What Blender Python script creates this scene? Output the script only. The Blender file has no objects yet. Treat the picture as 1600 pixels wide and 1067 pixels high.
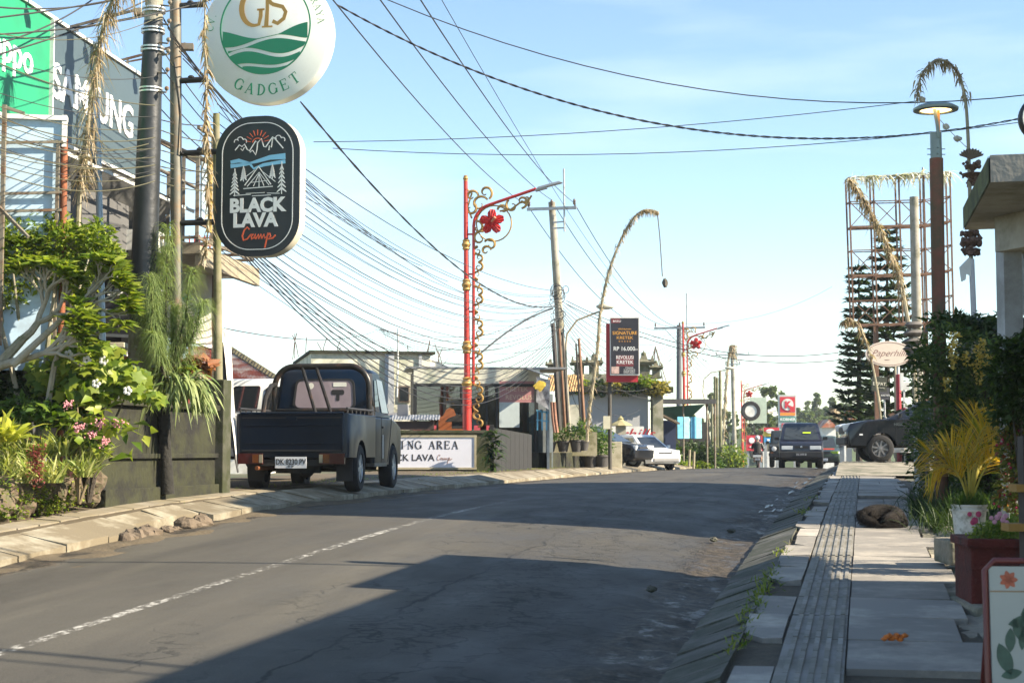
import bpy, bmesh, math, random
import numpy as np
from mathutils import Vector, Matrix, noise as mnoise
from math import radians as R, sin, cos, pi, sqrt
sc = bpy.context.scene
COL = sc.collection
# ---------------------------------------------------------------- camera, sky, sun
EYE = 1.65; FPX = 2500.0; HOR = 705.0
PITCH = math.atan((HOR-533.5)/FPX)
cd = bpy.data.cameras.new('camera'); cam = bpy.data.objects.new('camera', cd); COL.objects.link(cam)
cam.location = (0, 0, EYE); cam.rotation_euler = (R(90)+PITCH, 0, 0)
cd.sensor_width = 36; cd.lens = FPX/1600*36; cd.clip_end = 3000; cd.clip_start = .1
cd.dof.use_dof = True; cd.dof.focus_distance = 30; cd.dof.aperture_fstop = 5.0
sc.camera = cam
SUNH = Vector((.965, -.26, 0)).normalized(); SEL = R(33)
SUN = Vector((SUNH.x*cos(SEL), SUNH.y*cos(SEL), sin(SEL)))
ld = bpy.data.lights.new('sun', 'SUN'); ld.energy = 5.0; ld.angle = R(.55); ld.color = (1, .87, .68)
lo = bpy.data.objects.new('sun', ld); COL.objects.link(lo); lo.location = (30, -20, 40)
lo.rotation_euler = SUN.to_track_quat('Z', 'Y').to_euler()
w = bpy.data.worlds.new('World'); sc.world = w; w.use_nodes = True
nt = w.node_tree; nt.nodes.clear()
o_ = nt.nodes.new('ShaderNodeOutputWorld'); bg = nt.nodes.new('ShaderNodeBackground'); sk = nt.nodes.new('ShaderNodeTexSky')
sk.sky_type = 'NISHITA'; sk.sun_disc = False; sk.sun_elevation = SEL; sk.sun_rotation = math.atan2(SUNH.x, SUNH.y)
sk.air_density = 1.0; sk.dust_density = 0.0; sk.ozone_density = 1.2
bg.inputs[1].default_value = .084
tc = nt.nodes.new('ShaderNodeTexCoord'); mp = nt.nodes.new('ShaderNodeMapping'); mp.inputs['Scale'].default_value = (1.2, 1.2, 7)
nz = nt.nodes.new('ShaderNodeTexNoise'); nz.inputs['Scale'].default_value = 2.6; nz.inputs['Detail'].default_value = 5
rp = nt.nodes.new('ShaderNodeValToRGB'); rp.color_ramp.elements[0].position = .50; rp.color_ramp.elements[1].position = .82
rp.color_ramp.elements[1].color = (.35, .35, .35, 1)
mx = nt.nodes.new('ShaderNodeMixRGB'); mx.inputs[2].default_value = (6.5, 6.9, 7.2, 1)
L = nt.links.new
L(tc.outputs['Generated'], mp.inputs[0]); L(mp.outputs[0], nz.inputs[0]); L(nz.outputs[0], rp.inputs[0]); L(rp.outputs[0], mx.inputs[0])
tn = nt.nodes.new('ShaderNodeMixRGB'); tn.blend_type = 'MULTIPLY'; tn.inputs[0].default_value = 1; tn.inputs[2].default_value = (.95, .99, 1.0, 1); L(sk.outputs[0], tn.inputs[1]); L(tn.outputs[0], mx.inputs[1]); L(mx.outputs[0], bg.inputs[0]); L(bg.outputs[0], o_.inputs[0])
sc.view_settings.view_transform = 'Standard'; sc.view_settings.look = 'None'; sc.view_settings.gamma = 1
sc.view_settings.exposure = 1.55
sc.cycles.max_bounces = 6; sc.cycles.transparent_max_bounces = 12

# ---------------------------------------------------------------- projection helpers
_cp, _sp = cos(PITCH), sin(PITCH)
def at(px, py, Y):
    u = (px-800)/FPX; v = (533.5-py)/FPX
    dy = _cp - v*_sp; dz = _sp + v*_cp
    t = Y/dy
    return Vector((u*t, Y, EYE+dz*t))
DX, DY = .2151, .9766
def RO(s, o): return (s*DX+o*DY, s*DY-o*DX)
def SO(x, y): return (x*DX+y*DY, x*DY-y*DX)

def spline(tab):
    xs = [t[0] for t in tab]; ys = [t[1] for t in tab]
    m = []
    for i in range(len(xs)):
        if i == 0: m.append((ys[1]-ys[0])/(xs[1]-xs[0]))
        elif i == len(xs)-1: m.append((ys[-1]-ys[-2])/(xs[-1]-xs[-2]))
        else:
            a = (ys[i]-ys[i-1])/(xs[i]-xs[i-1]); b = (ys[i+1]-ys[i])/(xs[i+1]-xs[i])
            m.append(0 if a*b < 0 else (a+b)/2)
    def f(x):
        if x <= xs[0]: return ys[0]+m[0]*(x-xs[0])
        if x >= xs[-1]: return ys[-1]+m[-1]*(x-xs[-1])
        i = 0
        while x > xs[i+1]: i += 1
        h = xs[i+1]-xs[i]; t = (x-xs[i])/h
        return (2*t**3-3*t*t+1)*ys[i]+(t**3-2*t*t+t)*h*m[i]+(-2*t**3+3*t*t)*ys[i+1]+(t**3-t*t)*h*m[i+1]
    return f
HL = spline([(-30, 2.3), (0, 1.75), (8, 1.5), (14.5, 1.18), (17.3, 1.05), (21.4, .89), (27.5, .81), (36.9, .785), (50, .775), (70, .82), (90, 1.0), (120, 1.9), (200, 5.5), (400, 9), (900, 9)])
HR = spline([(-30, 2.5), (0, 1.85), (8, 1.62), (11, 1.5), (16.7, 1.3), (20, 1.18), (30, .94), (41, .79), (50, .71), (60, .66), (70, .73), (85, .885), (100, 1.2), (130, 2.2), (200, 5.5), (400, 9), (900, 9)])
def gz(s, o, base=False):
    """ground height (z) at road coordinates"""
    hl, hr = HL(s), HR(s)
    rl, rr = EYE-hl, EYE-hr
    if o < -8.42:
        if o > -8.9: return rl + .11*(-8.42-o)/.48
        if o > -10.6: return rl+.11+.12*(-8.9-o)/1.7
        return rl+.23
    if o > -1.32:
        if o < -.81: return rr+.2*(o+1.32)/.51
        return rr+.2
    t = (o+8.42)/7.1
    return rl*(1-t)+rr*t + .06*4*t*(1-t)
def gxy(x, y):
    s, o = SO(x, y); return gz(s, o)
def onroad(s, o, dz=0):
    x, y = RO(s, o); return Vector((x, y, gz(s, o)+dz))

def ground(px, py):
    Y = 6.
    while Y < 150:
        p = at(px, py, Y); z = gxy(p.x, p.y)
        if p.z <= z: p.z = z; return p
        Y += .03
    return p

# ---------------------------------------------------------------- materials
MATS = {}
def mat(name, col, rough=.7, metal=0, var=.12, scale=6., bump=0., bscale=60., emit=0, stain=None, stain_scale=1.5, stain_amt=.5, spec=.5, coat=0, alpha=1, trans=0, zdirt=None):
    if name in MATS: return MATS[name]
    m = bpy.data.materials.new(name); MATS[name] = m; m.use_nodes = True
    n = m.node_tree; b = n.nodes['Principled BSDF']; K = n.links.new
    b.inputs['Roughness'].default_value = rough; b.inputs['Metallic'].default_value = metal
    b.inputs['Specular IOR Level'].default_value = spec
    if coat: b.inputs['Coat Weight'].default_value = coat; b.inputs['Coat Roughness'].default_value = .08
    if trans: b.inputs['Transmission Weight'].default_value = trans
    c4 = (*col, 1)
    b.inputs['Base Color'].default_value = c4
    t = n.nodes.new('ShaderNodeTexCoord')
    out = None
    if var or stain:
        nn = n.nodes.new('ShaderNodeTexNoise'); nn.inputs['Scale'].default_value = scale; nn.inputs['Detail'].default_value = 6; nn.inputs['Roughness'].default_value = .65
        K(t.outputs['Object'], nn.inputs['Vector'])
        mr = n.nodes.new('ShaderNodeMapRange'); mr.inputs[1].default_value = .25; mr.inputs[2].default_value = .75
        mr.inputs[3].default_value = 1-var; mr.inputs[4].default_value = 1+var
        K(nn.outputs[0], mr.inputs[0])
        mu = n.nodes.new('ShaderNodeMixRGB'); mu.blend_type = 'MULTIPLY'; mu.inputs[0].default_value = 1; mu.inputs[1].default_value = c4
        K(mr.outputs[0], mu.inputs[2]); out = mu.outputs[0]
    if stain:
        n2 = n.nodes.new('ShaderNodeTexNoise'); n2.inputs['Scale'].default_value = stain_scale; n2.inputs['Detail'].default_value = 8; n2.inputs['Roughness'].default_value = .7
        K(t.outputs['Object'], n2.inputs['Vector'])
        r2 = n.nodes.new('ShaderNodeValToRGB'); r2.color_ramp.elements[0].position = .62-stain_amt*.3; r2.color_ramp.elements[1].position = .72-stain_amt*.2
        K(n2.outputs[0], r2.inputs[0])
        m2 = n.nodes.new('ShaderNodeMixRGB'); m2.inputs[2].default_value = (*stain, 1)
        K(r2.outputs[0], m2.inputs[0]); K(out, m2.inputs[1]); out = m2.outputs[0]
    if out: K(out, b.inputs['Base Color'])
    if bump:
        n3 = n.nodes.new('ShaderNodeTexNoise'); n3.inputs['Scale'].default_value = bscale; n3.inputs['Detail'].default_value = 5
        K(t.outputs['Object'], n3.inputs['Vector'])
        bp = n.nodes.new('ShaderNodeBump'); bp.inputs['Strength'].default_value = bump; bp.inputs['Distance'].default_value = .02
        K(n3.outputs[0], bp.inputs['Height']); K(bp.outputs[0], b.inputs['Normal'])
    if emit: b.inputs['Emission Color'].default_value = c4; b.inputs['Emission Strength'].default_value = emit
    return m
def leafmat(name, cols, rough=.45, trans=.4):
    """per leaf colour from a ramp, part of the light passing through"""
    if name in MATS: return MATS[name]
    m = bpy.data.materials.new(name); MATS[name] = m; m.use_nodes = True
    n = m.node_tree; b = n.nodes['Principled BSDF']; K = n.links.new
    g = n.nodes.new('ShaderNodeNewGeometry'); r = n.nodes.new('ShaderNodeValToRGB')
    el = r.color_ramp.elements
    while len(el) < len(cols): el.new(.5)
    for i, c in enumerate(cols): el[i].position = i/(len(cols)-1); el[i].color = (*c, 1)
    K(g.outputs['Random Per Island'], r.inputs[0]); K(r.outputs[0], b.inputs['Base Color'])
    b.inputs['Roughness'].default_value = rough; b.inputs['Specular IOR Level'].default_value = .35
    t = n.nodes.new('ShaderNodeBsdfTranslucent'); mxs = n.nodes.new('ShaderNodeMixShader'); mxs.inputs[0].default_value = trans
    br = n.nodes.new('ShaderNodeMixRGB'); br.blend_type = 'MULTIPLY'; br.inputs[0].default_value = 1; br.inputs[2].default_value = (1.5, 1.5, .7, 1)
    K(r.outputs[0], br.inputs[1]); K(br.outputs[0], t.inputs[0])
    o = n.nodes['Material Output']; K(b.outputs[0], mxs.inputs[1]); K(t.outputs[0], mxs.inputs[2]); K(mxs.outputs[0], o.inputs[0])
    return m
def glassmat(name='glass', col=(.02, .025, .03), rough=.04):
    if name in MATS: return MATS[name]
    m = mat(name, col, rough, 0, 0, spec=.9)
    return m

# ---------------------------------------------------------------- mesh building
ORG = {}
def tag(o, label=None, cat=None, group=None, kind=None):
    if label: o['label'] = label
    if cat: o['category'] = cat
    if group: o['group'] = group
    if kind: o['kind'] = kind
    return o
def thing(name, label, cat, loc=(0, 0, 0), rz=0, group=None):
    o = bpy.data.objects.new(name, None); COL.objects.link(o)
    o.location = loc; o.rotation_euler = (0, 0, rz); o.empty_display_size = .2
    ORG[o.name] = Vector(loc)
    return tag(o, label, cat, group)
class MB:
    def __init__(s): s.v = []; s.f = []; s.m = []; s.cur = 0; s.st = []
    def add(s, vs, fs):
        b = len(s.v); s.st.append((b, len(s.f))); s.v.extend([tuple(v) for v in vs])
        for f in fs: s.f.append([b+i for i in f]); s.m.append(s.cur)
        return s
    def box(s, c, d, rz=0, rx=0, ry=0, taper=1.):
        x, y, z = d[0]/2, d[1]/2, d[2]/2
        vs = [(-x, -y, -z), (x, -y, -z), (x, y, -z), (-x, y, -z), (-x*taper, -y*taper, z), (x*taper, -y*taper, z), (x*taper, y*taper, z), (-x*taper, y*taper, z)]
        M = Matrix.Rotation(rz, 3, 'Z') @ Matrix.Rotation(ry, 3, 'Y') @ Matrix.Rotation(rx, 3, 'X')
        c = Vector(c)
        return s.add([M @ Vector(v)+c for v in vs], [(0, 3, 2, 1), (4, 5, 6, 7), (0, 1, 5, 4), (1, 2, 6, 5), (2, 3, 7, 6), (3, 0, 4, 7)])
    def bar(s, a, b, w, h=None, up=(0, 0, 1)):
        """square bar from a to b"""
        h = h or w; a = Vector(a); b = Vector(b); d = (b-a); ln = d.length
        if ln < 1e-6: return s
        d /= ln; u = Vector(up)
        if abs(d.dot(u)) > .98: u = Vector((1, 0, 0))
        x = d.cross(u).normalized(); y = x.cross(d)
        vs = []
        for p in (a, b):
            for i, j in ((-1, -1), (1, -1), (1, 1), (-1, 1)): vs.append(p+x*i*w/2+y*j*h/2)
        return s.add(vs, [(0, 1, 2, 3), (7, 6, 5, 4), (0, 4, 5, 1), (1, 5, 6, 2), (2, 6, 7, 3), (3, 7, 4, 0)])
    def tube(s, pts, r, n=8, cap=True, closed=False):
        pts = [Vector(p) for p in pts]; k = len(pts)
        rs = r if isinstance(r, (list, tuple)) else [r]*k
        vs = []; px = None
        for i, p in enumerate(pts):
            a = pts[i-1] if i > 0 else (pts[-1] if closed else p); b = pts[i+1] if i < k-1 else (pts[0] if closed else p)
            d = (b-a).normalized() if (b-a).length > 1e-9 else Vector((0, 0, 1))
            if px is None:
                u = Vector((0, 0, 1)) if abs(d.z) < .9 else Vector((1, 0, 0))
                px = d.cross(u).normalized()
            px = (px - d*px.dot(d))
            px = px.normalized() if px.length > 1e-6 else d.orthogonal().normalized()
            y = d.cross(px)
            for j in range(n):
                t = 2*pi*j/n; vs.append(p+(px*cos(t)+y*sin(t))*rs[i])
        fs = []
        for i in range(k-1+(1 if closed else 0)):
            i2 = (i+1) % k
            for j in range(n):
                j2 = (j+1) % n; fs.append((i*n+j, i*n+j2, i2*n+j2, i2*n+j))
        if cap and not closed: fs.append(tuple(range(n-1, -1, -1))); fs.append(tuple(range((k-1)*n, k*n)))
        return s.add(vs, fs)
    def lathe(s, prof, c=(0, 0, 0), n=16, axis='Z', M=None, caps=True):
        c = Vector(c); vs = []
        for r, z in prof:
            for j in range(n):
                t = 2*pi*j/n; v = Vector((r*cos(t), r*sin(t), z))
                if axis == 'Y': v = Vector((v.x, v.z, v.y))
                elif axis == 'X': v = Vector((v.z, v.x, v.y))
                if M: v = M @ v
                vs.append(v+c)
        fs = []
        for i in range(len(prof)-1):
            for j in range(n): j2 = (j+1) % n; fs.append((i*n+j, i*n+j2, (i+1)*n+j2, (i+1)*n+j))
        if caps and prof[0][0] > 1e-5: fs.append(tuple(range(n-1, -1, -1)))
        if caps and prof[-1][0] > 1e-5: fs.append(tuple(range((len(prof)-1)*n, len(prof)*n)))
        return s.add(vs, fs)
    def prism(s, poly, d0, d1, M=None):
        """2D polygon (x,z) extruded along y from d0 to d1; M maps to place"""
        n = len(poly); vs = [Vector((x, d0, z)) for x, z in poly]+[Vector((x, d1, z)) for x, z in poly]
        if M: vs = [M @ v for v in vs]
        return s.add(vs, [tuple(range(n)), tuple(range(2*n-1, n-1, -1))]+[(i, i+n, (i+1) % n+n, (i+1) % n) for i in range(n)])
    def quad(s, a, b, c, d): return s.add([a, b, c, d], [(0, 1, 2, 3)])
    def ball(s, c, r, n=8, m=6, sq=(1, 1, 1), jit=0, rng=random):
        c = Vector(c); vs = []
        for i in range(m+1):
            p = pi*i/m
            for j in range(n):
                t = 2*pi*j/n; k = 1+jit*(rng.random()-.5)
                vs.append(c+Vector((sin(p)*cos(t)*sq[0], sin(p)*sin(t)*sq[1], cos(p)*sq[2]))*r*k)
        fs = [(i*n+j, (i+1)*n+j, (i+1)*n+(j+1) % n, i*n+(j+1) % n) for i in range(m) for j in range(n)]
        return s.add(vs, fs)
    def build(s, name, mats, parent=None, smooth=False, local=False, bevel=0, fixn=True, each=0):
        if each:   # every run of that many shapes becomes an object of its own
            E = s.st[::each]+[(len(s.v), len(s.f))]
            for (v0, f0), (v1, f1) in zip(E, E[1:]):
                q = MB(); q.add(s.v[v0:v1], [[i-v0 for i in f] for f in s.f[f0:f1]]); o = q.build(name, mats, parent, smooth, local, bevel, fixn)
            return o
        if not isinstance(mats, (list, tuple)): mats = [mats]
        V = np.array(s.v, dtype=float).reshape(-1, 3)
        loc = Vector((0, 0, 0))
        if parent is None:
            if len(V): mn, mxx = V.min(0), V.max(0); loc = Vector(((mn[0]+mxx[0])/2, (mn[1]+mxx[1])/2, mn[2]))
            V = V-np.array(loc)
        else:
            root = parent
            while root.parent: root = root.parent
            if not local: V = V-np.array(ORG.get(root.name, Vector(root.location)))
        me = bpy.data.meshes.new(name); me.from_pydata(V.tolist(), [], s.f)
        for mm in mats: me.materials.append(mm)
        if any(s.m): me.polygons.foreach_set('material_index', s.m)
        if fixn or bevel:
            bm = bmesh.new(); bm.from_mesh(me); bmesh.ops.remove_doubles(bm, verts=bm.verts, dist=1e-5)
            if fixn: bmesh.ops.recalc_face_normals(bm, faces=bm.faces)
            if bevel:
                es = [e for e in bm.edges if len(e.link_faces) == 2 and e.calc_face_angle(0) > .7]
                bmesh.ops.bevel(bm, geom=es, offset=bevel, segments=2, affect='EDGES', profile=.6, clamp_overlap=True)
            bm.to_mesh(me); bm.free()
        if smooth:
            me.polygons.foreach_set('use_smooth', [True]*len(me.polygons))
            try: me.set_sharp_from_angle(angle=R(40))
            except Exception: pass
        o = bpy.data.objects.new(name, me); COL.objects.link(o); o.location = loc
        if parent is not None: o.parent = parent
        return o
def dup(root, loc, rz, label=None, group=None, scale=None):
    r = root.copy(); COL.objects.link(r); r.location = loc; r.rotation_euler = (0, 0, rz); ORG[r.name] = Vector(loc)
    if scale: r.scale = (scale,)*3
    if label: r['label'] = label
    if group: r['group'] = group
    for ch in [c for c in COL.objects if c.parent == root]:
        c = ch.copy(); COL.objects.link(c); c.parent = r
        for g in [x for x in COL.objects if x.parent == ch]:
            d = g.copy(); COL.objects.link(d); d.parent = c
    return r
def raw(name, V, F, m, parent=None, smooth=False, ms=None):
    """numpy mesh (quads or tris of one size)"""
    V = np.asarray(V, dtype=np.float32).reshape(-1, 3); F = np.asarray(F, dtype=np.int32); k = F.shape[1]
    loc = Vector((0, 0, 0))
    if parent is None: mn, mxx = V.min(0), V.max(0); loc = Vector((float(mn[0]+mxx[0])/2, float(mn[1]+mxx[1])/2, float(mn[2]))); V = V-np.array(loc, dtype=np.float32)
    else:
        root = parent
        while root.parent: root = root.parent
        V = V-np.array(ORG.get(root.name, Vector(root.location)), dtype=np.float32)
    me = bpy.data.meshes.new(name); me.vertices.add(len(V)); me.vertices.foreach_set('co', V.ravel())
    me.loops.add(F.size); me.loops.foreach_set('vertex_index', F.ravel())
    me.polygons.add(len(F)); me.polygons.foreach_set('loop_start', np.arange(len(F), dtype=np.int32)*k)
    try: me.polygons.foreach_set('loop_total', np.full(len(F), k, dtype=np.int32))
    except Exception: pass
    for q in (m if isinstance(m, (list, tuple)) else [m]): me.materials.append(q)
    if smooth: me.polygons.foreach_set('use_smooth', np.ones(len(F), dtype=bool))
    me.update(calc_edges=True); me.validate()
    o = bpy.data.objects.new(name, me); COL.objects.link(o); o.location = loc
    if parent is not None: o.parent = parent
    return o
# leaf clouds ---------------------------------------------------------------
def leaf_mesh(C, length, width, rng, up=.3, dirs=None, fold=.25, spread=1.0):
    """C (N,3) centres -> diamond leaves of two quads; returns V,F"""
    C = np.asarray(C, float); N = len(C)
    D = rng.normal(size=(N, 3)) if dirs is None else np.asarray(dirs, float)+rng.normal(size=(N, 3))*spread*.5
    D[:, 2] *= .6; D /= np.linalg.norm(D, axis=1)[:, None]+1e-9
    U = rng.normal(size=(N, 3))*.7; U[:, 2] += up*3
    Sx = np.cross(D, U); Sx /= np.linalg.norm(Sx, axis=1)[:, None]+1e-9
    Nn = np.cross(Sx, D)
    l = length*(.6+.8*rng.random(N))[:, None]; wd = width*(.6+.8*rng.random(N))[:, None]
    b = C-D*l*.5; t = C+D*l*.5-Nn*l*.15
    m1 = C-D*l*.05; p = m1+Sx*wd*.5+Nn*wd*fold; q = m1-Sx*wd*.5+Nn*wd*fold
    V = np.stack([b, p, t, q, m1+D*l*.1], 1).reshape(-1, 3)
    i = np.arange(N)[:, None]*5
    F = np.concatenate([i+np.array([[0, 1, 4]]), i+np.array([[1, 2, 4]]), i+np.array([[2, 3, 4]]), i+np.array([[3, 0, 4]])], 0)
    return V, F
def blade_mesh(B, D, length, width, rng, droop=.5, segs=4, lvar=.3, updir=None):
    """grass / strap leaves: B bases, D start directions"""
    B = np.asarray(B, float); D = np.asarray(D, float); N = len(B)
    D = D/(np.linalg.norm(D, axis=1)[:, None]+1e-9)
    S = np.cross(D, np.array([0, 0, 1.])+rng.normal(size=(N, 3))*.3); S /= np.linalg.norm(S, axis=1)[:, None]+1e-9
    l = np.asarray(length)*(1-lvar+2*lvar*rng.random(N)); l = l[:, None]; wd = np.asarray(width)*(.7+.6*rng.random(N)); wd = wd[:, None]
    dr = droop*(.5+rng.random(N))[:, None]
    rows = []
    for k in range(segs+1):
        t = k/segs
        p = B+D*l*t; p = p+np.array([0, 0, -1.])*dr*l*t*t
        ww = wd*(.6+.4*min(1, t*3))*(1-t**2.2)*.5+.0006
        rows.append(p+S*ww); rows.append(p-S*ww)
    V = np.stack(rows, 1).reshape(-1, 3)
    i = np.arange(N)[:, None]*(2*(segs+1))
    F = np.concatenate([i+np.array([[2*k, 2*k+1, 2*k+3, 2*k+2]]) for k in range(segs)], 0)
    return V, F
def crown_pts(blobs, n, rng, shell=.55):
    """points in a set of ellipsoids (cx,cy,cz,rx,ry,rz) biased to shells"""
    B = np.array(blobs, float); vol = B[:, 3]*B[:, 4]*B[:, 5]; vol = vol**.75; pr = vol/vol.sum()
    idx = rng.choice(len(B), n, p=pr)
    d = rng.normal(size=(n, 3)); d /= np.linalg.norm(d, axis=1)[:, None]
    r = shell+(1-shell)*rng.random(n)**.5; r *= 1+.12*rng.normal(size=n)
    return B[idx, :3]+d*B[idx, 3:]*r[:, None], d
def limbs(mb, base, tips, r0, rng, kids=3, wob=.15, n=6):
    """trunk splitting towards tips"""
    base = Vector(base)
    for t in tips:
        t = Vector(t); mid = base.lerp(t, .5)+Vector((rng.normal(), rng.normal(), rng.normal()*.4))*wob*(t-base).length*.4
        mb.tube([base, base.lerp(mid, .6)+Vector((0, 0, .02)), mid, mid.lerp(t, .55), t], [r0, r0*.8, r0*.6, r0*.42, r0*.15], n)
# text -----------------------------------------------------------------------
def text_mb(mb, txt, M, size, bold=0., shear=0, sx=1., ext=.004, align='CENTER', space=1.):
    """writes text into mb; M maps (x right, y=-out, z up) local plane (x,0,z) to place; face looks to -y"""
    c = bpy.data.curves.new('t', 'FONT'); c.body = txt; c.size = size; c.align_x = align; c.offset = bold; c.shear = shear
    c.extrude = ext; c.space_character = space; c.resolution_u = 3
    o = bpy.data.objects.new('t', c); COL.objects.link(o)
    dg = bpy.context.evaluated_depsgraph_get(); me = bpy.data.meshes.new_from_object(o.evaluated_get(dg))
    mb.add([M @ Vector((v.co.x*sx, -v.co.z, v.co.y)) for v in me.vertices], [tuple(p.vertices) for p in me.polygons])
    bpy.data.objects.remove(o); bpy.data.curves.remove(c); bpy.data.meshes.remove(me)
    return mb
def ribbon(mb, pts, wd, M, th=.004, closed=False):
    """flat brush stroke in the (x,z) plane, width wd (number or list)"""
    n = len(pts); ws = wd if isinstance(wd, (list, tuple)) else [wd]*n
    P = [Vector((p[0], 0, p[1])) for p in pts]
    L_, R_ = [], []
    for i, p in enumerate(P):
        a = P[i-1] if (i > 0 or closed) else p; b = P[(i+1) % n] if (i < n-1 or closed) else p
        d = (b-a).normalized() if (b-a).length > 1e-9 else Vector((1, 0, 0)); s = Vector((-d.z, 0, d.x))*ws[i]/2
        L_.append(p+s); R_.append(p-s)
    f = Vector((0, -th, 0)); vs = []
    for i in range(n): vs += [M @ (L_[i]+f), M @ (R_[i]+f), M @ L_[i], M @ R_[i]]
    fs = []
    for i in range(n if closed else n-1):
        a, b = i*4, ((i+1) % n)*4; fs += [(a, a+1, b+1, b), (a, b, b+2, a+2), (a+1, a+3, b+3, b+1)]
    if not closed: fs += [(0, 2, 3, 1), ((n-1)*4, (n-1)*4+1, (n-1)*4+3, (n-1)*4+2)]
    return mb.add(vs, fs)
def plane_mat(origin, right, up=(0, 0, 1)):
    """matrix: local x->right, z->up, -y -> out of the face"""
    r = Vector(right).normalized(); u = Vector(up); u = (u-r*u.dot(r)).normalized(); y = u.cross(r)
    M = Matrix.Identity(4)
    for i in range(3): M[i][0] = r[i]; M[i][1] = y[i]; M[i][2] = u[i]; M[i][3] = origin[i]
    return M
def arc(cx, cy, r, a0, a1, n=16, ry=None):
    ry = ry or r
    return [(cx+r*cos(R(a0+(a1-a0)*i/n)), cy+ry*sin(R(a0+(a1-a0)*i/n))) for i in range(n+1)]
def wire(a, b, sag, r, name='overhead_wire', label=None, m=None, group='overhead wires across the street', n=14, twist=0, seg=5):
    a = Vector(a); b = Vector(b); mb = MB()
    pts = [a.lerp(b, i/n)-Vector((0, 0, sag*4*(i/n)*(1-i/n))) for i in range(n+1)]
    if twist:
        for ph in (0, pi):
            q = []
            k = twist
            for i in range(k+1):
                t = i/k; p = a.lerp(b, t)-Vector((0, 0, sag*4*t*(1-t)))
                q.append(p+Vector((0, cos(t*k*1.3+ph), sin(t*k*1.3+ph)))*r*.9)
            mb.tube(q, r*.8, 4)
    else: mb.tube(pts, r, seg)
    o = mb.build(name, m or mat('wire_black', (.03, .03, .03), .5, 0, 0), smooth=True, fixn=False)
    return tag(o, label or 'thin black overhead wire', 'wire', group)
rng = np.random.default_rng(7); random.seed(7)
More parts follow.
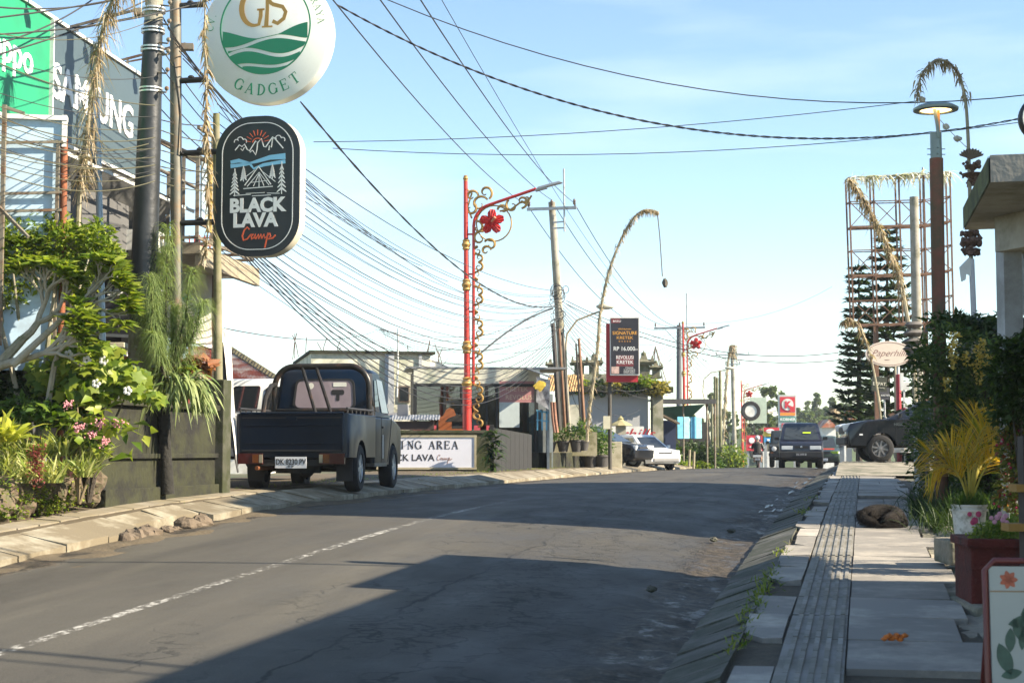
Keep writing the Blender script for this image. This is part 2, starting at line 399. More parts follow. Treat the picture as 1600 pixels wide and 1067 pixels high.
# ================================================================ SETTING: ground, road, pavements
def strip(name, m, ss, os_, zf, kind='structure', smooth=True):
    V = []; 
    for s in ss:
        for o in os_:
            x, y = RO(s, o); V.append((x, y, zf(s, o)))
    n = len(os_); F = [(i*n+j, i*n+j+1, (i+1)*n+j+1, (i+1)*n+j) for i in range(len(ss)-1) for j in range(n-1)]
    ob = raw(name, V, F, m, smooth=smooth); ob['kind'] = kind
    return ob
def roadmat():
    m = bpy.data.materials.new('asphalt'); m.use_nodes = True; n = m.node_tree; K = n.links.new; b = n.nodes['Principled BSDF']
    g = n.nodes.new('ShaderNodeNewGeometry')
    def dot(v):
        d = n.nodes.new('ShaderNodeVectorMath'); d.operation = 'DOT_PRODUCT'; d.inputs[1].default_value = v; K(g.outputs['Position'], d.inputs[0]); return d.outputs['Value']
    O = dot((DY, -DX, 0)); S = dot((DX, DY, 0))
    cx = n.nodes.new('ShaderNodeCombineXYZ'); K(O, cx.inputs[0]); K(S, cx.inputs[1])
    def noise(scale, sy=1., det=6, rough=.6):
        mp = n.nodes.new('ShaderNodeMapping'); mp.inputs['Scale'].default_value = (1, sy, 1); K(cx.outputs[0], mp.inputs[0])
        t = n.nodes.new('ShaderNodeTexNoise'); t.inputs['Scale'].default_value = scale; t.inputs['Detail'].default_value = det; t.inputs['Roughness'].default_value = rough
        K(mp.outputs[0], t.inputs['Vector']); return t.outputs[0]
    def ramp(x, a, b_):
        r = n.nodes.new('ShaderNodeMapRange'); r.inputs[1].default_value = a; r.inputs[2].default_value = b_; r.interpolation_type = 'SMOOTHSTEP'; K(x, r.inputs[0]); return r.outputs[0]
    def math_(op, a, b_=None):
        q = n.nodes.new('ShaderNodeMath'); q.operation = op
        for i, v in enumerate((a, b_)):
            if v is None: continue
            if isinstance(v, (int, float)): q.inputs[i].default_value = v
            else: K(v, q.inputs[i])
        return q.outputs[0]
    def mix(f, a, c, mode='MIX'):
        q = n.nodes.new('ShaderNodeMixRGB'); q.blend_type = mode
        for i, v in enumerate((f, a, c)):
            if isinstance(v, tuple): q.inputs[i].default_value = (*v, 1)
            elif isinstance(v, (int, float)): q.inputs[i].default_value = v
            else: K(v, q.inputs[i])
        return q.outputs[0]
    c = mix(ramp(noise(.5, .25), .3, .7), (.044, .041, .035), (.062, .058, .048))
    c = mix(ramp(noise(70, 1, 3, .7), .38, .62), c, mix(1., c, (1.55, 1.52, 1.48), 'MULTIPLY'))
    c = mix(ramp(noise(.9, .08, 4), .5, .62), c, mix(1., c, (1.2, 1.19, 1.16), 'MULTIPLY'))
    c = mix(ramp(noise(2.2, .12), .45, .75), c, mix(1., c, (.8, .8, .8), 'MULTIPLY'))
    # right lane is older and stained
    old = math_('MULTIPLY', ramp(O, -5.4, -3.6), ramp(noise(.8, .4), .3, .6))
    c = mix(math_('MULTIPLY', old, .55), c, (.040, .039, .036))
    # cracks
    vn = n.nodes.new('ShaderNodeTexVoronoi'); vn.feature = 'DISTANCE_TO_EDGE'; vn.inputs['Scale'].default_value = 1.6
    mp = n.nodes.new('ShaderNodeMapping'); mp.inputs['Scale'].default_value = (1.0, .55, 1); K(cx.outputs[0], mp.inputs[0])
    dn = n.nodes.new('ShaderNodeTexNoise'); dn.inputs['Scale'].default_value = 2.5; dn.inputs['Detail'].default_value = 5; K(cx.outputs[0], dn.inputs['Vector'])
    ad = n.nodes.new('ShaderNodeVectorMath'); ad.operation = 'MULTIPLY_ADD'; ad.inputs[1].default_value = (.9, .9, .9); K(dn.outputs['Color'], ad.inputs[0]); K(mp.outputs[0], ad.inputs[2])
    K(ad.outputs[0], vn.inputs['Vector'])
    ck = math_('SUBTRACT', 1, ramp(vn.outputs['Distance'], .006, .05))
    cm = math_('MULTIPLY', math_('MULTIPLY', ck, ramp(O, -5.6, -4.4)), ramp(noise(.55, .5), .42, .58))
    # fine transverse cracks (alligator) on the outer wheel path
    v2 = n.nodes.new('ShaderNodeTexVoronoi'); v2.feature = 'DISTANCE_TO_EDGE'; v2.inputs['Scale'].default_value = 3.4
    mp2 = n.nodes.new('ShaderNodeMapping'); mp2.inputs['Scale'].default_value = (.45, 1.3, 1); K(ad.outputs[0], mp2.inputs[0]); K(mp2.outputs[0], v2.inputs['Vector'])
    c2 = math_('MULTIPLY', math_('MULTIPLY', math_('SUBTRACT', 1, ramp(v2.outputs['Distance'], .0, .04)), ramp(O, -4.2, -3.2)), ramp(noise(.4, .4), .42, .56))
    # long seam next to the line
    sm = math_('SUBTRACT', 1, ramp(math_('ABSOLUTE', math_('ADD', O, math_('ADD', 3.55, math_('MULTIPLY', noise(1.3, .6), .5)))), .005, .03))
    sm = math_('MULTIPLY', sm, ramp(noise(.7, .3), .4, .55))
    allc = math_('MAXIMUM', math_('MAXIMUM', cm, c2), sm)
    c = mix(math_('MULTIPLY', allc, .85), c, (.010, .010, .009))
    c = mix(math_('MULTIPLY', ramp(noise(3.2, .8, 8, .75), .56, .72), .35), c, (.034, .033, .031))
    c = mix(math_('MULTIPLY', ramp(noise(55, 1, 2, .6), .58, .66), .30), c, (.11, .105, .095))
    # broken muddy outer edges
    wob = math_('MULTIPLY', math_('SUBTRACT', noise(.9, .7, 8, .7), .5), 1.9)
    dr = ramp(math_('ADD', O, wob), -2.15, -1.75); dl = ramp(math_('ADD', O, math_('MULTIPLY', wob, .35)), -8.05, -8.2)
    rut = math_('MULTIPLY', ramp(math_('ADD', O, wob), -3.1, -2.2), .55)
    c = mix(rut, c, (.036, .034, .030))
    mud = mix(ramp(noise(7, 1, 8, .7), .35, .65), (.020, .017, .013), (.075, .060, .042))
    c = mix(math_('MAXIMUM', dr, dl), c, mud)
    # worn centre line
    lw = math_('ABSOLUTE', math_('ADD', O, math_('ADD', 5.88, math_('MULTIPLY', math_('SUBTRACT', noise(1.2, .3), .5), .07))))
    ln = math_('SUBTRACT', 1, ramp(lw, .045, .065))
    wear = ramp(math_('ADD', noise(11, .7, 8, .8), math_('MULTIPLY', noise(.6, .45, 2), .35)), .63, .80)
    ln = math_('MULTIPLY', math_('MULTIPLY', ln, wear), math_('SUBTRACT', 1, ramp(S, 21, 29)))
    c = mix(math_('MULTIPLY', ln, .9), c, (.50, .49, .45))
    K(c, b.inputs['Base Color'])
    ro = ramp(math_('ADD', noise(1.5, .5, 5), math_('MULTIPLY', rut, .15)), .75, .3)
    ro = math_('SUBTRACT', ro, math_('MULTIPLY', math_('MULTIPLY', ramp(math_('ADD', O, math_('MULTIPLY', wob, .3)), -2.1, -1.7), ramp(noise(3.6, .7, 8, .75), .52, .60)), 1.25))
    q = n.nodes.new('ShaderNodeMapRange'); q.clamp = False; K(ro, q.inputs[0]); q.inputs[3].default_value = .62; q.inputs[4].default_value = .85; K(q.outputs[0], b.inputs['Roughness'])
    b.inputs['Specular IOR Level'].default_value = .35
    h = math_('SUBTRACT', math_('ADD', math_('MULTIPLY', noise(140, 1, 2), .25), math_('MULTIPLY', math_('MULTIPLY', noise(5, 1, 8, .7), math_('MAXIMUM', dr, dl)), 9.)), math_('MULTIPLY', allc, .8))
    bp = n.nodes.new('ShaderNodeBump'); bp.inputs['Strength'].default_value = .6; bp.inputs['Distance'].default_value = .012; K(h, bp.inputs['Height']); K(bp.outputs[0], b.inputs['Normal'])
    return m
srow = list(np.arange(-12, 60, .35))+list(np.arange(60, 150, 1.5))+list(np.arange(150, 420, 12))
def roadz(s, o):
    z = gz(s, o)
    if o > -2.9:  # broken edge dips towards the gutter
        k = min(1, (o+2.9)/1.3); z += -.05*k + .05*k*(mnoise.noise((s*1.7, o*2.5, 3))+.5*mnoise.noise((s*5, o*6, 1)))
    if o < -7.9: z += .03*mnoise.noise((s*1.5, o*2, 9))
    return z
strip('road', roadmat(), srow, list(np.linspace(-8.5, -3.2, 12))+list(np.linspace(-3, -1.2, 16)), roadz)
# the wide ground around everything
def groundz(s, o):
    if -8.7 < o < -1.0: return gz(s, o)-.35
    z = gz(s, o)-.06
    if -9.2 < o < .8: return z-.04
    return z
gs = list(np.arange(-60, 60, 3.))+list(np.arange(60, 200, 7))+list(np.arange(200, 720, 50))
go = [-500, -300, -150, -80, -45, -30, -20, -14, -12, -10.8, -10.4, -9.6, -9.0, -8.6, -5, -1.25, -.85, -.5, 0, .6, .9, 1.5, 2.5, 4, 7, 12, 20, 35, 60, 100, 200, 350, 500]
strip('ground', mat('soil', (.11, .095, .065), .95, var=.35, scale=.8, bump=.6, bscale=9, stain=(.06, .085, .03), stain_scale=.6, stain_amt=.6), gs, go, groundz)
# wooded hill far ahead on the right of the road
V = []; F = []
hc = at(1275, 700, 300); 
for i in range(15):
    for j in range(33):
        r = i/14; t = 2*pi*j/32
        V.append((hc.x+r*75*cos(t), hc.y+r*60*sin(t), -10+17*(cos(min(1, r)*pi)*.5+.5)*(1+.15*sin(3*t+2))))
for i in range(14):
    for j in range(32): F.append((i*33+j, i*33+j+1, (i+1)*33+j+1, (i+1)*33+j))
h = raw('hill', V, F, mat('hill_green', (.05, .075, .03), .95, var=.4, scale=.1), smooth=True); h['kind'] = 'structure'

conc_d = mat('kerb_concrete', (.12, .115, .10), .85, var=.25, scale=3, bump=.5, bscale=40, stain=(.045, .05, .03), stain_scale=2.2, stain_amt=.75)
slab_m = mat('paving_slab', (.385, .35, .295), .78, var=.28, scale=2.2, bump=.35, bscale=70, stain=(.22, .205, .18), stain_scale=1.3, stain_amt=.9)
def islands(m, lo=.8, hi=1.15):
    n = m.node_tree; b = n.nodes['Principled BSDF']; src = b.inputs['Base Color'].links[0].from_socket
    g = n.nodes.new('ShaderNodeNewGeometry'); r = n.nodes.new('ShaderNodeMapRange'); r.inputs[3].default_value = lo; r.inputs[4].default_value = hi
    n.links.new(g.outputs['Random Per Island'], r.inputs[0]); mu = n.nodes.new('ShaderNodeMixRGB'); mu.blend_type = 'MULTIPLY'; mu.inputs[0].default_value = 1
    n.links.new(src, mu.inputs[1]); n.links.new(r.outputs[0], mu.inputs[2]); n.links.new(mu.outputs[0], b.inputs['Base Color'])
islands(slab_m, .78, 1.2); islands(conc_d, .75, 1.15)
def slabpoly(mb, cr, zf, th=.05, jit=.0, tilt=0):
    """cr: list of (s,o); zf height of the top"""
    top = []; 
    tz = [tilt*random.uniform(-1, 1) for _ in cr]
    for (s, o), t in zip(cr, tz):
        x, y = RO(s+random.uniform(-jit, jit), o+random.uniform(-jit, jit)); top.append((x, y, zf(s, o)+t))
    n = len(cr); bot = [(x, y, z-th) for x, y, z in top]
    mb.add(top+bot, [tuple(range(n))]+[(i, (i+1) % n, (i+1) % n+n, i+n) for i in range(n)])
# ---- right: sloped kerb slabs, then the footpath of slabs with its tactile strip
mb = MB(); s = 1.
while s < 125:
    L_ = .62 if s < 60 else 2.5
    slabpoly(mb, [(s+.015, -1.34), (s+L_-.02, -1.34), (s+L_-.02, -.86), (s+.015, -.86)], lambda a, o: gz(a, -1.32)+.03+.17*(o+1.34)/.48, .12, .008, .013); s += L_
mb.build('kerb_right', conc_d, fixn=True)['kind'] = 'structure'
mb = MB(); tac = MB(); rib = MB(); s = 1.; k = 0
sz = lambda a, o: gz(a, 0)+.0
rr = random.Random(5)
while s < 120:
    L_ = (1.15 if s < 60 else 3.); k += 1
    wl = -.84+rr.uniform(-.05, .05); re = .69+rr.uniform(-.09, .10)
    miss_l = k in (9, 12, 22); miss_r = k in (8, 24)
    if not miss_l:
        if rr.random() < .4 and s < 40: slabpoly(mb, [(s+.02, wl+.15), (s+.25, wl), (s+L_-.02, wl), (s+L_-.02, -.58), (s+.02, -.58)], sz, .06, .01, .012)
        else: slabpoly(mb, [(s+.008, wl), (s+L_-.008, wl), (s+L_-.008, -.575), (s+.008, -.575)], sz, .06, .005, .008)
    if not miss_r:
        big = k % 2 == 0 or s > 60
        n1 = 1 if rr.random() < .85 else 2
        for q in range(n1):
            a0 = -.135+q*.42; a1 = re if q == n1-1 else -.135+.41
            slabpoly(mb, [(s+.012, a0), (s+L_-.012, a0), (s+L_*.5, a1+(rr.uniform(-.06, .06) if q == n1-1 else 0)) if False else (s+L_-.012, a1), (s+.012, a1)], sz, .06, .004, .007)
    dz = rr.uniform(-.006, .006)
    slabpoly(tac, [(s+.008, -.56), (s+L_-.008, -.56), (s+L_-.008, -.145), (s+.008, -.145)], lambda a, o: sz(a, o)+dz, .06, 0, .004)
    if s < 60:
        for j in range(5):
            o = -.51+j*.0775
            for q in range(4):
                a = s+.01+q*.285
                slabpoly(rib, [(a, o), (a+.272, o), (a+.272, o+.034), (a, o+.034)], lambda a_, o_: sz(a_, o_)+dz+.012, .014)
    s += L_
mb.build('sidewalk', slab_m)['kind'] = 'structure'
tac_m = mat('tactile_tile', (.27, .26, .235), .7, var=.25, scale=4, bump=.4, bscale=60, stain=(.15, .14, .11), stain_scale=2, stain_amt=.8); islands(tac_m, .85, 1.12)
a = tac.build('tactile_paving', tac_m); a['kind'] = 'structure'
rib.build('tactile_ribs', tac_m, fixn=False)['kind'] = 'structure'
strip('sidewalk_bed', mat('sand_bed', (.08, .066, .045), .95, var=.4, scale=5, bump=.8, bscale=25), list(np.arange(-10, 60, .5))+list(np.arange(60, 130, 3)), [-.9, -.5, 0, .5, .95], lambda s, o: gz(s, 0)-.05+.012*mnoise.noise((s*3, o*5, 0)))
strip('footpath_behind', mat('sand_bed2', (.12, .10, .07), .95), [-40, -10], [-.9, .9], lambda s, o: gz(s, 0)-.01)
# rough concrete verge right of the footpath
conc_v = mat('verge_concrete', (.27, .24, .185), .9, var=.3, scale=2.5, bump=1., bscale=14, stain=(.12, .12, .08), stain_scale=1.6, stain_amt=.6)
def vz(s, o):
    k = min(1, max(0, (o-.72)/.25))
    return gz(s, 0)-.04+.10*k+.035*mnoise.noise((s*1.3, o*2.4, 5))+.02*mnoise.noise((s*6, o*7, 2))-.05*max(0, 1-abs(o-.82-.12*mnoise.noise((s*.9, 0, 7)))/.08)
strip('verge', conc_v, list(np.arange(3, 22.5, .12)), list(np.arange(.66, 2.4, .06)), vz)
# ---- left: kerb slabs, earth, a band of pavers
kerb_l = mat('kerb_cream', (.34, .31, .235), .85, var=.2, scale=2, bump=.35, bscale=45, stain=(.17, .14, .09), stain_scale=1.7, stain_amt=.9); islands(kerb_l, .85, 1.12)
mb = MB(); s = 4.; k = 0
lz = lambda a, o: gz(a, -8.42)+.10+.12*(-8.5-o)/.55
while s < 110:
    L_ = 1.0 if s < 60 else 3.; k += 1
    broken = 17.6 < s < 19.2
    if not broken: slabpoly(mb, [(s+.01, -8.47), (s+L_-.012, -8.47), (s+L_-.012, -9.05), (s+.01, -9.05)], lz, .24, .006, .012)
    else: slabpoly(mb, [(s+.01, -8.72), (s+L_-.012, -8.68), (s+L_-.012, -9.05), (s+.01, -9.05)], lz, .24, .02, .02)
    s += L_
mb.build('kerb_left', kerb_l)['kind'] = 'structure'
mb = MB(); s = 4.
while s < 60:
    slabpoly(mb, [(s+.01, -9.62), (s+.49, -9.62), (s+.49, -9.95), (s+.01, -9.95)], lambda a, o: gz(a, o)+.012, .05, .006, .006); s += .5
mb.build('pavement_left', mat('paver_left', (.24, .21, .16), .85, var=.25, scale=2, bump=.3, stain=(.2, .17, .11), stain_amt=.7))['kind'] = 'structure'
strip('earth_shoulder', mat('earth', (.085, .065, .038), .95, var=.35, scale=3, bump=.9, bscale=18), list(np.arange(2, 60, .3))+list(np.arange(60, 110, 3)), list(np.arange(-13.2, -8.95, .25)), lambda s, o: gz(s, o)-.004+.02*mnoise.noise((s*2, o*2, 4)))
strip('gutter_mud', mat('earth'
 , (.15, .12, .075)), list(np.arange(6, 60, .18)), list(np.linspace(-8.5, -7.75, 12)), lambda s, o: gz(s, max(o, -8.42))+.004-.075*((o+8.5)/.75)+.06*(.55+mnoise.noise((s*1.1, o*3, 4)))*(1 if s < 30 else .5))
# water standing in the right gutter
wm = mat('puddle_water', (.03, .032, .033), .33, 0, 0, spec=.25)
pr_ = random.Random(11)
for q in range(14):
    s0 = pr_.choice([27, 28.5, 31, 34, 37, 41, 45])+pr_.uniform(-.4, .4); k = s0/12
    ln = pr_.uniform(.25, .7)*k; o0 = -1.6+pr_.gauss(0, .10)-(.25 if s0 < 11.5 else 0); wd = pr_.uniform(.015, .05)*min(1.6, k+.3)
    mb = MB(); n = 26; top = []; bot = []
    for i in range(n+1):
        t = i/n; s = s0+ln*t; e = wd*sin(pi*t)**.6
        top.append((s, o0+e*(.45+1.0*mnoise.noise((s*9/k, q, 0))))); bot.append((s, o0-e*(.5+1.0*mnoise.noise((s*11/k, q, 5)))))
    for i in range(n): mb.add([(*RO(a, o), gz(a, -1.6)-.022) for a, o in (top[i], top[i+1], bot[i+1], bot[i])], [(0, 1, 2, 3)])
    mb.build('puddle_water', wm)['kind'] = 'structure'
# rubble at the broken kerb
for i in range(15):
    s = 17.3+random.random()*2.3; o = -8.45-random.random()*.22; r = .05+random.random()*.09
    mb = MB(); mb.ball(onroad(s, max(o, -8.4), r*.4), r, 7, 5, (1.2, 1, .7), .5)
    tag(mb.build('rubble_stone', mat('rubble_brown', (.13, .10, .07), .95, 0, .4, 8, bump=.8, bscale=30), smooth=False), 'small broken concrete lump at the broken cream kerb', 'stone', 'rubble at the broken kerb')
for i, (s, o, r) in enumerate([(15.2, -2.0, .045), (20.5, -1.9, .045), (22.0, -1.8, .05)]):
    mb = MB(); mb.ball(onroad(s, o, r*.3), r, 7, 5, (1.2, 1, .7), .5)
    tag(mb.build('loose_stone', conc_d), 'small dark stone lying at the muddy right road edge', 'stone', 'stones at the right road edge')
# weeds in the right kerb joint
B = []; D = []
for i in range(520):
    s = random.choice([13.0, 13.6, 14.2, 15.5, 12.4, 11.2, 14.8, 17.5, 24, 28])+random.gauss(0, .35); o = random.gauss(-.88, .05)
    B.append((*RO(s, o), gz(s, -.5)-.02)); D.append((random.gauss(0, .7), random.gauss(0, .7), 1))
V, F = blade_mesh(B, D, .09, .012, rng, .4, 3)
weed = leafmat('weed_green', [(.08, .14, .02), (.16, .22, .04), (.24, .26, .05)])
tag(raw('kerb_weeds', V, F, weed), kind='stuff')
B = []; D = []
for i in range(1500):
    s = random.uniform(6, 60); o = random.choice([-10.25, -10.4, -10.3, -9.2])+random.gauss(0, .08)
    B.append((*RO(s, o), gz(s, o)-.01)); D.append((random.gauss(0, .8), random.gauss(0, .8), 1))
V, F = blade_mesh(B, D, .1, .012, rng, .4, 3)
tag(raw('verge_grass', V, F, weed), kind='stuff')
# ================================================================ VEHICLES
def prof_body(mb, prof, hw, arches, round_=.05, ra=.36, bulge=.02):
    """lower body: closed side outline (x,z) starting rear bottom going forward along the bottom with wheel arches, then the given upper outline"""
    zb = prof['zb']; xr, xf = prof['xr'], prof['xf']
    low = [(xr, zb)]
    for ax in sorted(arches):
        a0 = math.asin(min(1, max(0, (zb-prof['rz'])/ra)))
        n = 10
        for i in range(n+1):
            t = pi-a0-(pi-2*a0)*i/n; low.append((ax+ra*cos(t), prof['rz']+ra*sin(t)))
    low.append((xf, zb))
    poly = low+prof['up']
    cx = (xr+xf)/2; cz = (zb+max(z for x, z in poly))/2
    hx = (xf-xr)/2; hz = max(z for x, z in poly)-cz
    rings = []
    for y, k in ((-hw, round_), (-hw+round_*.4, round_*.3), (-hw+round_*1.3, 0), (hw-round_*1.3, 0), (hw-round_*.4, round_*.3), (hw, round_)):
        rings.append([(cx+(x-cx)*(1-k*.8/hx), y, (cz+(z-cz)*(1-k*.6/hz)) if z > cz else z) for x, z in poly])
    n = len(poly); vs = [v for r in rings for v in r]; fs = [tuple(range(n)), tuple(range(6*n-1, 5*n-1, -1))]
    for k in range(5):
        for i in range(n): fs.append((k*n+i, (k+1)*n+i, (k+1)*n+(i+1) % n, k*n+(i+1) % n))
    mb.add(vs, fs)
class House:
    """greenhouse between belt and roof"""
    def __init__(s, xr, xf, zb, wb, xrt, xft, zt, wt, crown=.06):
        s.a = (xr, xf, zb, wb); s.b = (xrt, xft, zt-crown, wt); s.c = crown
    def mesh(s, mb):
        xr, xf, zb, wb = s.a; x0, x1, z, wt = s.b; c = s.c
        rs = []
        for (p, q, zz, hw, cr) in ((xr, xf, zb, wb, .05), (x0, x1, z, wt, .07), (x0+.06, x1-.08, z+c*.7, wt-.07, .08), (x0+.3, x1-.4, z+c, wt-.3, .1)):
            rs.append([(p, -hw+cr, zz), (p+cr, -hw, zz), (q-cr, -hw, zz), (q, -hw+cr, zz), (q, hw-cr, zz), (q-cr, hw, zz), (p+cr, hw, zz), (p, hw-cr, zz)])
        vs = [v for r in rs for v in r]; fs = [tuple(range(24, 32))]
        for k in range(3):
            for i in range(8): fs.append((k*8+i, k*8+(i+1) % 8, (k+1)*8+(i+1) % 8, (k+1)*8+i))
        mb.add(vs, fs)
    def side(s, u, v, sg, off=.008):
        xr, xf, zb, wb = s.a; x0, x1, z, wt = s.b
        a = xr+(xf-xr)*u; b = x0+(x1-x0)*u
        return Vector((a+(b-a)*v, sg*(wb+(wt-wb)*v+off), zb+(z-zb)*v))
    def end(s, u, v, front, off=.01):
        xr, xf, zb, wb = s.a; x0, x1, z, wt = s.b
        X0, X1 = (xf, x1) if front else (xr, x0); sg = 1 if front else -1
        w = (wb-.06)+((wt-.08)-(wb-.06))*v
        return Vector((X0+(X1-X0)*v+sg*off, (u*2-1)*w, zb+(z-zb)*v))
def rquad(u0, v0, u1, v1, ru=.05, rv=.12, n=4, sl=0, sr=0):
    P = []
    for cx, cy, a in ((u1-ru, v0+rv, -90), (u1-ru, v1-rv, 0), (u0+ru, v1-rv, 90), (u0+ru, v0+rv, 180)):
        for i in range(n+1):
            t = R(a+90*i/n); u = cx+ru*cos(t); v = cy+rv*sin(t); k = (v-v0)/(v1-v0)
            P.append((u+(sl*k if cx < (u0+u1)/2 else sr*k), v))
    return P
def pane(mb, f, P): mb.add([f(u, v) for u, v in P], [tuple(range(len(P)))])
def wheel(parent, x, y, r, w, rimmat, style='spoke', n=6):
    t = MB(); t.lathe([(r*.62, -w/2), (r*.9, -w/2), (r*.98, -w*.38), (r, -w*.2), (r, w*.2), (r*.98, w*.38), (r*.9, w/2), (r*.62, w/2), (r*.62, w*.2)], (x, y, r), 28, 'Y', caps=False)
    o = t.build('wheel', mat('tyre', (.018, .018, .018), .85, 0, .3, 20), parent, smooth=True, local=True)
    sg = 1 if y > 0 else -1
    m = MB(); m.lathe([(r*.62, -w*.1), (r*.64, w*.42), (r*.6, w*.44), (r*.57, w*.3), (r*.55, -w*.1)], (x, y, r), 24, 'Y', Matrix.Scale(sg, 3, (0, 1, 0)), caps=False)
    m.lathe([(.0, w*.05), (r*.57, w*.05)], (x, y, r), 20, 'Y', Matrix.Scale(sg, 3, (0, 1, 0)))
    o2 = m
    for i in range(n):
        a = 2*pi*i/n+.2; d = Vector((cos(a), 0, sin(a))); c = Vector((x, y+sg*w*.3, r))
        m.bar(c+d*r*.08, c+d*r*.58, w*.25, r*(.17 if n <= 6 else .09), (0, 1, 0))
    m.lathe([(0, w*.46), (r*.12, w*.44), (r*.16, w*.28)], (x, y, r), 12, 'Y', Matrix.Scale(sg, 3, (0, 1, 0)))
    m.build('rim', rimmat, o, smooth=False, local=True)
    return o
def plate(parent, x, z, w, txt, front=False, fg=(.03, .03, .03), bg=(.75, .76, .78), y0=0, sub=None):
    mb = MB(); mb.box((x, y0, z), (.012, w, w*.33))
    p = mb.build('licence_plate', mat('plate_bg%d' % int(bg[0]*100), bg, .4, var=.03), parent, local=True)
    M = plane_mat((x+(.007 if front else -.007), y0, z-w*(.055 if sub else .09)), (0, 1, 0) if front else (0, -1, 0))
    t = MB(); text_mb(t, txt, M, w*.225, .0015, sx=.84 if len(txt) > 8 else 1)
    if sub: text_mb(t, sub, plane_mat((x-.007, y0, z-w*.135), (0, -1, 0)), w*.08, .001)
    t.build('lettering', mat('plate_fg%d' % int(fg[0]*100), fg, .5, var=0), p, local=True, fixn=False)
    return p
tyre_alloy = mat('alloy', (.55, .56, .58), .3, .8, .05); steel_rim = mat('steel_rim', (.42, .44, .46), .4, .6, .1)
dark_plastic = mat('dark_plastic', (.02, .02, .022), .6, var=.1); gl = glassmat()
under = mat('underbody', (.025, .024, .022), .9, var=.4)
red_lens = mat('red_lens', (.07, .01, .009), .3, spec=.5); amber_lens = mat('amber_lens', (.16, .05, .012), .25, spec=.7); white_lens = mat('white_lens', (.7, .72, .72), .15, spec=.8)
chrome = mat('chrome', (.5, .5, .5), .2, 1., 0)

def underbody(parent, xr, xf, hw, z0, z1, wheels=()):
    mb = MB(); mb.box(((xr+xf)/2, 0, (z0+z1)/2), (xf-xr, hw*1.5, z1-z0))
    for wx, r in wheels:
        mb.tube([(wx, -hw*.95, r), (wx, hw*.95, r)], .045, 8); mb.ball((wx, 0, r), .13, 10, 8)
    return mb.build('underbody', under, parent, local=True)

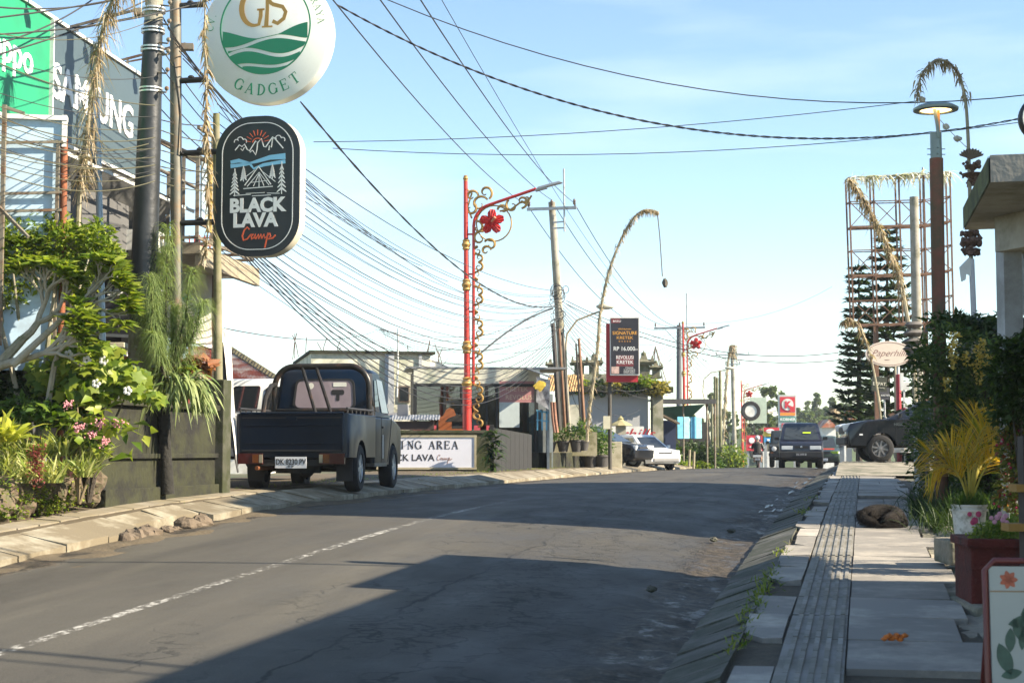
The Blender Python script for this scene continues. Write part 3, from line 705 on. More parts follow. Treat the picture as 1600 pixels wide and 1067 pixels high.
# ---------- the dark blue pickup
def pickup_truck():
    h = R(90-8.5)
    loc = Vector((-3.36, 28.8, 0)); loc.z = gxy(loc.x, loc.y)-.03
    t = thing('pickup_truck', 'dark navy pickup truck with black roll bar parked on the left pavement', 'pickup truck', loc, h)
    t.scale = (.98, 1.17, 1.25)
    navy = mat('navy_paint', (.002, .008, .021), .30, .0, .3, 3, bump=.05, bscale=9, stain=(.004, .009, .020), stain_scale=3, stain_amt=.35, coat=.06, spec=.25)
    hw = .80
    # cab with bonnet
    mb = MB(); prof_body(mb, dict(xr=-.12, xf=2.08, zb=.36, rz=.31, up=[(2.14, .50), (2.15, .78), (2.08, .93), (1.75, 1.0), (1.25, 1.05), (-.12, 1.05)]), hw, [1.42], .05, .37)
    b = mb.build('body', navy, t, smooth=True, local=True)
    H = House(-.10, 1.32, 1.05, .78, .0, .66, 1.75, .72, .08)
    mb = MB(); H.mesh(mb); mb.build('cab', navy, t, smooth=True, local=True)
    cabf = MB()
    # rear window with dark frame; light seen through the cab is painted pale
    P = rquad(.17, .2, .83, .84, .06, .13); Q = rquad(.05, .12, .95, .9, .06, .13)
    for a in (0,):
        f = lambda u, v: H.end(u, v, False, .006); g = lambda u, v: H.end(u, v, False, .012)
    fr = MB(); n = len(P)
    P2 = rquad(.145, .165, .855, .875, .07, .14)
    vs = [H.end(u, v, False, .016) for u, v in P]+[H.end(u, v, False, .016) for u, v in P2]+[H.end(u, v, False, -.01) for u, v in P2]
    fr.add(vs, [(i, (i+1) % n, n+(i+1) % n, n+i) for i in range(n)]+[(n+i, n+(i+1) % n, 2*n+(i+1) % n, 2*n+i) for i in range(n)])
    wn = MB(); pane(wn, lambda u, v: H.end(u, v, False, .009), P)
    wd = wn.build('rear_window', mat('light_painted_glass', (.30, .25, .28), .12, var=.12, scale=2, spec=.6), t, local=True)
    fr.build('window_seal', dark_plastic, wd, local=True)
    mm = MB(); q = rquad(.27, .5, .42, .62, .02, .05); pane(mm, lambda u, v: H.end(u, v, False, .013), q); q = rquad(.325, .36, .365, .52, .01, .03); pane(mm, lambda u, v: H.end(u, v, False, .013), q)
    mm.build('rear_view_mirror', dark_plastic, wd, local=True)
    st = MB(); pane(st, lambda u, v: H.end(u, v, False, .014), [(.665+.035*cos(a*pi/8), .71+.075*sin(a*pi/8)) for a in range(16)])
    pane(st, lambda u, v: H.end(u, v, False, .014), rquad(.24, .69, .40, .79, .01, .02))
    st.build('sticker', mat('sticker_cream', (.75, .75, .66), .6), wd, local=True, each=1)
    for sg in (-1, 1):
        s = MB(); pane(s, lambda u, v: H.side(u, v, sg, .012), [(.47, .10), (.84, .10), (.985, .85), (.44, .88), (.42, .5)]); s.build('side_window', mat('cab_side_glass', (.10, .12, .15), .08, spec=.8), t, local=True)
        s = MB(); pane(s, lambda u, v: H.side(u, v, sg, .012), rquad(.08, .12, .35, .85, .05, .1, sl=.1, sr=.02)); s.build('quarter_window', gl, t, local=True)
        # door outline and handle
        d = MB()
        for a, c in (((.42, .40), (.42, 1.04)), ((1.08, .60), (1.28, 1.04)), ((.42, .40), (.95, .40)), ((.95, .40), (1.08, .60))):
            d.bar((a[0], sg*(hw+.001), a[1]), (c[0], sg*(hw+.001), c[1]), .006, .012, (0, 1, 0))
        dd = d.build('door', dark_plastic, t, local=True)
        hd = MB(); hd.box((.54, sg*(hw+.012), .9), (.13, .03, .03)); hd.build('handle', dark_plastic, dd, local=True)
        m_ = MB(); m_.bar((1.14, sg*.76, 1.1), (1.2, sg*.95, 1.12), .03); m_.box((1.2, sg*1.0, 1.16), (.06, .17, .17)); m_.build('side_mirror', mat('mirror_grey', (.3, .3, .32), .3), t, local=True)
    ws = MB(); pane(ws, lambda u, v: H.end(u, v, True, .01), rquad(.03, .06, .97, .93, .05, .08)); ws.build('windscreen', gl, t, local=True)
    # load bed
    bx0, bx1 = -2.14, -.16; zt = 1.06; zl = .52
    mb = MB()
    prof_body(mb, dict(xr=bx0, xf=bx1, zb=.47, rz=.31, up=[(bx1, zt), (bx0+.02, zt)]), .83, [-1.22], .03, .40)
    # the bed stays solid; a flat dark sheet on top stands for its inside
    mb.build('load_bed', navy, t, smooth=True, local=True)
    tr = MB(); tr.box(((bx0+bx1)/2, 0, zt+.004), (bx1-bx0-.16, 1.44, .006)); tr.build('dark_bed_sheet', under, t, local=True)
    tg = MB(); tg.box((bx0-.012, 0, .80), (.035, 1.50, .50), ry=0); tg.tube([(bx0-.02, -.76, zt-.005), (bx0-.02, .76, zt-.005)], .022, 8)
    tg.box((bx0-.034, 0, .90), (.006, 1.36, .012)); tg.box((bx0-.034, 0, .66), (.006, 1.36, .012)); tg.box((bx0-.036, 0, .985), (.012, .16, .05)); tgo = tg.build('tailgate', navy, t, local=True, bevel=.008)
    cr = MB(); cr.box((bx0-.032, 0, .565), (.01, 1.46, .02)); cr.box((bx0-.032, 0, 1.0), (.01, 1.46, .012)); cr.build('gate_crease', dark_plastic, tgo, local=True)
    rl = MB()
    for sg in (-1, 1):
        rl.tube([(bx0+.05, sg*.79, zt+.065), (bx1-.03, sg*.79, zt+.065)], .016, 7)
        for k in range(7): x = bx0+.1+k*.3; rl.tube([(x, sg*.79, zt), (x, sg*.79, zt+.065)], .011, 6)
    rl.build('bed_rail', dark_plastic, t, local=True, each=8)
    # roll bar hoops
    bar = mat('roll_bar', (.03, .028, .026), .35, .4, .3, 8, stain=(.09, .05, .035), stain_scale=5, stain_amt=.3)
    def hoop(x, w, z1, rr, x2=None):
        P = []
        for i in range(9): a = pi-pi/2*i/8; P.append((x, -(w-rr)+rr*cos(a), z1-rr+rr*sin(a)))
        for i in range(9): a = pi/2-pi/2*i/8; P.append((x, (w-rr)+rr*cos(a), z1-rr+rr*sin(a)))
        return [(x, -w-.01, zt)]+P+[(x, w+.01, zt)]
    rb = MB(); rb.tube(hoop(-.26, .74, 1.76, .30), .045, 10); 
    rb.tube([(-.30, -.7, 1.13), (-.30, .7, 1.13)], .03, 8)
    rb.tube([(-.28, .30, 1.74), (-.55, .02, 1.07)], .026, 8); rb.tube([(-.28, .08, 1.74), (-.55, -.22, 1.07)], .026, 8)
    for sg in (1,):
        rb.tube([(-.27, sg*.72, 1.50), (-.5, sg*.735, 1.48), (-.78, sg*.75, 1.30), (-.92, sg*.755, zt)], .037, 8)
    rb.tube([(-.27, -.72, 1.35), (-.1, -.735, 1.32), (0, -.75, 1.2), (0, -.76, zt)], .03, 8)
    rb.build('roll_bar', bar, t, smooth=True, local=True)
    # lamps, plate, below
    for sg in (-1, 1):
        l = MB(); l.box((bx0-.02, sg*.60, .455), (.07, .36, .14)); lo_ = l.build('tail_light', red_lens, t, local=True)
        l = MB(); l.box((bx0-.058, sg*.52, .455), (.012, .09, .11)); l.build('amber_lens', amber_lens, lo_, local=True)
        l = MB(); l.box((bx0-.058, sg*.44, .455), (.012, .05, .11)); l.build('reverse_lens', mat('dull_lens', (.3, .28, .2), .3), lo_, local=True)
        f = MB(); f.box((.62-.15, sg*.82, .62), (.04, .008, .34)); 
        f.build('side_decal', mat('decal_white', (.72, .72, .7), .5, var=.3, scale=30), t, local=True)
        mf = MB(); mf.box((-1.62, sg*.66, .30), (.012, .24, .30)); mf.build('mud_flap', dark_plastic, t, local=True)
    plate(t, bx0-.05, .405, .46, 'DK 8230 PV', sub='07 29')
    bp = MB(); bp.box((bx0+.05, 0, .40), (.1, 1.2, .08)); bp.lathe([(.0, -.1), (.33, -.1), (.34, 0), (.33, .1), (0, .1)], (-1.72, 0, .36), 20); bp.build('spare_wheel', under, t, local=True)
    ex = MB(); ex.tube([(-1.5, .45, .33), (-2.2, .50, .33)], .03, 8); ex.build('exhaust_pipe', mat('rust', (.22, .08, .03), .8, .2, .4, 12), t, local=True)
    underbody(t, -1.9, 1.9, .55, .36, .52, [(-1.22, .32), (1.42, .32)])
    stp = MB(); stp.box((.35, -.74, .36), (1.0, .14, .05)); stp.box((.35, .74, .36), (1.0, .14, .05)); stp.build('side_step', mat('worn_paint', (.15, .14, .12), .6, .3, .4, 10), t, local=True, each=1)
    for x, y in ((-1.22, -.72), (-1.22, .72), (1.42, -.72), (1.42, .72)): wheel(t, x, y, .325, .21, steel_rim, n=6)
    return t
pickup_truck()

def generic_car(name, label, cat, loc, rz, paint, spec, group=None):
    t = thing(name, label, cat, loc, rz, group)
    s = spec; hw = s['hw']
    mb = MB(); prof_body(mb, dict(xr=s['xr'], xf=s['xf'], zb=s['zb'], rz=s['r']-.02, up=s['up']), hw, s['ax'], s.get('rd', .06), s['ra'])
    mb.build('body', paint, t, smooth=True, local=True)
    H = House(*s['house']); mb = MB(); H.mesh(mb); mb.build('cabin', paint, t, smooth=True, local=True)
    for sg in (-1, 1):
        for P in s['sw']:
            m = MB(); pane(m, lambda u, v: H.side(u, v, sg, .01), P); m.build('side_window', s.get('glass', gl), t, local=True)
        m = MB(); x = s['mir']; m.box((x, sg*(hw+.1), s['house'][2]+.08), (.1, .16, .13)); m.bar((x, sg*(hw-.05), s['house'][2]+.02), (x, sg*(hw+.08), s['house'][2]+.05), .03); m.build('side_mirror', s.get('mm', paint), t, local=True, bevel=.02)
        d = MB()
        for x in s['doors']: d.bar((x, sg*(hw+.001), s['zb']+.08), (x, sg*(hw+.001), s['house'][2]-.02), .006, .012, (0, 1, 0))
        dd = d.build('door', dark_plastic, t, local=True)
        hd = MB()
        for x in s['doors'][:-1]: hd.box((x+.14, sg*(hw+.012), s['house'][2]-.14), (.14, .03, .03))
        hd.build('handle', s.get('hm', chrome), dd, local=True)
    m = MB(); pane(m, lambda u, v: H.end(u, v, True, .012), rquad(.04, .05, .96, .93, .05, .08)); m.build('windscreen', s.get('glass', gl), t, local=True)
    m = MB(); pane(m, lambda u, v: H.end(u, v, False, .012), rquad(.08, .1, .92, .9, .05, .1)); m.build('rear_window', s.get('glass', gl), t, local=True)
    underbody(t, s['xr']+.15, s['xf']-.15, hw*.8, s['zb']-.06, s['zb']+.1, [(a, s['r']) for a in s['ax']])
    for ax in s['ax']:
        for sg in (-1, 1): wheel(t, ax, sg*(hw-.10), s['r'], .22, s.get('rim', tyre_alloy), n=s.get('spk', 5))
    return t, H

def hl(t, pts, m, name='headlight'):
    b = MB(); b.add(pts[0], [tuple(range(len(pts[0])))]); return b.build(name, m, t, local=True)
white_paint = mat('white_paint', (.72, .73, .72), .3, 0, .05, 3, coat=.4); black_paint = mat('black_paint', (.012, .013, .016), .22, 0, .2, 3, coat=.5); red_paint = mat('maroon_paint', (.09, .014, .018), .35, 0, .15, 3, coat=.3)
SUV = dict(hw=.88, xr=-2.2, xf=2.1, zb=.33, r=.34, ra=.40, ax=[-1.3, 1.35], up=[(2.2, .45), (2.2, .75), (2.05, .95), (1.2, 1.08), (-2.15, 1.08), (-2.22, .8), (-2.22, .5)],
           house=(-2.12, 1.35, 1.06, .84, -1.85, .45, 1.72, .68, .07), sw=[rquad(.06, .12, .22, .85, .03, .1, sl=.03), rquad(.26, .12, .48, .88, .02, .1), [(.51, .12), (.84, .12), (.95, .86), (.51, .88)]], mir=1.0, doors=[-.85, .1, 1.05])
# white people carrier behind the flag, its tail towards the truck
p = at(372, 735, 32.3); 
ang = R(180-14)
t, H = generic_car('white_suv', 'white SUV parked behind the black and white feather flag, left of the pickup', 'suv', (p.x-.62, 33.0, gxy(p.x, 32.5)+.10), ang, mat('silver_white', (.55, .57, .55), .3, 0, .04, 3, coat=.4), dict(SUV, ax=[-1.32, 1.35], spk=6))
t.scale = (1.08, 1.08, 1.12)
m = MB()
for sg in (-1, 1):
    m = MB(); m.box((-2.17, sg*.78, 1.0), (.14, .16, .34)); m.build('tail_light', red_lens, t, local=True, bevel=.02)
# black crossover and white car in the forecourt by the kretek sign
CRO = dict(SUV, house=(-2.0, 1.3, 1.02, .84, -1.6, .3, 1.66, .66, .08), up=[(2.2, .42), (2.23, .7), (2.05, .92), (1.2, 1.04), (-2.1, 1.04), (-2.2, .8), (-2.2, .5)])
def front_kit(t, x, hw, z, lens=white_lens, grille=dark_plastic, hgt=.12, wid=.42):
    for sg in (-1, 1):
        m = MB(); m.box((x-.02, sg*(hw-.26), z), (.12, wid, hgt), rz=-sg*.25); m.build('headlight', lens, t, local=True, bevel=.02)
    m = MB(); m.box((x+.02, 0, z-.02), (.03, (hw-.5)*2, .14)); m.box((x+.03, 0, z-.3), (.03, hw*1.2, .12)); m.build('grille', grille, t, local=True)
p = at(992, 733, 62); t, H = generic_car('black_crossover', 'black crossover parked nose out between the concrete wall and the white car', 'car', (p.x-1.5, 63.5, gxy(p.x, 62)+.06), R(-30), black_paint, dict(CRO, spk=7))
front_kit(t, 2.14, .88, .78, hgt=.22)
p = at(1040, 736, 64); t, H = generic_car('white_car', 'white car with headlights facing the road parked beyond the black crossover', 'car', (at(1002, 733, 68).x, 68, gxy(p.x, 66)-.02), R(-60), white_paint, dict(CRO, spk=7))
front_kit(t, 2.14, .88, .80, hgt=.26)
t.scale = (.82, .85, .92)
m = MB(); m.box((2.2, 0, .5), (.12, 1.5, .16)); m.build('bumper', mat('grey_plastic', (.2, .2, .2), .5), t, local=True, bevel=.03)
# maroon minibus half hidden by bushes
p = at(1098, 712, 92); t, H = generic_car('maroon_minibus', 'maroon minibus half hidden behind roadside bushes near the second red lamp post', 'minibus', (p.x-1.7, 93, p.z-.75), R(-52), red_paint, dict(SUV, glass=mat('pale_glass', (.25, .28, .3), .15)))
# dark van coming up on the right lane
VAN = dict(hw=.82, xr=-2.0, xf=1.95, zb=.36, r=.33, ra=.38, ax=[-1.25, 1.35], rd=.07, up=[(2.02, .45), (2.03, .72), (1.98, .98), (1.75, 1.15), (-2.0, 1.15), (-2.03, .6)],
           house=(-2.0, 1.80, 1.13, .79, -1.95, 1.05, 1.86, .66, .08), sw=[rquad(.05, .1, .3, .85, .02, .08), rquad(.34, .1, .6, .85, .02, .08), [(.64, .1), (.86, .1), (.97, .85), (.64, .86)]], mir=1.45, doors=[-.6, .6, 1.35], mm=dark_plastic, glass=mat('van_glass', (.035, .042, .045), .08, spec=.8), rim=steel_rim)
x, y = at(1264, 732, 64.6).x, 66.5
t, H = generic_car('dark_minivan', 'dark navy minivan driving towards the camera at the crest of the road', 'minivan', (x, y, gxy(x, 64.6)-.01), R(-90-9), mat('van_navy', (.016, .018, .03), .28, 0, .1, 3, coat=.4), VAN)
t.scale = (1.0, 1.06, 1.0)
for sg in (-1, 1): m = MB(); m.box((2.0, sg*.53, .83), (.07, .42, .145)); m.build('headlight', white_lens, t, local=True, bevel=.015)
m = MB(); m.box((2.02, 0, .86), (.05, .5, .09)); m.build('grille', dark_plastic, t, local=True)
m = MB(); m.lathe([(0, .0), (.045, 0), (.045, .02), (0, .025)], (2.045, 0, .86), 12, 'X'); m.build('badge', chrome, t, local=True)
m = MB(); m.box((2.02, 0, .55), (.16, 1.62, .24)); bmp = m.build('bumper', dark_plastic, t, local=True, bevel=.03)
plate(t, 2.115, .57, .42, 'DK 1595 BI', True, (.5, .5, .5), (.05, .05, .05))
m = MB(); m.tube([(1.83, .25, 1.22), (1.72, -.2, 1.35)], .008, 5); m.tube([(1.83, -.3, 1.22), (1.72, -.65, 1.35)], .008, 5); m.build('wiper', dark_plastic, t, local=True, each=1)
m = MB(); m.box((1.50, .22, 1.44), (.02, .30, .05), ry=-.5); m.build('dashboard_card', mat('hi_vis', (.65, .85, .03), .5, emit=0), t, local=True)
m = MB(); text_mb(m, 'TURBO 2.5', plane_mat((1.90, -.42+.02, 1.03), (0, 1, 0), (-.55, 0, .8)), .07, .001); m.build('lettering', chrome, t, local=True, fixn=False)
# driver's silhouette
m = MB(); m.tube([(1.0, .38, 1.0), (1.02, .38, 1.25), (1.05, .38, 1.35), (1.06, .38, 1.4)], [.2, .2, .12, .06], 10); m.ball((1.08, .38, 1.5), .1, 10, 8, (1, .85, 1.2))
tag(m.build('person', mat('driver_clothes', (.1, .1, .12), .8), None), None)
bpy.data.objects.remove(bpy.data.objects['person'])
# green and black car behind the van
GRN = dict(VAN, house=(-2.0, 1.3, 1.08, .79, -1.9, .45, 1.72, .66, .06), up=[(2.02, .45), (2.03, .72), (1.98, .9), (1.3, 1.08), (-2.0, 1.08), (-2.03, .6)], mir=1.0, doors=[-.6, .3, 1.1])
x = at(1298, 730, 84).x; t, H = generic_car('green_car', 'dark car with lime green bonnet band driving close behind the minivan', 'car', (x, 86, gxy(x, 84)), R(-90-10), mat('dark_green', (.03, .05, .04), .3, coat=.4), GRN)
front_kit(t, 2.0, .8, .82, mat('lime', (.35, .5, .05), .4), dark_plastic, .13)
m = MB(); m.box((1.99, 0, .70), (.06, 1.3, .10)); m.build('bonnet_band', mat('lime', (.35, .5, .05), .4), t, local=True)
m = MB(); m.box((1.98, 0, 1.0), (.04, 1.1, .07), ry=-.6); m.build('sun_strip', mat('red_sticker', (.5, .06, .04), .5), t, local=True)
plate(t, 2.06, .45, .4, 'DK 1107', True)
# old jeep with round headlamps half behind the van
JEEP = dict(VAN, hw=.72, house=(-1.6, .9, 1.1, .68, -1.55, .62, 1.78, .64, .04), up=[(1.9, .5), (1.9, 1.0), (1.0, 1.1), (-1.6, 1.1), (-1.65, .6)], r=.38, ra=.44, ax=[-1.1, 1.3], xr=-1.65, xf=1.85, zb=.45, mir=.8, doors=[-.2, .8])
x = at(1238, 731, 76).x; t, H = generic_car('old_jeep', 'old dark jeep with round headlamps, half hidden by the minivan', 'jeep', (x, 78, gxy(x, 76)), R(-90-10), mat('jeep_paint', (.03, .035, .035), .5), JEEP)
for sg in (-1, 1):
    m = MB(); m.lathe([(0, .03), (.1, .02), (.115, 0), (.115, -.05)], (1.9, sg*.5, .88), 14, 'X'); m.build('headlight', white_lens, t, local=True)
m = MB(); m.box((1.98, 0, .6), (.1, 1.5, .14)); m.build('bumper', dark_plastic, t, local=True)
for sg in (-1, 1): m = MB(); m.box((1.95, sg*.6, .70), (.04, .14, .06)); m.build('indicator', amber_lens, t, local=True)
# black double cab on the right, nose to the road
HIL = dict(hw=.9, xr=-2.5, xf=2.45, zb=.48, r=.40, ra=.47, ax=[-1.5, 1.55], rd=.08, up=[(2.5, .55), (2.52, .9), (2.40, 1.12), (1.9, 1.22), (1.15, 1.28), (-2.5, 1.28), (-2.52, .6)],
           house=(-.95, 1.35, 1.26, .86, -.75, .35, 1.80, .68, .08), sw=[rquad(.08, .1, .42, .88, .03, .1), [(.46, .1), (.84, .1), (.95, .86), (.46, .9)]], mir=1.0, doors=[-.9, .15, 1.1], rim=mat('two_tone_rim', (.3, .3, .31), .35, .8), spk=8)
p = at(1378, 722, 46.5)
hx, hy = cos(R(180-3)), sin(R(180-3))
t, H = generic_car('black_double_cab', 'black double cab pickup with two tone alloy wheels standing nose out across the footpath', 'pickup truck', (p.x-hx*1.55, p.y+.85-hy*1.55, p.z), R(180-3), black_paint, HIL)
m = MB(); m.box((2.40, .62, 1.02), (.34, .34, .20), rz=-.3, ry=.2); m.build('headlight', white_lens, t, local=True, bevel=.04)
m = MB(); m.box((2.40, -.62, 1.02), (.34, .34, .20), rz=.3, ry=.2); m.build('headlight', white_lens, t, local=True, bevel=.04)
m = MB(); m.box((2.48, 0, .92), (.12, 1.0, .2)); m.box((2.5, 0, .62), (.14, 1.7, .2)); m.build('bumper', dark_plastic, t, local=True, bevel=.03)
m = MB(); m.box((2.1, .91, .8), (.1, .012, .05)); m.build('fog_light', white_lens, t, local=True)
m = MB(); text_mb(m, 'HILUX', plane_mat((1.0, .915, 1.06), (-1, 0, 0)), .11, .002); m.build('lettering', chrome, t, local=True, fixn=False)
m = MB(); m.box((-1.55, 0, 1.45), (1.7, 1.6, .5)); m.build('canopy', white_paint, t, local=True, bevel=.06)
# raised concrete drive under it
mb = MB(); a = []
for s, o in ((40, -.72), (54, -.72), (54, 9), (40, 9)): x, y = RO(s, o); a.append((x, y))
zz = p.z-.012; ze = (gz(40, 0)+.015, zz, zz, gz(40, 0)+.015)
s5, o5 = SO(p.x, p.y); q5 = [(*RO(s5-2.2, -.72), zz), (*RO(s5-2.2, 9), zz)]
mb.add([(*a[0], ze[0]), q5[0], q5[1], (*a[3], ze[3])], [(0, 1, 2, 3)]); a[0] = q5[0][:2]; a[3] = q5[1][:2]
mb.add([(x, y, zz) for x, y in a]+[(x, y, zz-.6) for x, y in a], [(0, 1, 2, 3), (0, 4, 5, 1), (1, 5, 6, 2), (2, 6, 7, 3), (3, 7, 4, 0)])
o = mb.build('driveway', conc_v); o['kind'] = 'structure'
# the pickup seat of the footpath: small ramp edge
# ---------- scooter with two riders
def skinned(name, joints, edges, m, parent=None, local=False, sub=1):
    """body as one skinned surface; joints: list (x,y,z,r)"""
    me = bpy.data.meshes.new(name); me.from_pydata([j[:3] for j in joints], edges, [])
    o = bpy.data.objects.new(name, me); COL.objects.link(o)
    md = o.modifiers.new('s', 'SKIN'); 
    for i, j in enumerate(joints): me.skin_vertices[0].data[i].radius = (j[3], j[4] if len(j) > 4 else j[3])
    me.skin_vertices[0].data[0].use_root = True
    md2 = o.modifiers.new('u', 'SUBSURF'); md2.levels = sub; md2.render_levels = sub
    dg = bpy.context.evaluated_depsgraph_get(); nm = bpy.data.meshes.new_from_object(o.evaluated_get(dg))
    o.modifiers.clear(); o.data = nm; nm.materials.clear(); nm.materials.append(m)
    nm.polygons.foreach_set('use_smooth', [True]*len(nm.polygons))
    if parent: o.parent = parent
    return o
def rider(loc, rz, label, shirt, lean=.1, back=0, helmet=(.45, .46, .46), group=None):
    t = thing('person', label, 'person', loc, rz, group)
    skin = mat('skin', (.33, .2, .13), .6)
    # facing +x, seated; hips at (0,0,.78)
    J = [(0, 0, .80, .16, .17), (.02, 0, 1.0, .14, .17), (.05, 0, 1.22, .12, .18), (.07, 0, 1.33, .06, .07), (.09, 0, 1.42, .055, .055), (.10, 0, 1.52, .095, .085), (.10, 0, 1.6, .07, .07)]
    E = [(0, 1), (1, 2), (2, 3), (3, 4), (4, 5), (5, 6)]
    for sg in (-1, 1):
        b = len(J); J += [(.05, sg*.19, 1.26, .065), (.16, sg*.27, 1.05, .05), (.40, sg*.25, 1.04, .04), (.5, sg*.22, 1.06, .03)]; E += [(2, b), (b, b+1), (b+1, b+2), (b+2, b+3)]
        b = len(J); J += [(.08, sg*.12, .76, .095), (.42, sg*.18, .74, .075), (.36, sg*.18, .40, .055), (.38, sg*.19, .30, .045), (.48, sg*.19, .28, .04)]; E += [(0, b), (b, b+1), (b+1, b+2), (b+2, b+3), (b+3, b+4)]
    b = skinned('body', J, E, skin, t)
    s = MB(); s.tube([(0, 0, .74), (.02, 0, 1.0), (.05, 0, 1.24), (.06, 0, 1.36)], [.2, .195, .205, .09], 14)
    for sg in (-1, 1): s.tube([(.05, sg*.17, 1.27), (.17, sg*.28, 1.05), (.3, sg*.27, 1.04)], [.085, .07, .06], 10)
    s.build('shirt', mat('shirt_'+shirt[0], shirt[1], .9), t, smooth=True, local=True)
    s = MB()
    for sg in (-1, 1): s.tube([(.0, sg*.11, .78), (.42, sg*.185, .745), (.40, sg*.185, .6)], [.125, .095, .08], 10)
    s.build('trousers', mat('trousers', (.03, .03, .035), .9), t, smooth=True, local=True)
    h = MB(); h.ball((.10, 0, 1.57), .135, 14, 10, (1.05, .95, 1.0)); h.build('helmet', mat('helmet_'+shirt[0], helmet, .3, coat=.4), t, smooth=True, local=True)
    return t
x = at(1184, 731, 86).x; y = 86; z = gxy(x, y); hd = R(90-10)
sct = thing('scooter', 'dark scooter with white rear plate ridden by two people away from the camera', 'motor scooter', (x, y, z), hd)
sct.scale = (1, 1, 1)
m = MB(); m.tube([(-.75, 0, .62), (-.5, 0, .66), (0, 0, .62), (.25, 0, .5), (.35, 0, .3), (.6, 0, .35), (.72, 0, .7), (.68, 0, .95)], [.08, .13, .14, .12, .1, .1, .12, .06], 10); m.build('body', mat('scooter_black', (.02, .02, .022), .3, coat=.4), sct, smooth=True, local=True)
m = MB(); m.box((-.2, 0, .76), (.85, .27, .09)); m.build('seat', dark_plastic, sct, local=True, bevel=.03)
for xx in (-.6, .65):
    m = MB(); m.lathe([(.16, -.05), (.25, -.05), (.27, 0), (.25, .05), (.16, .05)], (xx, 0, .27), 18, 'Y', caps=False); wv = m.build('wheel', mat('tyre', (0, 0, 0)), sct, smooth=True, local=True)
    m = MB(); m.lathe([(.0, -.02), (.17, -.02), (.17, .02), (0, .02)], (xx, 0, .27), 14, 'Y'); m.build('rim', steel_rim, wv, local=True)
m = MB(); m.tube([(.62, -.36, 1.0), (.66, 0, .98), (.62, .36, 1.0)], .018, 7); m.build('handlebar', dark_plastic, sct, local=True)
m = MB(); m.box((-.84, 0, .62), (.06, .16, .1)); m.build('tail_light', red_lens, sct, local=True)
m = MB(); m.box((-.86, 0, .63), (.03, .42, .12)); m.build('side_panel', white_paint, sct, local=True)
plate(sct, -.86, .46, .27, 'DK 3307 KL')
P0 = Vector((x, y, z)); d_ = Vector((cos(hd), sin(hd), 0))
rider(P0+d_*.12+Vector((0, 0, .03)), hd, 'scooter driver in white shirt with grey helmet', ('white', (.7, .7, .68)), helmet=(.35, .36, .36))
rider(P0-d_*.28+Vector((0, 0, .03)), hd, 'pillion passenger in black jacket with white helmet sitting behind the scooter driver', ('black', (.02, .02, .02)), helmet=(.6, .6, .6))
# ================================================================ LEFT SIDE: shop, posts, signs
rusty = mat('rusty_steel', (.30, .10, .045), .8, .2, .35, 6, bump=.3, bscale=30, stain=(.16, .06, .03), stain_scale=4, stain_amt=.6)
galv = mat('galvanised', (.36, .38, .39), .5, .5, .15, 5, stain=(.2, .18, .14), stain_scale=3, stain_amt=.4)
dull_steel = mat('dull_steel', (.20, .18, .14), .7, .3, .25, 5, stain=(.16, .09, .05), stain_scale=3, stain_amt=.5)
conc_p = mat('pole_concrete', (.33, .31, .26), .85, 0, .2, 3, bump=.3, bscale=30, stain=(.17, .16, .11), stain_scale=1.5, stain_amt=.6)
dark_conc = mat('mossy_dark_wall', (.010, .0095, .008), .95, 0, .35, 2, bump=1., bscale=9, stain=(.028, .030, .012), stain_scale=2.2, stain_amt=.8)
cream = mat('cream_wall', (.60, .58, .47), .85, 0, .08, 1.5, bump=.15, bscale=30, stain=(.36, .37, .28), stain_scale=.8, stain_amt=.5)
white_wall = mat('white_wall', (.66, .66, .62), .8, 0, .06, 1.5, stain=(.5, .49, .44), stain_scale=1, stain_amt=.4)
void = mat('interior_shade', (.016, .016, .018), .9, 0, .3, 2)  # near-black colour stands for the shade inside open rooms
# --- phone shop with two sign boards above
fx = lambda y: -6.83+.127*(y-23)
shop = thing('phone_shop', 'phone shop with a green and a grey sign board above its shaded front', 'shop building', (fx(24)-3, 24, gxy(-8, 24)))
dF = Vector((.126, .992, 0)); nF = Vector((.992, -.126, 0))
def along(y0, y1, z0, z1, off, th, mb):
    a = Vector((fx(y0), y0, 0))+nF*off; b = Vector((fx(y1), y1, 0))+nF*off; c = (a+b)/2; c.z = (z0+z1)/2
    mb.box(c, ((b-a).length, th, z1-z0), rz=math.atan2(b.y-a.y, b.x-a.x)); return mb
zt, zb = 7.95, 6.22
gb = along(18.6, 23.0, zb, zt, .02, .14, MB()).build('green_sign_board', mat('sign_green', (.018, .27, .13), .5, 0, .05, 2, stain=(.02, .23, .11), stain_scale=.7, stain_amt=.4), shop)
bb = along(23.03, 27.0, zb, zt, .02, .14, MB()).build('grey_sign_board', mat('sign_slate', (.062, .09, .102), .45, 0, .06, 2, stain=(.052, .077, .09), stain_scale=1, stain_amt=.5), shop)
trim = MB(); along(18.6, 27.02, zt, zt+.05, .03, .2, trim); along(18.6, 27.02, zb-.05, zb, .03, .2, trim); along(27.0, 27.05, zb, zt, .03, .2, trim); along(23.0, 23.03, zb, zt, .05, .2, trim)
trim.build('board_trim', white_wall, shop)
a = Vector((fx(24.72), 24.72, 6.83))+nF*.095
t = MB(); text_mb(t, 'SAMSUNG', plane_mat(a, dF), .74, .012, sx=.97, ext=.012); t.build('lettering', mat('sign_white', (.85, .85, .85), .5, 0, 0), bb, fixn=False)
a = Vector((fx(21.75), 21.75, 6.96))+nF*.095
t = MB(); text_mb(t, 'oppo', plane_mat(a, dF), .62, .008, sx=1.05, ext=.012); t.build('lettering', mat('sign_white', (.8, .8, .8)), gb, fixn=False)
ar = MB()
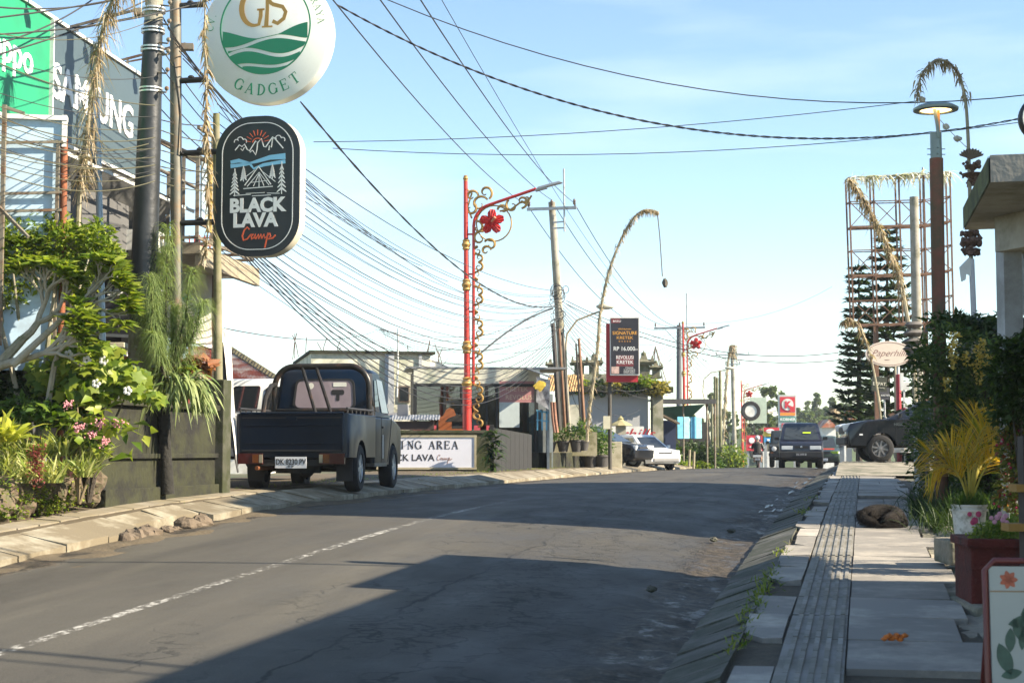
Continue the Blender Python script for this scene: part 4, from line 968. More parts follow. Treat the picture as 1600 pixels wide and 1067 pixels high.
for y in (20.0, 22.1, 24.2, 26.3):
    b = Vector((fx(y), y, zt+.03)); ar.bar(b-nF*.9, b+nF*1.0+Vector((0, 0, .42)), .035); ar.bar(b, b+Vector((0, 0, .22)), .03); ar.bar(b-nF*.9+Vector((0, 0, 0)), b+nF*1.0+Vector((0, 0, .30)), .025)
    c = b+nF*1.02+Vector((0, 0, .36)); ar.box(c, (.22, .16, .1), rz=.1)
ar.build('floodlight_arm', dull_steel, shop, each=4)
# building mass behind the boards, dark recessed ground floor and grey soffit
m = MB()
for y0, y1, z0, z1, off, th in ((18.6, 27.0, 4.95, 6.2, -1.6, 2.8), (18.6, 30.5, 1.0, 5.0, -4.6, 3.0), (18.6, 27, 6.2, 7.9, -.8, 1.2)): along(y0, y1, z0, z1, off, th, m)
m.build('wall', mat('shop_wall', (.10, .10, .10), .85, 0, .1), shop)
so = MB(); a0 = Vector((fx(18.6), 18.6, 0)); b0 = Vector((fx(28.6), 28.6, 0))
P = [(.1, 6.15), (-.25, 5.75), (-.9, 5.35), (-1.9, 5.2), (-3.2, 5.2), (-3.2, 6.1)]
vs = [a0+nF*u+Vector((0, 0, z)) for u, z in P]+[b0+nF*u+Vector((0, 0, z)) for u, z in P]
so.add(vs, [tuple(range(6)), tuple(range(11, 5, -1))]+[(i, (i+1) % 6, (i+1) % 6+6, i+6) for i in range(6)])
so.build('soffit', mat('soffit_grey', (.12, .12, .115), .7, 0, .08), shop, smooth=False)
tr = MB()
for k in range(26):
    y = 18.8+k*.4; b = Vector((fx(y), y, 6.12)); tr.bar(b+nF*.0, b+nF*.35+Vector((0, 0, -.12)), .02)
along(18.6, 28.8, 5.95, 6.0, .33, .03, tr); tr.build('gutter_bracket', white_wall, shop)
fl = MB(); along(18.6, 30.5, .85, 1.1, -3, 6, fl); fl.build('shop_floor', mat('tiles', (.3, .29, .27), .5), shop)
iv = MB(); along(18.7, 30.4, 1.1, 5.2, -3.15, .05, iv); iv.box((-9.6, 30.8, 3.6), (5.8, .15, 5.2)); iv.build('shade_backing', void, shop)  # near-black panels painted as the shade inside the shop
co = MB()
for y in (20.5, 24.4, 28.2): b = Vector((fx(y), y, 0))-nF*.6; co.box((b.x, b.y, 3.1), (.25, .25, 4.3))
co.build('column', mat('column_grey', (.2, .2, .2), .8), shop, each=1)
# white lean-to slab under the sign by the poles
m = MB(); along(26.9, 31.5, 5.05, 5.4, -.35, 1.2, m); m.build('balcony_slab', white_wall, shop)
# open steel terrace frame beyond the board (x 220-335)
ter = thing('steel_terrace', 'rusty open steel balcony frame with glass panels right of the grey sign board', 'balcony frame', (fx(30), 29.5, 4.9))
fr = MB(); y0, y1 = 27.3, 30.6
for off in (-.2, .9):
    for z in (5.3, 5.55, 6.7, 7.2): 
        a = Vector((fx(y0), y0, z))+nF*off; b = Vector((fx(y1), y1, z))+nF*off; fr.bar(a, b, .05)
for k in range(5):
    y = y0+k*.82
    for off in (-.2, .9): b = Vector((fx(y), y, 0))+nF*off; fr.bar((b.x, b.y, 5.3), (b.x, b.y, 7.2 if k % 2 else 6.75), .06)
    b = Vector((fx(y), y, 0)); fr.bar(tuple(b-nF*.2)[:2]+(7.2,), tuple(b+nF*.9)[:2]+(6.7,), .04); fr.bar(tuple(b-nF*.2)[:2]+(5.3,), tuple(b+nF*.9)[:2]+(5.3,), .05)
fr.build('frame', dull_steel, ter)
for k in range(4):
    y = y0+.4+k*.85; b = Vector((fx(y), y, 0))+nF*.93
    g = MB(); g.box((b.x, b.y, 6.1), (.6, .03, 1.05), rz=math.atan2(.99, .126)); g.build('glass_panel', mat('hazy_glass', (.38, .47, .5), .25, 0, .1, 2, stain=(.3, .36, .4)), ter)
g = MB()
for k in (0, 2, 3): 
    y = y0+.5+k*.85; b = Vector((fx(y), y, 0))+nF*.95; g.box((b.x, b.y, 6.1), (.12, .07, 1.3), rz=math.atan2(.99, .126))
g.build('timber_post', mat('yellow_timber', (.33, .22, .06), .7, 0, .2), ter, each=1)
g = MB(); g.box((fx(29)+.35, 29.1, 5.1), (1.2, 3.6, .14), rz=-.126); g.box((fx(29)+.9, 29.1, 4.95), (.1, 3.6, .22), rz=-.126); g.build('deck', mat('deck', (.28, .24, .17), .8, 0, .3), ter)
# pale blue panel box in front with rust post
pb = thing('panel_hoarding', 'pale blue sheet metal hoarding with rusty frame bars above the plumeria', 'hoarding', (-6.6, 21, 1.05))
a = at(-90, 190, 20.6); b = at(103, 183, 20.9)
m = MB(); L0 = (b-a).length
c = (a+b)/2; an = math.atan2(b.y-a.y, b.x-a.x)
m.box((c.x, c.y, 4.35), (L0, .09, 3.3), rz=an); m.build('panel', mat('pale_blue_panel', (.40, .55, .68), .5, 0, .12, 1.2, stain=(.33, .42, .5), stain_scale=1.3, stain_amt=.5), pb)
m = MB(); m.box((c.x, c.y-.03, 6.02), (L0+.06, .16, .06), rz=an); m.box((b.x, b.y-.05, 5.85), (.06, .1, .42), rz=an); m.build('cap_strip', white_wall, pb)
m = MB()
for z in (5.62, 4.95, 4.72, 4.0): m.bar((a.x, a.y-.12, z), (b.x, b.y-.12, z+.08), .035)
m.bar((b.x-.06, b.y-.12, 3), (b.x-.06, b.y-.12, 5.68), .04); q = at(12, 200, 20.6); m.bar((q.x, q.y-.14, 3), (q.x, q.y-.14, 6.12), .05, .05); m.bar((q.x-.05, q.y-.16, 4.8), (q.x+.45, q.y-.5, 4.35), .035); m.bar((q.x, q.y-.14, 6.1), (q.x+.25, q.y-.1, 6.02), .03)
m.build('frame', dull_steel, pb)
m = MB(); m.tube([(b.x+.02, b.y-.05, 1.0), (b.x+.0, b.y-.05, 5.75)], .045, 10); m.build('post', rusty, pb, smooth=True)
# ---- black wrapped pole, sign post, thin pole on the pillar, pale steel pipe
def polething(name, label, p0, p1, r0, r1, m, n=14, cat='utility pole'):
    t = thing(name, label, cat, p0); b = MB(); p0 = Vector(p0); p1 = Vector(p1)
    b.tube([p0.lerp(p1, k/6) for k in range(7)], [r0+(r1-r0)*k/6 for k in range(7)], n); b.build('pole', m, t, smooth=True); return t
Yb = 23.3
pa = at(219, 590, Yb); pb_ = at(241, 0, Yb+.05); k_ = (pa-pb_); p0 = pa+k_*.12; p0.z = gxy(p0.x, p0.y)-.1; p1 = pb_-k_*.22
bp = thing('utility_pole', 'thick concrete utility pole wrapped in black sheeting, left of the sign post', 'utility pole', p0)
Q = lambda f: pb_.lerp(pa, f)
m = MB(); m.tube([p0, Q(.9), Q(.35), Q(.0), p1], [.20, .19, .165, .13, .12], 18); m.build('pole', conc_p, bp, smooth=True)
m = MB(); m.tube([Q(.87), Q(.82), Q(.6), Q(.35), Q(.12), Q(.06)], [.196, .197, .188, .172, .142, .140], 18); m.build('black_wrap', mat('black_wrap', (.02, .023, .026), .45, 0, .3, 3, bump=.5, bscale=6), bp, smooth=True)
m = MB()
for f in (.085, .135, .245, .03, -.01):
    q = Q(f); 
    for d in (-.02, .03): m.lathe([(.158, -.012), (.175, -.012), (.175, .012), (.158, .012)], (q.x, q.y, q.z+d), 18)
m.build('clamp_band', mat('bright_band', (.6, .6, .58), .35, .7, .1), bp, each=2)
m = MB()
for f in (.02, .07, .12, .15, .2, .25):
    q = Q(f); m.tube([(q.x+.12, q.y-.1, q.z), (q.x+.26, q.y-.16, q.z-.03), (q.x+.28, q.y-.16, q.z+.06)], .014, 5); m.ball((q.x+.27, q.y-.16, q.z+.03), .035, 6, 5)
m.build('cable_bracket', dull_steel, bp, each=2)
sp0 = at(279, 620, 24.2); sp1 = at(274, -60, 24.2); sp0.z = gxy(sp0.x, sp0.y)-.1
sp = thing('sign_post', 'tall grey steel post carrying the round gadget sign and the black oval camp sign', 'sign post', sp0)
m = MB(); m.tube([sp0, sp1], .088, 14); m.build('post', mat('post_steel', (.15, .145, .12), .6, .3, .3, 3, stain=(.2, .13, .07), stain_scale=2, stain_amt=.5), sp, smooth=True)
dS = Vector((DY, -DX, 0))   # across the road
arms = MB()
for py, ex in ((10, 320), (127, 322), (240, 350), (349, 350)):
    a = at(276, py, 24.2); ln = (ex-276)/2500*24.2/ .95; arms.tube([a, a+dS*ln], .045, 10); arms.ball(a+dS*(ln*.5)+Vector((0, 0, .05)), .05, 6, 5, (1, 1, .6))
arms.build('arm', mat('black_steel', (.03, .03, .03), .5, .3, .1), sp, smooth=True, each=2)
m = MB(); m.tube([at(277, 100, 24.2)+Vector((-.02, -.1, 0)), at(275, 180, 24.2)+Vector((.09, -.06, 0)), at(283, 240, 24.2)+Vector((.02, -.09, 0)), at(293, 246, 24.2)], .012, 5); m.build('cable', dark_plastic, sp)
# --- round gadget sign
fn = -Vector((DX, DY, 0))
def sgn_place(px, py, Y): c = at(px, py, Y); return c
c = sgn_place(419, 59, 24.0); RR = 1.035; th = .26
rs = thing('round_sign', 'big round white gadget shop sign with green waves and gold letters', 'sign', c)
M = plane_mat(c, dS)   # local x across, -y towards the camera
def disc(mb, r0, r1, y0, y1, n=64, sx=1, sz=1, cz=0, hs=0):
    pts = []
    for i in range(n):
        a = 2*pi*i/n; pts.append((cos(a), sin(a)))
    return pts
m = MB(); prof = [(RR-.03, -th/2), (RR, -th/2+.02), (RR, th/2-.02), (RR-.03, th/2)]
vs = []; n = 72
for r, y in prof:
    for i in range(n): a = 2*pi*i/n; vs.append(M @ Vector((r*cos(a), y, r*sin(a))))
fs = [tuple(range(n)), tuple(range(4*n-1, 3*n-1, -1))]+[(k*n+i, k*n+(i+1) % n, (k+1)*n+(i+1) % n, (k+1)*n+i) for k in range(3) for i in range(n)]
m.add(vs, fs); m.build('sign_box', mat('sign_ivory', (.72, .75, .70), .4, 0, .03, 2, stain=(.62, .64, .56), stain_scale=1, stain_amt=.25), rs, smooth=True)
F_ = M @ Matrix.Translation((0, -th/2-.001, 0))
green = mat('wave_green', (.012, .22, .105), .5, 0, .03); gold = mat('gold', (.42, .24, .05), .45, 0, .05)
g = MB(); ri = .72
ribbon(g, [(ri*1.0*cos(2*pi*i/64), .13+ri*sin(2*pi*i/64)) for i in range(64)], .022, F_, .006, closed=True)
# waves: bands clipped by the inner circle
def wave_band(top, bot, rad=.71, cz=.13):
    xs = np.linspace(-rad, rad, 49); up = []; lo2 = []
    for x in xs:
        lim = math.sqrt(max(0, rad*rad-x*x)); t_ = min(top(x), cz+lim); b_ = max(bot(x), cz-lim)
        if t_-b_ > .004: up.append((x, t_)); lo2.append((x, b_))
    n = len(up); vs = [F_ @ Vector((x, -.006, z)) for x, z in up]+[F_ @ Vector((x, -.006, z)) for x, z in lo2]
    g.add(vs, [(i, i+1, n+i+1, n+i) for i in range(n-1)])
w1 = lambda x: .02+.06*sin(x*5.2-.3)+.13*max(0, x)**1.0*.9
def off(f, d, ph=0): return lambda x: f(x)-d+.02*sin(x*4+ph)
wave_band(lambda x: .03+.075*sin(x*4.3-1.2)+.14*max(0, x-.25), lambda x: -.07+.06*sin(x*4.6+.9)+.05*x)
wave_band(lambda x: -.125+.06*sin(x*4.6+.9)+.05*x, lambda x: -.235+.075*sin(x*5+3.2)+.06*x)
wave_band(lambda x: -.29+.075*sin(x*5+3.2)+.06*x, lambda x: -.43+.05*sin(x*5+3.6)+.1*x)
wave_band(lambda x: -.475+.05*sin(x*5+3.6)+.10*x, lambda x: -.75)
# serif stroke lettering
def G(w=1.): return None
SER = {
 'G': [('a', .5, .5, .46, .5, 50, 330), ('l', .92, .45, .92, .08, 1), ('s', .74, .46, 1.04, .46), ('s', .86, .92, .86, .72)],
 'A': [('l', .5, 1., .1, 0, 0), ('l', .5, 1., .88, 0, 1), ('l', .24, .36, .74, .36, 0), ('s', -.04, 0, .25, 0), ('s', .70, 0, 1.04, 0)],
 'D': [('l', .2, 0, .2, 1, 1), ('a', .25, .5, .62, .5, -90, 90), ('s', .02, 0, .4, 0), ('s', .02, 1, .4, 1)],
 'E': [('l', .2, 0, .2, 1, 1), ('s', .05, 1, .85, 1), ('s', .05, 0, .88, 0), ('l', .2, .52, .68, .52, 0), ('l', .85, 1, .85, .78, 0), ('l', .88, 0, .88, .24, 0), ('l', .66, .42, .66, .62, 0)],
 'T': [('l', .5, 0, .5, 1, 1), ('s', .05, 1, .95, 1), ('s', .3, 0, .7, 0), ('l', .06, 1, .06, .76, 0), ('l', .94, 1, .94, .76, 0)],
 'R': [('l', .2, 0, .2, 1, 1), ('a', .3, .75, .45, .25, -90, 90), ('l', .2, .5, .4, .5, 0), ('l', .2, 1, .35, 1, 0), ('l', .45, .5, .9, 0, 1), ('s', .02, 0, .4, 0), ('s', .78, 0, 1.02, 0), ('s', .02, 1, .3, 1)],
 'P': [('l', .2, 0, .2, 1, 1), ('a', .3, .73, .48, .27, -90, 90), ('l', .2, .46, .4, .46, 0), ('s', .02, 0, .4, 0), ('s', .02, 1, .4, 1)],
 'K': [('l', .2, 0, .2, 1, 1), ('l', .85, 1, .22, .42, 0), ('l', .4, .6, .92, 0, 1), ('s', .02, 0, .4, 0), ('s', .02, 1, .4, 1), ('s', .7, 1, 1, 1), ('s', .75, 0, 1.05, 0)],
 'I': [('l', .5, 0, .5, 1, 1), ('s', .3, 0, .7, 0), ('s', .3, 1, .7, 1)],
 'N': [('l', .15, 0, .15, 1, 0), ('l', .15, 1, .85, 0, 1), ('l', .85, 0, .85, 1, 0), ('s', 0, 0, .3, 0), ('s', 0, 1, .25, 1), ('s', .7, 1, 1, 1)],
 'Y': [('l', .1, 1, .5, .45, 1), ('l', .9, 1, .5, .45, 0), ('l', .5, .5, .5, 0, 1), ('s', -.03, 1, .25, 1), ('s', .75, 1, 1.03, 1), ('s', .33, 0, .67, 0)],
 'C': [('a', .5, .5, .45, .5, 50, 310), ('s', .82, .95, .82, .75)],
 'V': [('l', .1, 1, .5, 0, 1), ('l', .9, 1, .5, 0, 0), ('s', -.03, 1, .25, 1), ('s', .75, 1, 1.03, 1)],
 'S': [('a', .5, .74, .3, .26, 40, 270), ('a', .5, .26, .32, .26, 90, -140)],
 '.': [('l', .3, 0, .3, .1, 1)]}
def serif(mb, ch, M, h, w=None, bold=.15):
    w = w or h*.8
    for st in SER.get(ch, []):
        k = st[0]
        if k == 'l': ribbon(mb, [(st[1]*w, st[2]*h), (st[3]*w, st[4]*h)], h*(bold if st[5] else bold*.38), M)
        elif k == 's': ribbon(mb, [(st[1]*w, st[2]*h), (st[3]*w, st[4]*h)], h*bold*.33, M)
        else:
            P = [(st[1]*w+st[3]*w*cos(R(a)), st[2]*h+st[4]*h*sin(R(a))) for a in np.linspace(st[5], st[6], 14)]
            ribbon(mb, P, [h*(bold*.4+bold*.65*abs(cos(R(a)))) for a in np.linspace(st[5], st[6], 14)], M)
def on_arc(mb, txt, F, r, a0, a1, h, cz=0, bold=.15, inward=False):
    for i, ch in enumerate(txt):
        a = R(a0+(a1-a0)*i/max(1, len(txt)-1)); p = Vector((r*cos(a), 0, cz+r*sin(a)))
        T = Matrix.Translation(p) @ Matrix.Rotation(-(a+pi/2) if not inward else -(a-pi/2), 4, 'Y') @ Matrix.Translation((-h*.4, -.001, -h/2))
        serif(mb, ch, F @ T, h, bold=bold)
on_arc(g, 'GADGET', F_, .835, 241, 305, .165)
on_arc(g, 'CV.', F_, .90, 173, 159, .11, .05, inward=True, bold=.1)
on_arc(g, 'RAYA', F_, .90, 29, 8, .11, .05, inward=True, bold=.1)
g.build('wave_emblem', green, rs, fixn=False)
g = MB()
# gold monogram G I S
Fg = F_ @ Matrix.Translation((0, -.004, 0))
P = [(-.05, .62)]+[(-.17+.21*cos(R(a)), .43+.27*sin(R(a))) for a in np.linspace(60, 270, 18)]+[(-.10, .17), (-.07, .3), (-.07, .4)]
ribbon(g, P, [.05]+[.045+.04*abs(cos(R(a))) for a in np.linspace(60, 270, 18)]+[.05, .06, .06], Fg)
ribbon(g, [(-.13, .4), (-.01, .4)], .03, Fg); ribbon(g, [(.03, .62), (.035, .4), (.02, .14)], [.05, .055, .07], Fg); ribbon(g, [(-.05, .13), (.12, .13)], .025, Fg)
P = [(.16+.11*cos(R(a)), .60+.14*sin(R(a))) for a in np.linspace(60, 250, 12)]+[(.30-.02, .42), (.33, .34), (.30, .24), (.20, .17), (.12, .21)]
ribbon(g, P, [.04]*3+[.06]*14, Fg)
g.build('gold_monogram', gold, rs, fixn=False)
# --- black camp sign
c = sgn_place(407, 293, 24.0); W2, H2 = .665, 1.06; th = .27
cs = thing('camp_sign', 'black rounded oblong camp sign with white tents, trees and lettering', 'sign', c)
M = plane_mat(c, dS); F_ = M @ Matrix.Translation((0, -th/2-.001, 0))
def stad(w, h, r, n=14):
    P = []
    for cx, cy, a in ((w-r, -h+r, -90), (w-r, h-r, 0), (-w+r, h-r, 90), (-w+r, -h+r, 180)):
        for i in range(n+1): t = R(a+90*i/n); P.append((cx+r*cos(t), cy+r*sin(t)))
    return P
def slabshape(mb, P, M, d0, d1):
    n = len(P); vs = [M @ Vector((x, d0, z)) for x, z in P]+[M @ Vector((x, d1, z)) for x, z in P]
    mb.add(vs, [tuple(range(n)), tuple(range(2*n-1, n-1, -1))]+[(i, (i+1) % n, (i+1) % n+n, i+n) for i in range(n)])
m = MB(); slabshape(m, stad(W2, H2, .56), M, -th/2+.03, th/2); m.build('sign_box', mat('sign_side_cream', (.62, .58, .45), .5, 0, .1, 2, stain=(.45, .42, .3), stain_amt=.4), cs, smooth=True)
m = MB(); slabshape(m, stad(W2+.004, H2+.004, .563), M, -th/2, -th/2+.029); m.build('front_panel', mat('sign_black', (.018, .022, .028), .4, 0, .08, 2), cs)
wt = mat('print_white', (.78, .79, .76), .5, 0, .03); org = mat('print_orange', (.75, .13, .05), .5, 0, 0); blu = mat('print_blue', (.22, .52, .72), .5, 0, 0)
g = MB(); ribbon(g, stad(W2-.10, H2-.10, .46), .012, F_, closed=True)
text_mb(g, 'BLACK', F_ @ Matrix.Translation((.0, -.002, -.385)), .285, .013, sx=1.0, ext=.002)
text_mb(g, 'LAVA', F_ @ Matrix.Translation((-.03, -.002, -.61)), .285, .013, sx=1.02, ext=.002)
F0_ = F_; F_ = F_ @ Matrix.Translation((0, 0, .135))
# mountains
ribbon(g, [(-.36, .42), (-.29, .50), (-.25, .47), (-.21, .51), (-.17, .43), (-.13, .40), (-.03, .55), (.0, .52), (.06, .58), (.10, .46), (.13, .45), (.24, .60), (.27, .58), (.34, .50), (.41, .42)], .016, F_)
ribbon(g, [(-.12, .38), (-.08, .41), (-.03, .34), (-.01, .42), (.0, .52)], .014, F_); ribbon(g, [(.18, .40), (.19, .47), (.22, .44), (.24, .58)], .014, F_); ribbon(g, [(-.27, .44), (-.24, .41), (-.21, .46)], .012, F_)
for cx, s_ in ((-.28, -1), (.33, 1)):
    ribbon(g, arc(cx-.06, .55, .035, 200, 20, 8)+arc(cx+.0, .575, .045, 160, 10, 8)+arc(cx+.07, .55, .035, 130, -40, 8), .012, F_)
# firs
def fir(x, z, h, w):
    ribbon(g, [(x, z-.02), (x, z+h)], .014, F_)
    for k in range(6):
        t = k/6; ww = w*(1-t*.75); zz = z+h*(.05+t*.85)
        ribbon(g, [(x-ww, zz-.012), (x, zz+.05), (x+ww, zz-.012)], [.012, .045, .012], F_)
fir(-.36, -.26, .40, .075); fir(-.22, -.04, .20, .05); fir(.24, -.02, .19, .05); fir(.39, -.25, .47, .075)
# tent and lines
ribbon(g, [(-.20, -.12), (.02, .16), (.22, -.12)], .016, F_); ribbon(g, [(-.16, -.14), (.03, .07), (.19, -.13)], .012, F_); ribbon(g, [(-.27, -.05), (-.04, .11)], .01, F_); ribbon(g, [(.29, -.08), (.08, .08)], .01, F_)
ribbon(g, [(.03, .05), (.03, -.16)], .010, F_); ribbon(g, [(.03, .05), (-.06, -.14)], .010, F_); ribbon(g, [(.03, .05), (.11, -.14)], .010, F_); ribbon(g, [(-.1, -.08), (.16, -.06)], .008, F_)
ribbon(g, [(-.22, -.17), (.25, -.15)], .012, F_); ribbon(g, [(-.38, -.27), (-.1, -.26)], .01, F_); ribbon(g, [(-.08, -.285), (.22, -.28)], .01, F_); ribbon(g, [(.16, -.25), (.36, -.26)], .01, F_); ribbon(g, [(-.18, -.245), (.12, -.24)], .008, F_)
g.build('white_print', wt, cs, fixn=False)
g = MB(); ribbon(g, arc(.0, .505, .085, 15, 165, 14), .014, F_)
for a in range(10, 180, 20): g_ = R(a); ribbon(g, [(.0+.115*cos(g_), .52+.115*sin(g_)), (.0+.2*cos(g_), .52+.2*sin(g_))], .010, F_)
# script "Camp"
def script(mb, F, x, z, h, word_pts, wd): 
    for P in word_pts: ribbon(mb, [(x+a*h, z+b*h) for a, b in P], wd, F)
CAMP = [[(.62, .82), (.45, 1.0), (.2, .75), (.05, .35), (.15, .02), (.45, .1), (.72, .42)], [(.72, .42), (.95, .45), (.78, .28), (.80, .08), (1.0, .2), (1.08, .45), (1.05, .15), (1.12, .08), (1.35, .42), (1.36, .08)], [(1.36, .1), (1.55, .42), (1.6, .1)], [(1.6, .1), (1.8, .42), (1.86, .12), (2.05, .3)], [(2.12, .52), (1.85, -.6)], [(2.05, .3), (2.25, .48), (2.32, .25), (2.1, .05), (2.5, .12), (2.7, .35)]]
script(g, F0_, -.24, -.82, .20, CAMP, .022)
g.build('orange_print', org, cs, fixn=False)
g = MB(); ribbon(g, [(-.43, .24), (-.3, .26), (-.12, .215), (0, .24), (.2, .29), (.445, .30)], [.05, .06, .03, .05, .07, .09], F_, .002)
ribbon(g, [(-.43, .18), (-.28, .19), (-.12, .21), (-.06, .13), (.1, .18), (.25, .2), (.445, .22)], [.06, .05, .05, .03, .05, .05, .06], F_, .002)
g.build('blue_print', blu, cs, fixn=False)
# thin pole on the mossy pillar
pp = at(336, 768, 25.45); gzp = gxy(pp.x, pp.y)
wl = thing('garden_wall', 'low dark mossy concrete wall behind the staghorn fern with a taller end pillar', 'wall', (pp.x, pp.y, gzp))
m = MB(); 
def wallseg(mb, s0, s1, o, th, z0, z1):
    a = Vector((*RO(s0, o), 0)); b = Vector((*RO(s1, o), 0)); c = (a+b)/2
    mb.box((c.x, c.y, (z0+z1)/2), ((b-a).length, th, z1-z0), rz=math.atan2(b.y-a.y, b.x-a.x))
s1, o1 = SO(pp.x, pp.y)
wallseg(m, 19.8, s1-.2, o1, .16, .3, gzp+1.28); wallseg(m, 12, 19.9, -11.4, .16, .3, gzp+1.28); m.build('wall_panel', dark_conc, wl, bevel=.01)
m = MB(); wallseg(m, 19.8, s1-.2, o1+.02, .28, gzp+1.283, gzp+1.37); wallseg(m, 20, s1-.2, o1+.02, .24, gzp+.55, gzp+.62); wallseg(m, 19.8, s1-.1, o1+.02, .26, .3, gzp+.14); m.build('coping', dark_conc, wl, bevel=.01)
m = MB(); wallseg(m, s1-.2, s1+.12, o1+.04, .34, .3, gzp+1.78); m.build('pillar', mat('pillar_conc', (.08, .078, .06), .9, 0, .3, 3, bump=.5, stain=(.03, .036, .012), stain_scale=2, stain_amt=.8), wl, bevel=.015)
q0 = Vector((pp.x+.02, pp.y+.05, gzp+1.7)); q1 = at(338, 178, 25.6)
tp = polething('utility_pole', 'thin weathered pole standing on the mossy concrete pillar behind the camp sign', q0, q1, .075, .055, mat('weathered_pole', (.26, .235, .16), .85, .1, .3, 3, stain=(.12, .13, .05), stain_scale=1.5, stain_amt=.7), 12)
# pale steel pipe and its plinth with white face
q = at(160, 545, 24.6); q2 = at(152, 186, 24.6)
pl = thing('pipe_plinth', 'white rendered plinth with a stone cap beside the small shrine', 'plinth', (q.x, q.y, 1.0))
m = MB(); m.box((q.x+.13, q.y, (q.z+.9)/2), (.42, .5, q.z-.9)); m.build('plinth', white_wall, pl); m = MB(); m.box((q.x+.13, q.y, q.z+.04), (.56, .62, .08)); m.build('cap', mat('stone_cap', (.42, .39, .28), .9, 0, .2), pl, bevel=.01)
polething('flag_pole', 'pale blue steel pipe rising from the white plinth in front of the grey sign board', (q.x, q.y, q.z+.08), (q2.x, q2.y, q2.z), .055, .05, mat('pale_pipe', (.34, .42, .47), .4, .4, .15, 3), 12, 'pole')
# ---- black tent with white letters + pink white banner
tp_ = mat('awning_black', (.035, .035, .04), .6, 0, .15, 2, bump=.2, bscale=4)
m = MB(); A = at(178, 392, 27.6); B_ = at(268, 500, 26.6)
P = [at(178, 392, 28.6), at(130, 520, 27.0), at(258, 526, 26.2), at(262, 470, 26.5), at(213, 398, 28.4)]
tn = thing('black_canopy_tent', 'black canopy tent with white lettering behind the casuarina', 'canopy tent', (P[1].x, P[1].y, 1.0))
cc = P[0]; 
m.add([P[0], P[1], P[2], P[3], P[4]], [(0, 1, 2, 3, 4)]); bk = [p+Vector((-.4, 1.9, -.9)) for p in (P[0], P[4])]
m.add([P[0], P[4], P[3]+Vector((0, 2.2, 0)), P[1]+Vector((-.3, 2.2, 0))], [(0, 1, 2, 3)]); m.add([P[1], P[0], P[1]+Vector((-.3, 2.2, 0))], [(0, 1, 2)]); m.add([P[2], P[3], P[4], P[3]+Vector((0, 2.2, 0)), P[2]+Vector((0, 2.2, 0))], [(0, 1, 2, 3, 4)])
cv = m.build('canopy', tp_, tn)
n_ = (P[2]-P[1]).cross(P[0]-P[1]).normalized(); 
if n_.y > 0: n_ = -n_
rgt = (P[2]-P[1]).normalized(); upv = (-n_).cross(rgt) if True else None
upv = rgt.cross(n_)*-1 if (rgt.cross(n_)).z < 0 else rgt.cross(n_)
o_t = at(197, 464, 27.4); d_pl = (o_t-P[1]).dot(n_); o_t = o_t-n_*d_pl+n_*.03
t = MB(); text_mb(t, 'SAMSUNG', plane_mat(o_t, rgt, upv), .25, .006, shear=.25, sx=1.25, ext=.003); t.build('lettering', wt, cv, fixn=False)
m = MB(); m.bar(P[1]+Vector((0, 0, -.02)), P[2]+Vector((0, 0, -.02)), .05)
m.build('valance_edge', white_wall, tn)
m = MB()
for pnt in (P[1], P[2], P[1]+Vector((-.3, 2.2, 0)), P[2]+Vector((0, 2.2, 0))): m.bar((pnt.x, pnt.y, 1.0), pnt, .04)
m.build('leg', galv, tn, each=1)
# pink and white banner screen
P = [at(213, 372, 29.5), at(206, 500, 29.5), at(331, 545, 30.6), at(331, 425, 30.6)]
bn = thing('pink_banner', 'pink and white printed banner screen stretched behind the sign post', 'banner', (P[1].x, 29.6, 1.0))
def bil(P, u, v): return P[1].lerp(P[2], u).lerp(P[0].lerp(P[3], u), v)
m = MB(); n = 16; vs = []; fs = []
for i in range(n+1):
    for j in range(7): p = bil(P, i/n, j/6); vs.append(p+Vector((0, .05*sin(i*1.3+j), 0)))
for i in range(n):
    for j in range(6): fs.append((i*7+j, (i+1)*7+j, (i+1)*7+j+1, i*7+j+1))
m.add(vs, fs); m.m = [0]*len(fs)
pm = mat('banner_pink', (.66, .50, .47), .7, 0, .08, 1, stain=(.70, .68, .66), stain_scale=.9, stain_amt=1.0)
bo = m.build('cloth', pm, bn, smooth=True)
m = MB(); 
for k in range(5): 
    p = bil(P, .2+.12*k, .45+.08*sin(k*2)); m.ball(p+Vector((0, -.09, 0)), .14-.015*k, 8, 6, (1.4, .05, .5))
m.build('teal_print', mat('teal_print', (.12, .45, .42), .7), bo)
m = MB()
for a, b in ((P[0], P[1]), (P[3], P[2]), (P[0], P[3]), (P[1], P[2])): m.bar(a+Vector((0, .1, 0)), b+Vector((0, .1, 0)), .04)
for a in (P[1], P[2]): m.bar((a.x, a.y+.1, 1), a+Vector((0, .1, 0)), .05)
m.build('frame', dull_steel, bn)
rd = MB(); 
for k in range(5): a = at(296+k*8, 368, 31); rd.bar(a, at(296+k*8, 425, 31), .025)
for py in (370, 383, 398, 412): rd.bar(at(294, py, 31), at(330, py+2, 31), .02)
rd.bar(at(296, 425, 31), at(296, 640, 31), .04); rd.bar(at(330, 425, 31), at(330, 640, 31), .04)
tag(rd.build('red_lattice', mat('red_lattice', (.5, .12, .1), .6)), 'thin red metal lattice frame above the pink banner', 'lattice frame')
